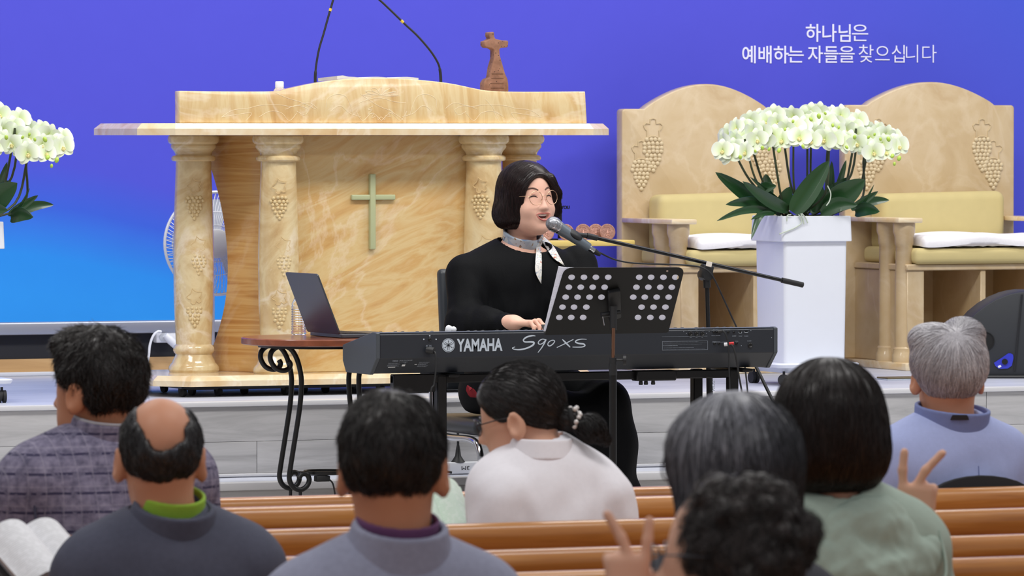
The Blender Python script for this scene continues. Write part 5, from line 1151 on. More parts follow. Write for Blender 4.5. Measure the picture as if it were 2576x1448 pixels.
def strand_geo(f, V, n, comb, length, seed=0, steps=4, lift=0.002, r=0.0006, keep=None, jit=0.25, tip=0.006):
    rg = np.random.RandomState(seed); P = V[rg.randint(0, len(V), n * (2 if keep else 1))]
    if keep is not None: P = P[keep(P)][:n]
    n = len(P); L = length * rg.uniform(0.6, 1.2, n); J = rg.normal(0, jit, (n, 3)); pts = []
    for s in range(steps + 1):
        g = grad(f, P); g /= ln(g)[:, None] + 1e-6; d = f(P.astype(f4))
        up_ = lift * min(1, s / 2) + tip * (s / steps) ** 2 * rg.rand(n) * 0 + tip * (s / steps) ** 2 * (rg.rand(n) if s == steps else 0.5)
        P = P - g * (d - up_)[:, None] if s else P - g * 0.001
        pts.append(P.copy()); t = comb(P) + J; t = t - g * (t * g).sum(1)[:, None]; t /= ln(t)[:, None] + 1e-6; P = P + t * (L / steps)[:, None]
    pts = np.stack(pts, 1); T = np.gradient(pts, axis=1); T /= np.linalg.norm(T, axis=2)[..., None] + 1e-9
    u = np.cross(T, A3((0.3, 0.5, 0.8))); u /= np.linalg.norm(u, axis=2)[..., None] + 1e-9; w = np.cross(T, u)
    rad = r * np.array([1] * steps + [0.15])[None, :, None]; K = steps + 1; Vs = np.stack([pts + rad * (math.cos(a) * u + math.sin(a) * w) for a in (0, 2.094, 4.189)], 2)
    base = (np.arange(n) * K * 3)[:, None, None, None]; i = np.arange(steps)[None, :, None, None]; k = np.arange(3)[None, None, :, None]
    q = np.concatenate([base + i * 3 + k, base + i * 3 + (k + 1) % 3, base + (i + 1) * 3 + (k + 1) % 3, base + (i + 1) * 3 + k], 3)
    return (Vs.reshape(-1, 3), q.reshape(-1, 4))
def hair_mat(name, dark, lightc, rough=0.38, streak=0.5):
    t = NT(name); g = t.n('ShaderNodeNewGeometry'); v = t.coord((30, 30, 4)); nz = t.noise(v, 6, 4)
    f = t.math('ADD', t.math('MULTIPLY', g.outputs['Random Per Island'], streak), t.math('MULTIPLY', nz, 1 - streak))
    t.base(t.ramp(f, [(0.25, dark), (0.8, lightc)])); t.set(Roughness=rough, Specular_IOR_Level=0.4); MATS[name] = t.m; return t.m
def skin_mat(name, col, blush=(0.9, 0.62, 0.55)):
    t = NT(name); v = t.coord(); n = t.noise(v, 9, 4); c = lin(col); d = tuple(a * b for a, b in zip(c[:3], (0.86, 0.72, 0.66))) + (1,)
    t.base(t.mix(t.math('MULTIPLY', n, 0.7), c, d)); t.set(Roughness=0.48, Subsurface_Weight=0.12, Subsurface_Radius=(0.012, 0.005, 0.003), Specular_IOR_Level=0.35)
    t.bump(t.noise(v, 300, 3), 0.06, 0.001); MATS[name] = t.m; return t.m
def head_sdf(q, wide=1.0, ears=True, jaw=1.0, nose=1.0):
    q = q / A3((wide, 1, 1))
    d = un(0.035, ell(q, (0, -0.012, 0.035), (0.075, 0.094, 0.088)), ell(q, (0, 0.020, -0.03), (0.064 * jaw, 0.072, 0.088)), ell(q, (0, 0.036, -0.076), (0.048 * jaw, 0.05, 0.040)))
    d = smin(d, ell(q, (0, 0.070, -0.098), (0.024, 0.022, 0.019)), 0.025)
    ns = un(0.012, cap(q, (0, 0.086, 0.008), (0, 0.103 * nose, -0.026), 0.007, 0.0115), ell(q, (0.011, 0.090, -0.029), (0.009, 0.011, 0.008)), ell(q, (-0.011, 0.090, -0.029), (0.009, 0.011, 0.008)))
    d = smin(d, ns, 0.012)
    if ears:
        for s in (-1, 1):
            R = np.array(Euler((0.12, 0, -s * 0.38)).to_matrix())
            e = ell(q, (s * 0.085, -0.008, -0.012), (0.0105, 0.024, 0.038), R)
            e = smax(e, -ell(q, (s * 0.096, -0.002, -0.008), (0.009, 0.013, 0.022), R), 0.006); d = smin(d, e, 0.008)
    return d * min(1, wide)
def piecewise(y, xs, zs): return np.interp(y, xs, zs).astype(f4)
def short_hair(q, r=(0.087, 0.108, 0.1), c=(0, -0.014, 0.038), line=None, ny=0.0, amp=0.003, fr=60):
    d = ell(q, c, r) + amp * wob(q, fr, ny)
    xs, zs = line or ((-0.12, -0.07, -0.045, -0.02, 0.012, 0.04, 0.07, 0.11), (-0.088, -0.082, -0.062, 0.0, 0.008, 0.03, 0.074, 0.085))
    return smax(d, (piecewise(q[:, 1], xs, zs) - q[:, 2]) * 0.75, 0.012)
def Rm(yaw=0, pitch=0, roll=0): return np.array((Matrix.Rotation(yaw, 3, 'Z') @ Matrix.Rotation(pitch, 3, 'X') @ Matrix.Rotation(roll, 3, 'Y')))
TP = [-0.005]
def torso(P, sh, sw, b=1.0, lean=0.0, g=0.0):
    P = P.copy(); P[:, 1] -= lean * P[:, 2]
    d = un(0.07, ell(P, (0, 0, sh - 0.14), (sw * 0.86, 0.128 * b, 0.21)), ell(P, (0, 0.0, 0.12), (sw * 0.84, 0.135 * b, 0.2)), cap(P, (-sw + 0.068, -0.005, sh - 0.062), (sw - 0.068, -0.005, sh - 0.062), 0.066))
    d = un(0.05, d, cap(P, (0, -0.015, sh + TP[0]), (sw - 0.08, -0.012, sh - 0.05), 0.045, 0.05), cap(P, (0, -0.015, sh + TP[0]), (-sw + 0.08, -0.012, sh - 0.05), 0.045, 0.05))
    return smax(d - g, 0.004 - P[:, 2], 0.02)
def limb(P, pts, rs, k=0.02): return un(k, *[cap(P, pts[i], pts[i + 1], rs[i], rs[i + 1]) for i in range(len(pts) - 1)])
def ring_collar(P, c, R, rx, ry, h, t, flare=0.0, gap=None):
    q = (P - A3(c)) @ np.array(R, f4); z = q[:, 2]; k = 1 + flare * z / h
    rad = np.sqrt((q[:, 0] / (rx * k)) ** 2 + (q[:, 1] / (ry * k)) ** 2); d = np.abs(rad - 1) * min(rx, ry) - t
    d = smax(d, np.abs(z - h / 2) - h / 2, 0.004)
    if gap: d = smax(d, gap - np.abs(q[:, 0]) - np.where(q[:, 1] < 0, 1.0, 0.0).astype(f4), 0.004)
    return d
def shift(f, c, R): Rf = np.array(R, f4); cf = A3(c); return lambda P: f((P - cf) @ Rf)
def bounds(V, m=0.02): return V
def hand_sdf(P, wr, R, sc, fingers, thumb):
    """wr wrist point; R columns: x across the palm (to the thumb side), y out of the palm back, z along the fingers"""
    q = (P - A3(wr)) @ np.array(R, f4) / sc
    d = rbox(q, (0, 0, 0.052), (0.040, 0.0135, 0.05), 0.013); d = smin(d, cap(q, (0, 0, -0.03), (0, 0, 0.02), 0.026, 0.027), 0.02)
    for (x0, segs) in fingers: d = smin(d, limb(q, [(x0, 0, 0.085)] + segs, [0.0098] + [0.0094, 0.0086, 0.0076][:len(segs)], 0.006), 0.005)
    d = smin(d, limb(q, [(0.026, -0.002, 0.02)] + thumb, [0.016, 0.0115, 0.0095][:len(thumb) + 1], 0.008), 0.012)
    return d * sc
# ---------------- the audience, seen from behind ----------------
SEAT = 0.43
def cloth(name, col, var=0.08, bump=0.25, bscale=350, rough=0.85, **kw): return M(name, col, rough, var=var * 1.5, vscale=90, bump=bump * 1.6, bscale=bscale, bdist=0.0016, **kw)
class Fig:
    """a seated figure; local frame: facing +Y, origin on the seat under the hips"""
    def __init__(s, label, head_px, rowY, fwd=0.22, yaw=0.0, hx=0.0, group='people in the pews', seat=SEAT, floor=0.0, turn=0.0):
        hp = aty(*head_px, rowY + fwd); s.root_xy = (hp.x - hx, rowY + 0.225)
        s.o = None; s.label = label; s.group = group; s.turn = turn; s.seat = seat
        s.M = Matrix.Translation((s.root_xy[0], s.root_xy[1], seat)) @ Matrix.Rotation(turn, 4, 'Z'); s.Mi = s.M.inverted()
        s.H = tuple(s.Mi @ hp); s.R = np.eye(3); s.parts = []
    def px(s, x, y, Y): return tuple(s.Mi @ aty(x, y, Y))
    def body(s, f, lo, hi, mat, h=0.004):
        g = sdf_mesh(f, lo, hi, h); me = mesh_of('person', g, 180); me.materials.append(mat)
        o = bpy.data.objects.new('person', me); COL.objects.link(o); o.location = (s.root_xy[0], s.root_xy[1], s.seat); o.rotation_euler = (0, 0, s.turn)
        tag(o, s.label, 'person', s.group); s.o = o; return o
    def part(s, name, f, lo, hi, mat, h=0.005, parent=None):
        g = sdf_mesh(f, lo, hi, h); o = obj(name, mesh_of(name, g, 180), mat, parent or s.o); return o, g
    def geo(s, name, g, mat, parent=None, smooth=60, kind=None): return obj(name, g, mat, parent or s.o, smooth=smooth, kind=kind)
    def strands(s, f, V, n, crown, L, mat, parent, seed=1, comb=None, **kw):
        c = A3(crown)
        cb = comb or (lambda P: (lambda d: d / (ln(d)[:, None] + 1e-6) + A3((0, 0, -0.35)))(P - c))
        g = strand_geo(f, V, n, cb, L, seed, **kw); o = obj('hair_strands', mesh_of('hair_strands', g, 180), mat, parent, kind='stuff'); return o
    def hp(s, p): return tuple(np.array(s.R) @ np.array(p) + np.array(s.H))    # head frame -> local
def lower_body(P, kn=0.36): return smax(un(0.05, ell(P, (0, 0.02, 0.06), (0.19, 0.15, 0.11)), *[limb(P, [(x, 0.03, 0.085), (x * 1.1, kn, 0.075)] + ([(x * 1.1, kn, -0.37)] if kn > 0.3 else []), [0.082, 0.062, 0.05], 0.03) for x in (-0.095, 0.095)]), np.where(P[:, 1] < kn - 0.07, 0.004 - P[:, 2], -1).astype(f4), 0.01)
RCH = [0.21]
def arms_down(P, sh, sw, r=0.055, fw=0.0): return un(0.03, *[limb(P, [(x * (sw - 0.05), 0, sh - 0.075), (x * (sw + 0.012), 0.0, sh - 0.33), (x * 0.10, RCH[0], 0.19)], [r + 0.012, r, r - 0.014], 0.03) for x in (-1, 1)])
def hands_lap(P): return un(0.02, *[un(0.01, cap(P, (x * 0.10, RCH[0], 0.19), (x * 0.05, RCH[0] + 0.05, 0.195), 0.03, 0.034), ell(P, (x * 0.03, RCH[0] + 0.07, 0.195), (0.045, 0.03, 0.02))) for x in (-1, 1)])
def build(fig, sh, sw, head_kw, skin, garment, yaw=0.0, pitch=0.0, roll=0.0, b=1.0, lean=0.0, wr=0.006, wf=14, seed=0.0, arms=None, gname='jacket', hands=None, neck=0.052, g=0.012, h=0.0056, trouser=(40, 42, 50), kn=0.36, neck_f=-0.02, tp=-0.005):
    TP[0] = tp; fig.R = Rm(yaw, pitch, roll); H, R = fig.H, fig.R; sc = head_kw.pop('sc', 1.0)
    hd = lambda P: head_sdf(((P - A3(H)) @ np.array(R, f4)) / sc, **head_kw) * sc
    nk = (H[0] * 0.35, lean * sh + neck_f, sh - 0.0); nt = fig.hp((0, -0.030, -0.05))
    arm = arms or arms_down; hnd = hands or hands_lap
    bodyf = lambda P: un(0.03, un(0.035, hd(P), cap(P, nk, nt, neck + 0.006, neck)), torso(P, sh, sw - 0.015, b * 0.9, lean, -0.014), arm(P, sh, sw - 0.004, 0.040)) if hands is False else smin(un(0.03, un(0.035, hd(P), cap(P, nk, nt, neck + 0.006, neck)), torso(P, sh, sw - 0.015, b * 0.9, lean, -0.014), arm(P, sh, sw - 0.004, 0.040)), hnd(P), 0.015)
    top = H[2] + 0.15; lo = (-sw - 0.22, -0.26, -0.02); hi = (sw + 0.22, 0.62, top)
    fig.body(bodyf, lo, hi, skin, h)
    jf = lambda P: un(0.03, torso(P, sh, sw, b, lean, g), arm(P, sh, sw, 0.055)) + wr * (1.3 * wob(P, wf, seed) + 0.6 * wob(P * A3((1, 1, 0.55)), wf * 2.3, seed + 2)) * np.clip((sh + 0.05 - P[:, 2]) * 5, 0, 1)
    cut = lambda P: smax(smax(jf(P), 0.008 - P[:, 2], 0.004), -cap(P, nk, nt, neck + 0.011, neck + 0.012), 0.008)
    jo, jg = fig.part(gname, cut, lo, (sw + 0.22, 0.62, sh + 0.12), garment, 0.0072)
    fig.part('trousers', lambda P: lower_body(P, kn), (-0.3, -0.2, -0.43), (0.3, 0.52, 0.2), M('trouser_%d_%d_%d' % trouser, trouser, 0.9), 0.012)
    fig.jf = jf; fig.nk = nk; fig.nt = nt; return jo
SK1 = skin_mat('skin_warm', (206, 150, 120)); SK2 = skin_mat('skin_fair', (226, 178, 152)); SK3 = skin_mat('skin_tan', (196, 138, 106))
HB = hair_mat('hair_black', (14, 13, 14), (44, 40, 40)); HBR = hair_mat('hair_brown_black', (16, 11, 10), (44, 33, 30)); HBL = hair_mat('hair_salt', (26, 26, 28), (104, 102, 104))
def add_hair(fig, f, mat, lo=(-0.15, -0.16, -0.16), hi=(0.15, 0.15, 0.17), h=0.0035, n=2600, crown=(0, -0.02, 0.14), L=0.05, seed=1, comb=None, name='hair', **kw):
    H, R = fig.H, fig.R; ff = shift(f, H, R)
    cs = np.array([[a, b, c] for a in (lo[0], hi[0]) for b in (lo[1], hi[1]) for c in (lo[2], hi[2])]) @ R.T + np.array(H)
    o, g = fig.part(name, ff, cs.min(0), cs.max(0), mat, h)
    if n: fig.strands(ff, g[0], n, fig.hp(crown), L, mat, o, seed, comb, **kw)
    return o, g
def rimmed(fig, mat, r=0.022, sx=(-1, 1), dy=0.098, z=0.012, gap=0.033):
    gs = []
    for s in (-1, 1):
        gs.append(tube([fig.hp((s * gap + r * math.cos(a), dy - 0.012 * abs(math.cos(a)) * 0.5, z + r * 0.9 * math.sin(a))) for a in np.linspace(0, 2 * PI, 24, endpoint=False)], 0.0016, 6, True))
        gs.append(tube([fig.hp(p) for p in ((s * (gap + r), dy - 0.008, z + 0.006), (s * 0.078, 0.04, z + 0.006), (s * 0.081, -0.01, z + 0.002), (s * 0.079, -0.02, z - 0.012))], 0.0016, 6))
    gs.append(tube([fig.hp((-gap + r, dy, z + 0.003)), fig.hp((0, dy + 0.006, z + 0.006)), fig.hp((gap - r, dy, z + 0.003))], 0.0015, 6))
    return fig.geo('glasses', gs, mat)

# 1 -- man in the checked jacket
t = NT('checked_tweed'); v = t.coord((1, 1, 1)); sp = t.n('ShaderNodeSeparateXYZ'); t.l(v, sp.inputs[0]); nz = t.noise(v, 60, 4); nl = t.noise(v, 7, 3)
def lines(t, c, period, w, off=0.0):
    x = t.math('ADD', t.math('MULTIPLY', c, 1 / period), t.math('ADD', off, t.math('MULTIPLY', nl, 0.25))); fr = t.math('FRACT', x); return t.math('LESS_THAN', t.math('ABSOLUTE', t.math('SUBTRACT', fr, 0.5)), w)
hx = t.math('MULTIPLY', t.math('FLOOR', t.math('MULTIPLY', sp.outputs[2], 1 / 0.042)), 0.5)
g1 = lines(t, sp.outputs[2], 0.042, 0.045); g2 = lines(t, sp.outputs[0], 0.034, 0.045); g3 = lines(t, sp.outputs[2], 0.042, 0.07, 0.35)
c = t.ramp(nz, [(0.3, (88, 84, 108)), (0.55, (124, 118, 142)), (0.75, (146, 140, 162))])
c = t.mix(t.math('MULTIPLY', g3, t.math('GREATER_THAN', nz, 0.45)), c, lin((56, 52, 82)))
c = t.mix(t.math('MULTIPLY', t.math('MAXIMUM', g1, g2), t.math('MULTIPLY', nz, 0.7)), c, lin((156, 150, 168))); t.base(c); t.set(Roughness=0.9); t.bump(nz, 0.3, 0.001); TWEED = t.m
f1 = Fig('man with thick dark hair in a purple grey checked jacket', (240, 984), PEW_Y[1], hx=-0.025, turn=0.12)
sh = f1.H[2] - 0.138
build(f1, sh, 0.245, dict(sc=1.0, wide=1.02), SK3, TWEED, yaw=0.50, pitch=-0.04, b=1.12, seed=1.0, wr=0.008, neck=0.056, g=0.016)
add_hair(f1, lambda q: smin(short_hair(q, (0.093, 0.108, 0.108), (0, -0.016, 0.036), amp=0.006, fr=42, ny=2.0), ell(q, (0.01, 0.05, 0.105), (0.07, 0.05, 0.034)) + 0.008 * wob(q, 55, 4.0), 0.02), hair_mat('hair_thick', (14, 12, 12), (52, 44, 42)), n=3600, crown=(0, -0.03, 0.15), L=0.045, seed=3, tip=0.016, jit=0.5, r=0.0007)
f1.part('collar', lambda P: ring_collar(P, (f1.nk[0], f1.nk[1] + 0.004, f1.nk[2] + 0.0), Rm(0, 0.22), 0.088, 0.084, 0.085, 0.005, -0.12), (-0.14, -0.16, sh - 0.05), (0.14, 0.16, sh + 0.16), TWEED, 0.0035)
f1.geo('collar_edge', [tube([tuple(np.array(Rm(0, 0.22)) @ np.array((0.0775 * math.cos(a), 0.074 * math.sin(a), 0.085)) + np.array((f1.nk[0], f1.nk[1] + 0.004, f1.nk[2] + 0.0))) for a in np.linspace(0, 2 * PI, 60, endpoint=False)], 0.004, 6, True)], cloth('pale_grey_knit', (170, 170, 178)))
for sx in (-1, 1): f1.geo('sleeve_seam', [tube(bez([(sx * 0.20, -0.10, 0.03), (sx * 0.215, -0.115, sh - 0.25), (sx * 0.212, -0.085, sh - 0.1), (sx * 0.20, -0.02, sh - 0.005)], 6), 0.003, 6)], cloth('seam_dark', (52, 50, 70)))
# 2 -- bald man
f2 = Fig('balding man in a dark grey jacket with a lime green collar', (403, 1152), PEW_Y[3], hx=-0.02, turn=0.02)
sh = f2.H[2] - 0.160
JG = cloth('charcoal_jacket', (74, 76, 94), 0.14)
RCH[0] = 0.05
build(f2, sh, 0.225, dict(sc=0.98, wide=1.0), SK1, JG, yaw=-0.26, pitch=0.10, b=1.05, seed=3.3, neck=0.056, kn=0.22, tp=0.012)
RCH[0] = 0.21
bald = lambda q: smax(smax(short_hair(q, (0.082, 0.104, 0.090), (0, -0.014, 0.031), ((-0.12, -0.085, -0.05, -0.02, 0.012, 0.04, 0.07, 0.11), (-0.066, -0.06, -0.045, 0.0, 0.01, 0.03, 0.074, 0.085)), amp=0.003, fr=70), -(ell(q, (0.0, -0.066, 0.128), (0.050, 0.086, 0.112)) + 0.006 * wob(q, 60, 1.0)), 0.022), -ell(q, (0, 0.08, 0.09), (0.07, 0.1, 0.07)), 0.012)
add_hair(f2, bald, hair_mat('hair_grey_black', (20, 20, 22), (74, 72, 74)), n=2800, crown=(0, -0.01, 0.15), L=0.035, seed=5, tip=0.004, jit=0.4, lift=0.001)
f2.part('shirt_collar', lambda P: ring_collar(P, (f2.nk[0], f2.nk[1] + 0.002, f2.nk[2] + 0.045), Rm(0, 0.30), 0.067, 0.067, 0.05, 0.004, -0.03), (-0.14, -0.16, sh - 0.05), (0.14, 0.16, sh + 0.16), cloth('lime_shirt', (150, 190, 60)), 0.003)
f2.part('collar', lambda P: ring_collar(P, (f2.nk[0], f2.nk[1] - 0.008, f2.nk[2] + 0.008), Rm(0, 0.36), 0.094, 0.084, 0.066, 0.007, -0.2), (-0.16, -0.18, sh - 0.09), (0.16, 0.16, sh + 0.14), JG, 0.0035)
# 3 -- man with mauve collar
f3 = Fig('dark haired man in a heather grey jacket with a mauve collar band', (988, 1178), PEW_Y[5], turn=-0.05)
sh = f3.H[2] - 0.178
JH = cloth('heather_grey', (148, 150, 172), 0.12)
build(f3, sh, 0.222, dict(sc=1.0, wide=1.03), SK3, JH, yaw=-0.42, pitch=0.04, b=1.05, seed=5.1, neck=0.060, tp=0.014)
add_hair(f3, lambda q: short_hair(q, (0.089, 0.11, 0.102), (0, -0.014, 0.036), ((-0.12, -0.085, -0.05, -0.02, 0.012, 0.04, 0.07, 0.11), (-0.096, -0.090, -0.062, 0.0, 0.01, 0.03, 0.074, 0.085)), amp=0.0035, fr=55, ny=7), hair_mat('hair_short_black', (16, 14, 15), (56, 50, 48)), n=3600, L=0.04, seed=8, tip=0.008, jit=0.35)
f3.part('shirt_collar', lambda P: ring_collar(P, (f3.nk[0], f3.nk[1] + 0.002, f3.nk[2] + 0.036), Rm(0, 0.25), 0.072, 0.071, 0.064, 0.003, -0.04), (-0.14, -0.16, sh - 0.05), (0.14, 0.16, sh + 0.16), cloth('mauve_shirt', (104, 62, 104)), 0.003)
f3.part('collar', lambda P: ring_collar(P, (f3.nk[0], f3.nk[1] - 0.004, f3.nk[2] + 0.006), Rm(0, 0.30), 0.098, 0.088, 0.082, 0.007, -0.22), (-0.16, -0.18, sh - 0.09), (0.16, 0.16, sh + 0.16), JH, 0.0035)
rimmed(f3, M('glasses_brown', (84, 52, 42), 0.3))
# 4 -- woman in white shirt, head bowed to the left, low pony tail
f4p = Fig('woman in a white shirt with a black ponytail and pearl hair tie', (1304, 1052), PEW_Y[1], fwd=0.30, hx=-0.058, turn=0.10)
sh = (f4p.Mi @ aty(1385, 1092, PEW_Y[1] + 0.2)).z - 0.078
WS = cloth('white_shirt', (244, 241, 247), 0.03, 0.1, 200)
build(f4p, sh, 0.182, dict(sc=0.93, jaw=0.97), SK2, WS, yaw=0.88, pitch=-0.30, roll=-0.05, b=1.0, lean=0.10, seed=2.2, wr=0.007, wf=18, gname='shirt', neck=0.046, tp=0.01)
pony = lambda q: un(0.012, smax(ell(q, (0, -0.018, 0.034), (0.082, 0.106, 0.097)) + 0.0012 * wob(q, 90, 1), (piecewise(q[:, 1], (-0.12, -0.08, -0.03, 0.0, 0.03, 0.055, 0.08, 0.12), (-0.07, -0.06, -0.02, 0.005, 0.005, 0.03, 0.072, 0.085)) - q[:, 2]) * 0.75, 0.012), ell(q, (0.0, -0.112, -0.035), (0.028, 0.026, 0.028)))
tailf = lambda q: un(0.02, cap(q, (0.0, -0.125, -0.045), (0.004, -0.155, -0.070), 0.016, 0.027), cap(q, (0.004, -0.155, -0.070), (0.01, -0.180, -0.105), 0.027, 0.010)) + 0.004 * wob(q, 70, 3)
ho, _ = add_hair(f4p, pony, HB, n=2600, crown=(0, 0.09, 0.09), L=0.06, seed=4, tip=0.001, jit=0.12, lift=0.0008, comb=None)
add_hair(f4p, tailf, HB, lo=(-0.08, -0.27, -0.17), hi=(0.08, -0.1, 0.02), n=900, crown=(0, -0.11, 0.0), L=0.06, seed=6, tip=0.008, jit=0.3, name='ponytail')
rp = random.Random(5); prl = []; PEARL = M('pearl', (226, 220, 216), 0.2, Coat_Weight=0.5)
f4p.geo('hair_tie', [tube([f4p.hp((0.026 * math.cos(a), -0.124, -0.04 + 0.026 * math.sin(a))) for a in np.linspace(0, 2 * PI, 20, endpoint=False)], 0.007, 8, True)], M('tie_black', (18, 18, 20), 0.8))
for k in range(20):
    a = 2 * PI * k / 20 * 1.0 + rp.uniform(-.2, .2); r = rp.uniform(0.010, 0.030)
    f4p.geo('pearl', [sph(0.0058, f4p.hp((r * math.cos(a), -0.128 - 0.4 * (0.03 - r) + rp.uniform(-.008, .008), -0.04 + r * math.sin(a))), 10, 8)], PEARL)
rimmed(f4p, M('glasses_dark', (40, 34, 36), 0.3), z=0.008, dy=0.094)
f4p.part('collar', lambda P: ring_collar(P, (f4p.nk[0], f4p.nk[1] + 0.0, f4p.nk[2] + 0.022), Rm(0.1, 0.02), 0.080, 0.078, 0.046, 0.006, -0.16), (-0.16, -0.16, sh - 0.07), (0.16, 0.18, sh + 0.1), WS, 0.003)
f4p.geo('yoke_seam', [tube(bez([(-0.155, -0.118, sh - 0.185), (-0.08, -0.146, sh - 0.19), (0.0, -0.152, sh - 0.19), (0.08, -0.146, sh - 0.188), (0.155, -0.118, sh - 0.18)], 6), 0.0022, 6)], cloth('shirt_seam', (206, 200, 202), 0.02))
# 5 -- woman in green hooded jacket, V sign
f5 = Fig('woman with a dark bob in a sage green hooded jacket making a V sign', (2083, 1082), PEW_Y[4], hx=-0.03, turn=0.05)
sh = f5.H[2] - 0.165
SAGE = cloth('sage_green', (164, 180, 167), 0.06, 0.15, 200)
w5 = f5.px(2300, 1340, PEW_Y[4] + 0.30); e5 = f5.px(2335, 1440, PEW_Y[4] + 0.22)
def R_hand(fig, px_w, px_m, Y, roll=0.0):
    a = np.array(fig.px(*px_w, Y)); b = np.array(fig.px(*px_m, Y)); z = b - a; z /= np.linalg.norm(z)
    cv = np.array((fig.Mi.to_3x3() @ Vector((-_fw[0], -_fw[1], 0)))[:]); y = cv - z * (cv @ z); y /= np.linalg.norm(y); x = np.cross(y, z)
    if roll: c_, s_ = math.cos(roll), math.sin(roll); x, y = c_ * x + s_ * y, -s_ * x + c_ * y
    return np.stack([x, y, z], 1)
R5 = R_hand(f5, (2300, 1340), (2307, 1240), PEW_Y[4] + 0.30)
# back of the hand to the camera; +x is picture right here, so the right hand has its thumb on picture left (-x)
def vsign(P, wr, R, sc, mx=1, spread=0.35, idx=0.0):
    M_ = np.array(R, float) * np.array((mx, 1, 1))
    V1 = [(0.030 + 0.052 * math.sin(0.18 + idx) , 0.0, 0.085 + 0.05), (0.030 + 0.086 * math.sin(0.16 + idx), 0.0, 0.085 + 0.084)]
    fi = [(0.029, [(0.033 + 0.0, 0.002, 0.128), (0.034 - 0.002, 0.001, 0.165)]), (0.009, [(-0.014, 0.002, 0.130), (-0.046, 0.001, 0.168)]),
          (-0.012, [(-0.013, -0.012, 0.100), (-0.010, -0.036, 0.082), (-0.006, -0.034, 0.062)]), (-0.031, [(-0.033, -0.010, 0.094), (-0.028, -0.032, 0.078), (-0.02, -0.032, 0.062)])]
    th = [(0.040, -0.020, 0.062), (0.012, -0.036, 0.078)]
    return hand_sdf(P, wr, M_, sc, fi, th)
vs5 = lambda P: vsign(P, w5, R5, 0.95, 1)
def arms5(P, sh, sw, r): return un(0.03, limb(P, [(-(sw - 0.05), 0, sh - 0.075), (-(sw + 0.012), 0.0, sh - 0.33), (-0.10, 0.27, 0.17)], [r + 0.012, r, r - 0.014], 0.03), limb(P, [(sw - 0.05, 0, sh - 0.075), (sw + 0.03, -0.03, sh - 0.28), tuple((np.array(w5) * 0.75 + np.array((sw + 0.03, -0.03, sh - 0.28)) * 0.25))], [r + 0.014, r, r * 0.75], 0.03), *( [cap(P, (sw + 0.03, -0.03, sh - 0.28), w5, 0.03, 0.026)] if r < 0.05 else []))
build(f5, sh, 0.205, dict(sc=0.95, ears=False), SK2, SAGE, yaw=-0.30, pitch=0.0, b=1.05, seed=8.1, wr=0.009, wf=17, arms=arms5, hands=vs5, neck=0.046, h=0.0048)
bob = lambda q: smax(smax(un(0.03, ell(q, (0, -0.014, 0.034), (0.108, 0.118, 0.108)), ell(q, (0, -0.022, -0.035), (0.118, 0.106, 0.105))) + 0.0015 * wob(q, 40, 2), -ell(q, (0, 0.125, -0.03), (0.066, 0.09, 0.115)), 0.012), -(q[:, 2] + 0.115 + 0.12 * np.maximum(np.abs(q[:, 0]) - 0.05, 0)), 0.02)
add_hair(f5, bob, HBR, lo=(-0.16, -0.17, -0.17), hi=(0.16, 0.16, 0.17), n=3600, crown=(0, 0.0, 0.16), L=0.08, seed=9, tip=0.002, jit=0.10, lift=0.001)
hood = lambda P: un(0.03, un(0.02, *[ell(P, (0.13 * math.sin(a), -0.055 - 0.070 * math.cos(a) * 0.9, sh - 0.055 - 0.055 * math.cos(a)), (0.055, 0.05, 0.05)) for a in np.linspace(-1.5, 1.5, 9)]), ell(P, (0, -0.085, sh - 0.03), (0.11, 0.055, 0.075))) + 0.008 * wob(P, 26, 6) + 0.004 * wob(P, 60, 2)
f5.part('hood', lambda P: smax(hood(P), -cap(P, f5.nk, f5.nt, 0.065, 0.07), 0.01), (-0.24, -0.26, sh - 0.24), (0.24, 0.12, sh + 0.1), SAGE, 0.005)
f5.geo('hood_seam', [tube(bez([(-0.17, -0.085, sh - 0.03), (-0.15, -0.14, sh - 0.12), (-0.06, -0.170, sh - 0.172), (0.05, -0.170, sh - 0.172), (0.15, -0.14, sh - 0.12), (0.17, -0.085, sh - 0.03)], 6), 0.004, 6)], SAGE)
# 6 -- woman with straight grey hair
f6 = Fig('woman with straight silver streaked hair and glasses', (1830, 1202), PEW_Y[6], turn=0.1)
sh = f6.H[2] - 0.17
build(f6, sh, 0.20, dict(sc=0.95), SK2, cloth('dark_knit', (52, 52, 60)), yaw=0.36, pitch=0.02, seed=4.4, neck=0.046)
t = NT('hair_silver_streak'); v = t.coord((34, 34, 3)); nz = t.noise(v, 5, 4); g = t.n('ShaderNodeNewGeometry'); s6 = t.n('ShaderNodeSeparateXYZ'); t.l(t.coord(), s6.inputs[0])
hz = t.math('MULTIPLY', t.math('SUBTRACT', s6.outputs[2], f6.H[2] - 0.03), 4.5, True); fx = t.math('ADD', t.math('ADD', t.math('MULTIPLY', hz, 0.30), t.math('MULTIPLY', nz, 0.38)), t.math('MULTIPLY', t.math('SUBTRACT', g.outputs['Random Per Island'], 0.5), 0.3))
fx = t.math('ADD', fx, t.math('MULTIPLY', t.math('MULTIPLY', t.math('SUBTRACT', f6.H[0] + 0.02, s6.outputs[0]), 1.6), 1.0))
t.base(t.ramp(fx, [(0.20, (26, 26, 29)), (0.42, (70, 70, 77)), (0.70, (176, 176, 184))])); t.set(Roughness=0.4); HS = t.m
straight = lambda q: smax(smax(un(0.03, ell(q, (0, -0.014, 0.034), (0.103, 0.118, 0.108)), ell(q, (0, -0.026, -0.06), (0.110, 0.094, 0.12))) + 0.002 * wob(q, 36, 2.7), -ell(q, (0, 0.125, -0.03), (0.072, 0.10, 0.12)), 0.012), -(q[:, 2] + 0.15), 0.02)
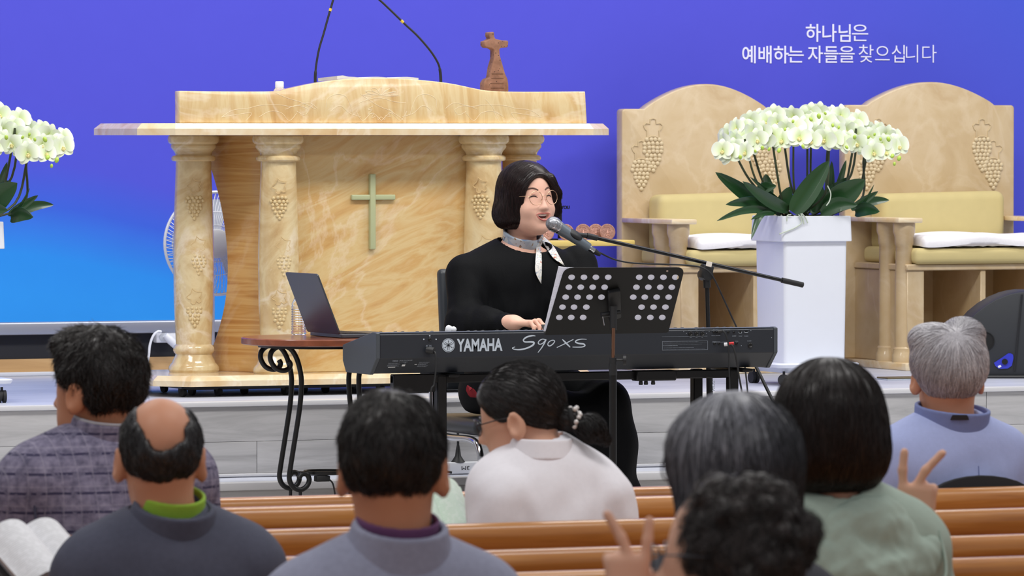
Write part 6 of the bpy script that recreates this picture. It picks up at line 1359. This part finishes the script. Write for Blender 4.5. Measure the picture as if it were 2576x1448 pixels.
add_hair(f6, straight, HS, lo=(-0.16, -0.17, -0.2), hi=(0.16, 0.16, 0.17), n=3800, crown=(0, 0.0, 0.16), L=0.085, seed=12, tip=0.003, jit=0.10, lift=0.0012)
rimmed(f6, M('glasses_grey', (70, 72, 80), 0.3))
# 7 -- woman with curly hair turned left, V sign
f7 = Fig('woman with dark curly hair raising a V sign', (1822, 1416), PEW_Y[7], turn=0.25)
sh = f7.H[2] - 0.165
PK = cloth('pale_pink_jacket', (222, 206, 208), 0.04)
w7 = f7.px(1580, 1538, PEW_Y[7] + 0.36); R7 = R_hand(f7, (1580, 1538), (1578, 1400), PEW_Y[7] + 0.36)
def arms7(P, sh, sw, r): return un(0.03, limb(P, [((sw - 0.05), 0, sh - 0.075), ((sw + 0.012), 0.0, sh - 0.33), (0.10, 0.27, 0.17)], [r + 0.012, r, r - 0.014], 0.03), limb(P, [(-sw + 0.05, 0, sh - 0.075), (-sw - 0.02, 0.08, sh - 0.3), tuple((np.array(w7) * 0.8 + np.array((-sw - 0.02, 0.08, sh - 0.3)) * 0.2))], [r + 0.012, r, r * 0.72], 0.03), *([cap(P, (-sw - 0.02, 0.08, sh - 0.3), w7, 0.03, 0.025)] if r < 0.05 else []))
def vs7(P):
    M_ = np.array(R7, float) * np.array((-1, 1, 1))
    fi = [(0.029, [(0.036, 0.0, 0.126), (0.040, -0.002, 0.160)]), (0.009, [(-0.010, 0.0, 0.130), (-0.034, 0.0, 0.172)]), (-0.012, [(-0.013, -0.014, 0.100), (-0.010, -0.036, 0.082), (-0.006, -0.032, 0.062)]), (-0.031, [(-0.033, -0.012, 0.094), (-0.028, -0.032, 0.078), (-0.02, -0.030, 0.062)])]
    return hand_sdf(P, w7, M_, 0.84, fi, [(0.042, -0.022, 0.06), (0.016, -0.040, 0.076)])
build(f7, sh, 0.20, dict(sc=0.95, ears=False), SK2, PK, yaw=0.62, pitch=-0.05, seed=6.4, arms=arms7, hands=vs7, neck=0.046, h=0.0048)
rc = np.random.RandomState(4); cu = []
for k in range(95):
    th_, ph_ = rc.uniform(0, 2 * PI), rc.uniform(-0.5, 1.35); d = np.array((math.cos(th_) * math.cos(ph_), math.sin(th_) * math.cos(ph_), math.sin(ph_)))
    p = d * np.array((0.083, 0.096, 0.090)) + np.array((0, -0.025, 0.025))
    if p[1] > 0.008 and p[2] < 0.1: continue
    cu.append((p, rc.uniform(0.012, 0.021)))
def curly(q):
    d = smax(ell(q, (0, -0.025, 0.025), (0.086, 0.098, 0.096)), -ell(q, (0, 0.13, 0.015), (0.09, 0.105, 0.12)), 0.012)
    for p, r in cu: d = smin(d, ln(q - A3(p)) - r, 0.010)
    return smax(d, -(q[:, 2] + 0.105), 0.02) + 0.004 * wob(q, 85, 5)
add_hair(f7, curly, hair_mat('hair_curly', (15, 13, 13), (62, 52, 50)), lo=(-0.15, -0.17, -0.14), hi=(0.15, 0.16, 0.17), h=0.0045, n=2800, L=0.05, seed=14, tip=0.012, jit=0.9)
f7.part('collar', lambda P: ring_collar(P, (f7.nk[0], f7.nk[1], f7.nk[2] - 0.01), Rm(0, 0.2), 0.085, 0.08, 0.05, 0.006, -0.12), (-0.16, -0.16, sh - 0.07), (0.16, 0.18, sh + 0.1), PK, 0.0035)
rimmed(f7, MATS['glasses_grey'])
# 8 -- silver haired man
f8 = Fig('silver haired man in a light blue zip collar jacket', (2384, 945), PEW_Y[0], hx=0.0, turn=0.08)
sh = f8.H[2] - 0.158
BJ = cloth('light_blue_jacket', (164, 174, 218), 0.05, 0.12, 260)
build(f8, sh, 0.222, dict(sc=0.98, wide=1.02), SK1, BJ, yaw=-0.28, pitch=0.08, b=1.05, seed=9.4, wr=0.009, wf=15, neck=0.056, g=0.014, tp=0.01)
sil = lambda q: smin(short_hair(q, (0.096, 0.114, 0.104), (0.0, -0.012, 0.034), ((-0.12, -0.085, -0.05, -0.02, 0.012, 0.04, 0.07, 0.11), (-0.094, -0.090, -0.066, -0.005, 0.005, 0.03, 0.074, 0.085)), amp=0.002, fr=40, ny=3), un(0.012, ell(q, (0.042, 0.015, 0.105), (0.052, 0.08, 0.040)), ell(q, (-0.046, 0.02, 0.088), (0.048, 0.08, 0.040))), 0.016)
sil2 = lambda q: smax(sil(q), -(np.sqrt((q[:, 0] + 0.006) ** 2 + ((q[:, 2] - 0.155)) ** 2 * 0.6) - 0.020 - 0.0 * q[:, 1]) , 0.014)
add_hair(f8, sil2, hair_mat('hair_silver', (158, 154, 160), (236, 234, 238), 0.42, 0.6), n=4600, crown=(-0.004, -0.085, 0.105), L=0.07, seed=17, tip=0.003, jit=0.16, lift=0.0015)
f8c = lambda P: ring_collar(P, (f8.nk[0], f8.nk[1] + 0.004, f8.nk[2] + 0.016), Rm(0.2, 0.16), 0.088, 0.086, 0.066, 0.005, 0.04, 0.02)
f8.part('collar', f8c, (-0.16, -0.16, sh - 0.05), (0.16, 0.18, sh + 0.12), cloth('collar_blue', (122, 134, 184), 0.04), 0.003)
def ray_hit(fig, f, x, y, t0, t1, off=0.0):
    r = ray(x, y); d = t0
    for _ in range(160):
        l = fig.Mi @ (Vector((0, 0, CAM_Z)) + r * d); v = float(f(np.array([l[:]], f4))[0])
        if v < 0.0006 or d > t1: break
        d += max(v * 0.8, 0.0008)
    return tuple(fig.Mi @ (Vector((0, 0, CAM_Z)) + r * (d - off)))
G = [[ray_hit(f8, lambda P: np.minimum(f8.jf(P), f8c(P)), x, y, 12.8, 14.8, 0.003) for x in np.linspace(xa, xb, 6)] for y, xa, xb in ((1056, 2390, 2438), (1049, 2393, 2436), (1043, 2396, 2433))]
f8.geo('brand_tab', sheet(G), M('tab_black', (34, 36, 44), 0.6))
f8.geo('back_seam', [tube(bez([(f8.nk[0], -0.152, sh - 0.06), (0.0, -0.158, sh - 0.16), (0.0, -0.152, sh - 0.3)], 6), 0.0018, 5), tube(bez([(-0.17, -0.11, 0.05), (-0.185, -0.12, sh - 0.2), (-0.178, -0.07, sh - 0.06)], 6), 0.003, 5)], MATS['collar_blue'])
# cushion behind the silver haired man, open books
p = aty(2440, 1232, PEW_Y[0] + 0.05); cz = f8.o.location
cu_ = bevel(prism([(-0.16, 0), (0.16, 0)] + [(0.16 * math.cos(a), 0.13 + 0.072 * math.sin(a)) for a in np.linspace(0, PI, 15)], 0, 0.018, 'y'), 0.004, 2, 50)
obj('padded_bag', cu_, cloth('black_canvas', (28, 29, 33)), None, (p.x + 0.02, PEW_Y[0] + 0.024, 0.675), label='black padded bag behind the back of the silver haired man', cat='bag')
def open_book(loc, rz, label, w, d, tilt, tint, ink=(150, 150, 150)):
    th = thing('open_bible', loc, label, 'book', 'open books in the pews', rz)
    t = NT('page_' + label[:8]); v = t.coord(); s_ = t.n('ShaderNodeSeparateXYZ'); t.l(v, s_.inputs[0])
    ro = t.math('GREATER_THAN', t.math('FRACT', t.math('MULTIPLY', s_.outputs[1], 180)), 0.62); t.base(t.mix(t.math('MULTIPLY', ro, t.math('MULTIPLY', t.math('GREATER_THAN', t.noise(v, 90, 2), 0.45), 0.35)), lin(tint), lin(ink))); t.set(Roughness=0.8)
    for s in (-1, 1):
        G = [[(s * u * w, -d / 2 + v_ * d, 0.03 * math.sin(PI * min(1, u + 0.06)) ** 0.7 + 0.012 * (1 - u)) for v_ in np.linspace(0, 1, 6)] for u in np.linspace(0.0, 1, 14)]
        pg = obj('page_block', sheet(G if s > 0 else G[::-1], 0.028), t.m, th, smooth=50)
    obj('cover', [bevel(b2(-w - 0.006, w + 0.006, -d / 2 - 0.006, d / 2 + 0.006, -0.03, -0.024), 0.002, 1)], M('book_cover', (30, 28, 30), 0.6), th)
    th.rotation_euler = (tilt, 0, rz); return th
bp = aty(115, 1405, PEW_Y[3] + 0.46)
open_book(tuple(bp), 0.25, 'thick open white bible in front of the bald man', 0.10, 0.19, 0.5, (232, 232, 236))
bp = aty(1098, 1294, PEW_Y[1] + 0.42)
open_book(tuple(bp), 0.0, 'open song book with pale green pages before the woman in white', 0.085, 0.17, 0.75, (224, 238, 226), (150, 200, 160))
# ---------------- the singer ----------------
SY = 17.96
sg = Fig('smiling woman singer in black with glasses and a silk neck scarf', (1316, 508), SY - 0.2, fwd=0.15, hx=0.0, group=None, seat=DAIS + 0.365, turn=PI + 0.06)
hp_w = aty(1328, 502, SY - 0.05); sg.root_xy = (aty(1300, 700, SY).x, SY)
sg.M = Matrix.Translation((sg.root_xy[0], sg.root_xy[1], sg.seat)) @ Matrix.Rotation(sg.turn, 4, 'Z'); sg.Mi = sg.M.inverted(); sg.H = tuple(sg.Mi @ hp_w)
SKS = skin_mat('skin_singer', (234, 190, 170)); sg.R = Rm(0.15, 0.0, 0.03); SS = 1.0; H, R = sg.H, sg.R; sh = (sg.Mi @ aty(1320, 648, SY)).z
def warp(q): w = q.copy(); w[:, 2] -= 5.5 * q[:, 0] ** 2; return w
def face_q(q):
    d = head_sdf(q, 1.03, True, 1.10, 0.97)
    for s in (-1, 1):
        d = smin(d, ell(q, (s * 0.038, 0.060, -0.034), (0.026, 0.026, 0.024)), 0.022)
        d = smax(d, -ell(q, (s * 0.031, 0.107, 0.012), (0.019, 0.020, 0.012)), 0.014)
    d = smin(d, ell(warp(q), (0, 0.084, -0.060), (0.028, 0.014, 0.020)), 0.012)
    return smax(d, -ell(warp(q), (0, 0.094, -0.058), (0.0235, 0.026, 0.0095)), 0.004)
def snap(x, z, ff=None):
    x = np.atleast_1d(np.asarray(x, f4)); z = np.atleast_1d(np.asarray(z, f4)); lo = np.full(x.shape, 0.02, f4); hi = np.full(x.shape, 0.16, f4)
    for _ in range(18):
        m = (lo + hi) / 2; ins = (ff or face_q)(np.stack([x, m, z], 1)) < 0; lo = np.where(ins, m, lo); hi = np.where(ins, hi, m)
    return (lo + hi) / 2
hq = lambda x, y, z: tuple(np.array(R) @ (np.array((x, y, z)) * SS) + np.array(H))
hd = lambda P: face_q(((P - A3(H)) @ np.array(R, f4)) / SS) * SS
NK = (H[0] * 0.5, -0.01, sh); NT_ = hq(0, -0.028, -0.06)
shR, elR, wrR = sg.px(1172, 690, SY - 0.02), sg.px(1178, 818, SY - 0.10), sg.px(1290, 811, SY - 0.38)
shL, elL, wrL = sg.px(1452, 668, SY + 0.0), sg.px(1475, 800, SY - 0.10), sg.px(1430, 812, SY - 0.38)
def sarm(P, a, b, c, r): return limb(P, [a, b, c], r, 0.03)
# right hand on the keys: z forward along the hand, y up, x towards the thumb
Ml = sg.Mi.to_3x3()
def hand_frame(zd): z = (Ml @ Vector(zd)).normalized(); y = Vector((0, 0, 1)); x = y.cross(z); return np.array([x[:], y[:], z[:]]).T
RHr, RHl = hand_frame((0.66, -0.75, 0.0)), hand_frame((-0.2, -0.98, 0.0))
fng = [(0.029, [(0.032, 0.010, 0.118), (0.032, -0.012, 0.140), (0.031, -0.034, 0.142)]), (0.009, [(0.010, 0.012, 0.124), (0.010, -0.012, 0.148), (0.010, -0.036, 0.148)]), (-0.012, [(-0.013, 0.010, 0.118), (-0.014, -0.014, 0.140), (-0.014, -0.036, 0.140)]), (-0.031, [(-0.035, 0.004, 0.106), (-0.038, -0.016, 0.124), (-0.040, -0.036, 0.124)])]
handR = lambda P: hand_sdf(P, wrR, RHr, 0.76, fng, [(0.048, -0.008, 0.055), (0.062, -0.022, 0.085)])
handL = lambda P: hand_sdf(P, wrL, RHl * np.array((-1, 1, 1)), 0.86, fng, [(0.048, -0.008, 0.055), (0.062, -0.022, 0.085)])
tors = lambda P, g: torso(P, sh, 0.212, 1.08, 0.02, g)
bodyf = lambda P: un(0.02, smin(un(0.028, hd(P), cap(P, NK, NT_, 0.056, 0.050)), tors(P, -0.012), 0.035), sarm(P, shR, elR, wrR, [0.045, 0.036, 0.024]), sarm(P, shL, elL, wrL, [0.045, 0.036, 0.024]), handR(P), handL(P))
sg.body(bodyf, (-0.38, -0.22, 0.0), (0.38, 0.62, H[2] + 0.14), SKS, 0.0032)
BLK = M('black_crepe', (9, 10, 13), 0.7, var=0.25, vscale=25, bump=0.5, bscale=120, bdist=0.0015, stretch=(3, 3, 0.5), Specular_IOR_Level=0.12)
def dress(P):
    d = un(0.04, tors(P, 0.012), ell(P, (0, 0.06, sh - 0.22), (0.16, 0.10, 0.12)))
    for a, b, c in ((shR, elR, wrR), (shL, elL, wrL)):
        a, b, c = map(np.array, (a, b, c)); d = smin(d, un(0.03, limb(P, [tuple(a), tuple(b), tuple(c * 0.9 + b * 0.1)], [0.072, 0.070, 0.036], 0.03), cap(P, tuple(b), tuple(b * 0.45 + c * 0.55), 0.070, 0.050)), 0.02)
    d = d + (0.007 * wob(P, 20, 3.0) + 0.005 * wob(P * A3((1.6, 1.6, 0.6)), 34, 1.0)) * np.clip((sh - 0.02 - P[:, 2]) * 6, 0, 1)
    return smax(d, -ell(P, (NK[0], 0.022, sh + 0.035), (0.098, 0.092, 0.062)), 0.008)
do, dg = sg.part('dress', dress, (-0.42, -0.26, 0.0), (0.42, 0.62, sh + 0.12), BLK, 0.0056)
def skirt(P):
    d = un(0.08, ell(P, (0, 0.03, 0.08), (0.215, 0.19, 0.13)), *[cap(P, (x, 0.02, 0.085), (x * 1.25, 0.46, 0.065), 0.085, 0.072) for x in (-0.10, 0.10)], ell(P, (0, 0.47, -0.10), (0.235, 0.115, 0.19)), ell(P, (0, 0.46, -0.28), (0.25, 0.12, 0.16)))
    return smax(smax(d + 0.008 * np.sin(P[:, 0] * 42 + 3 * np.sin(P[:, 2] * 5)) * np.clip(-P[:, 2] * 5, 0, 1), -(P[:, 2] + 0.36), 0.01), np.where(P[:, 1] < 0.24, 0.004 - P[:, 2], -1).astype(f4), 0.02)
sg.part('skirt', skirt, (-0.36, -0.22, -0.38), (0.36, 0.66, 0.24), BLK, 0.011)
# hair: chin length bob with a side parting
def bobS(q):
    q = q / SS
    d = un(0.03, ell(q, (0, -0.016, 0.032), (0.097, 0.116, 0.106)), ell(q, (0.006, -0.030, -0.045), (0.108, 0.096, 0.082)))
    d = d + 0.0012 * wob(q, 45, 1.0)
    d = smax(d, -(q[:, 2] + 0.100 - 0.25 * np.maximum(q[:, 1] - 0.0, 0)), 0.016)
    face = ell(q, (-0.002, 0.125, -0.030), (0.083, 0.100, 0.128))
    face = un(0.02, face, ell(q, (0.0, 0.11, -0.10), (0.066, 0.085, 0.09)))
    d = smax(d, -face, 0.010)
    part_ = np.sqrt((q[:, 0] + 0.012) ** 2 + ((q[:, 2] - 0.146) * 0.6) ** 2) - 0.006 + np.where(q[:, 1] < 0.0, 0.02, 0).astype(f4)
    d = smin(smax(d, -part_, 0.008), limb(q, [(-0.052, 0.070, 0.075), (-0.084, 0.058, 0.02), (-0.091, 0.044, -0.045), (-0.086, 0.036, -0.075)], [0.012, 0.013, 0.013, 0.006], 0.02), 0.02)
    return d * SS
HSG = hair_mat('hair_singer', (12, 8, 9), (52, 34, 34), 0.3, 0.55)
def combS(P):
    q = (P - A3(H)) @ np.array(R, f4) / SS; sgn = np.where(q[:, 0] > -0.012, 1.0, -1.0); d = np.stack([sgn * np.clip(1.6 - 1.2 * np.abs(q[:, 0]) / 0.09, 0, 1.6) * (q[:, 2] > 0.03), -0.25 * (q[:, 2] > 0.06), -1.0 * np.ones(len(q))], 1)
    return (d @ np.array(R).T).astype(f4)
ho, hg = add_hair(sg, bobS, HSG, lo=(-0.13, -0.15, -0.14), hi=(0.13, 0.13, 0.15), h=0.0028, n=6500, L=0.085, seed=21, comb=combS, tip=0.002, jit=0.10, lift=0.0006, r=0.00038)
# features
def ftube(name, pts, rs, mat, off=0.0, flat=None, closed=False, parent=None):
    pa = np.array(bez([(x, 0, z) for x, z in pts], 5, closed)); y = snap(pa[:, 0], pa[:, 2], fq0); P_ = [hq(a, b + off, c) for a, b, c in zip(pa[:, 0], y, pa[:, 2])]
    r_ = np.interp(np.linspace(0, 1, len(P_)), np.linspace(0, 1, len(rs)), rs); return sg.geo(name, tube(P_, list(r_), 7, closed, flat), mat, parent)
def fq0(q):   # face without the open mouth, for laying features on
    d = head_sdf(q, 1.03, True, 1.10, 0.97)
    for s in (-1, 1):
        d = smin(d, ell(q, (s * 0.038, 0.060, -0.034), (0.026, 0.026, 0.024)), 0.022); d = smax(d, -ell(q, (s * 0.031, 0.107, 0.012), (0.019, 0.020, 0.012)), 0.014)
    return smin(d, ell(warp(q), (0, 0.084, -0.060), (0.028, 0.014, 0.020)), 0.012)
BROW = M('eyebrow', (104, 78, 68), 0.8); LASH = M('lash_line', (34, 22, 20), 0.6); LIPM = M('lips', (198, 116, 108), 0.4); TEETH = M('teeth', (240, 236, 228), 0.25); MOUTHIN = M('mouth_inside', (74, 24, 26), 0.6)
for s in (-1, 1):
    ftube('eyebrow', [(s * 0.014, 0.034), (s * 0.028, 0.041), (s * 0.042, 0.040), (s * 0.053, 0.032)], [0.0026, 0.0034, 0.0030, 0.0010], BROW, -0.0008)
    ftube('eye', [(s * 0.018, 0.0085), (s * 0.025, 0.0135), (s * 0.033, 0.0150), (s * 0.041, 0.0125), (s * 0.047, 0.0075)], [0.0008, 0.0019, 0.0023, 0.0019, 0.0008], LASH, 0.0002)
    ftube('eyelid', [(s * 0.018, 0.0135), (s * 0.026, 0.0195), (s * 0.034, 0.0205), (s * 0.043, 0.0165)], [0.0004, 0.0007, 0.0007, 0.0004], M('lid_crease', (186, 132, 116), 0.6), 0.0)
    ftube('smile_line', [(s * 0.021, -0.032), (s * 0.030, -0.046), (s * 0.033, -0.060)], [0.0004, 0.0010, 0.0004], M('cheek_crease', (214, 160, 142), 0.6), -0.0004)
up = [(-0.0295, -0.0500), (-0.019, -0.0462), (-0.006, -0.0460), (0.0, -0.0472), (0.006, -0.0460), (0.019, -0.0462), (0.0295, -0.0500)]
ftube('upper_lip', up, [0.0008, 0.0020, 0.0026, 0.0022, 0.0026, 0.0020, 0.0008], LIPM, -0.0004)
ftube('lower_lip', [(-0.0295, -0.0500), (-0.021, -0.0610), (-0.010, -0.0680), (0.0, -0.0698), (0.010, -0.0680), (0.021, -0.0610), (0.0295, -0.0500)], [0.0008, 0.0022, 0.0034, 0.0036, 0.0034, 0.0022, 0.0008], LIPM, -0.0002)
G = [[hq(x, 0.0905 - 14 * x * x + 0.0 * z, -0.0500 + 5.0 * x * x - z) for z in (0, 0.003, 0.0062)] for x in np.linspace(-0.0215, 0.0215, 15)]
sg.geo('teeth', sheet(G, 0.003), TEETH)
G = [[hq(x, 0.087 - 12 * x * x, -0.0655 + 5.0 * x * x - z) for z in (-0.001, 0.002)] for x in np.linspace(-0.014, 0.014, 9)]
sg.geo('teeth', sheet(G, 0.003), TEETH)
sg.geo('mouth_inside', [xf(sph(1, (0, 0, 0), 18, 12, (0.0215 * SS, 0.012 * SS, 0.0105 * SS)), hq(0, 0.0755, -0.0575), Matrix(R.tolist()))], MOUTHIN)
GOLD = M('gold_wire', (206, 170, 140), 0.25, 0.9); gl = []
for s in (-1, 1):
    gl.append(tube([hq(s * 0.0335 + 0.0245 * math.cos(a), 0.1015 - 0.30 * max(0, abs(s * 0.0335 + 0.0245 * math.cos(a)) - 0.02) ** 1.2, 0.0075 + 0.0245 * math.sin(a)) for a in np.linspace(0, 2 * PI, 36, endpoint=False)], 0.00095, 6, True))
    gl.append(tube([hq(s * 0.057, 0.0955, 0.014), hq(s * 0.070, 0.080, 0.015), hq(s * 0.083, 0.02, 0.012), hq(s * 0.082, -0.015, 0.004)], 0.0009, 6))
    gl.append(tube([hq(s * 0.0105, 0.1005, 0.004), hq(s * 0.010, 0.095, -0.001)], 0.0008, 5))
gl.append(tube([hq(-0.010, 0.102, 0.013), hq(0, 0.106, 0.0155), hq(0.010, 0.102, 0.013)], 0.0009, 6))
sg.geo('glasses', gl, GOLD)
LENS = NT('lens_glass'); LENS.base((1, 1, 1, 1)); LENS.set(Roughness=0.0, Transmission_Weight=1.0, IOR=1.02, Alpha=0.25); LENS = LENS.m
for s in (-1, 1):
    G = [[hq(s * 0.0335 + r * math.cos(a), 0.1008 - 0.30 * max(0, abs(s * 0.0335 + r * math.cos(a)) - 0.02) ** 1.2, 0.0075 + r * math.sin(a)) for a in np.linspace(0, 2 * PI, 25)] for r in (0.0001, 0.012, 0.024)]
    sg.geo('lens', sheet(G), LENS, sg.o.children[-1] if False else None)
sg.geo('ear_stud', [sph(0.0035, hq(0.088, -0.004, -0.042), 10, 8)], M('pearl', (226, 220, 216)))
# scarf
t = NT('silk_scarf'); v = t.coord(); v1 = t.n('ShaderNodeTexVoronoi'); v1.inputs['Scale'].default_value = 26; t.l(v, v1.inputs['Vector']); n1 = t.noise(v, 30, 3, 0.5, 1.5)
c = t.ramp(v1.outputs['Color'], [(0.2, (120, 150, 190)), (0.45, (178, 190, 204)), (0.62, (214, 214, 214)), (0.8, (150, 170, 196))]); c = t.mix(t.math('GREATER_THAN', n1, 0.60), c, lin((150, 124, 100))); c = t.mix(t.math('GREATER_THAN', t.math('ABSOLUTE', t.math('SUBTRACT', n1, 0.5)), 0.18), c, lin((92, 112, 150)))
t.base(c); t.set(Roughness=0.28, Sheen_Weight=0.2); SILK = t.m
t = NT('silk_tail'); v = t.coord(); n1 = t.noise(v, 45, 3, 0.5, 2.5); n2 = t.noise(v, 70, 2, 0.5, 1.0)
c = t.mix(t.math('GREATER_THAN', n2, 0.66), lin((236, 232, 226)), lin((214, 120, 70))); c = t.mix(t.math('LESS_THAN', t.math('ABSOLUTE', t.math('SUBTRACT', n1, 0.42)), 0.022), c, lin((110, 130, 160))); c = t.mix(t.math('GREATER_THAN', n1, 0.68), c, lin((176, 196, 216))); c = t.mix(t.math('LESS_THAN', n2, 0.30), c, lin((190, 200, 90)))
t.base(c); t.set(Roughness=0.35); SILKT = t.m
nm = (np.array(NK) * 0.55 + np.array(NT_) * 0.45); RS = Rm(0.0, -0.42)
sca, _ = sg.part('scarf', lambda P: ring_collar(P, tuple(nm + np.array((0, 0.004, -0.012))), RS, 0.063, 0.066, 0.042, 0.004, 0.06) + 0.0016 * wob(P, 60, 2), tuple(nm - 0.13), tuple(nm + 0.13), SILK, 0.0026)
def hit(f, x, y, t0=16.5, t1=19.5, off=0.0):
    """first point of a local field along the line of sight through a photo pixel"""
    r = ray(x, y); d = t0
    for _ in range(120):
        p = Vector((0, 0, CAM_Z)) + r * d; l = sg.Mi @ p; v = float(f(np.array([l[:]], f4))[0])
        if v < 0.0006 or d > t1: break
        d += max(v * 0.8, 0.0008)
    return tuple(sg.Mi @ (Vector((0, 0, CAM_Z)) + r * (d - off)))
chest = lambda P: smin(dress(P), bodyf(P), 0.001)
kn = hit(chest, 1357, 607, off=0.018)
sg.geo('scarf_knot', [sph(1, kn, 14, 10, (0.012, 0.012, 0.017)), sph(1, tuple(np.array(kn) + np.array((0.003, 0, -0.014))), 12, 8, (0.010, 0.009, 0.012))], SILKT, sca)
for L, R_ in (([(1350, 612), (1349, 632), (1347, 655), (1346.5, 680), (1352, 697), (1360.5, 712)], [(1361, 612), (1362, 632), (1363, 655), (1363, 680), (1362.5, 697), (1361.5, 713)]),
              ([(1364, 598), (1368, 612), (1380, 632), (1394, 650), (1408, 660), (1419, 668)], [(1370, 596), (1382, 607), (1395, 622), (1404, 638), (1412, 652), (1420, 667)])):
    G = []
    for a, b in zip(bez([(*p, 0) for p in L], 3), bez([(*p, 0) for p in R_], 3)):
        A_, B_ = np.array(hit(chest, a[0], a[1], off=0.012)), np.array(hit(chest, b[0], b[1], off=0.012)); C_ = (A_ + B_) / 2 + np.array((0, 0.004, 0)); G.append([tuple(A_), tuple(C_), tuple(B_)])
    sg.geo('scarf_tail', sheet(G, 0.0015), SILKT, sca)
# red cloth on the chair edge
p = aty(1172, 1027, 17.86)
rd = sheet([[(u * 0.05 - 0.01, v_ * 0.03, 0.02 * math.sin(u * 5 + v_ * 3) * (1 - u) + 0.02 * (1 - u)) for v_ in np.linspace(0, 1, 6)] for u in np.linspace(0, 1, 8)], 0.004)
obj('red_cloth', rd, M('red_fabric', (150, 30, 44), 0.8), None, (p.x, 17.80, DAIS + 0.436), label='small red cloth on the black chair beside the singer', cat='cloth')
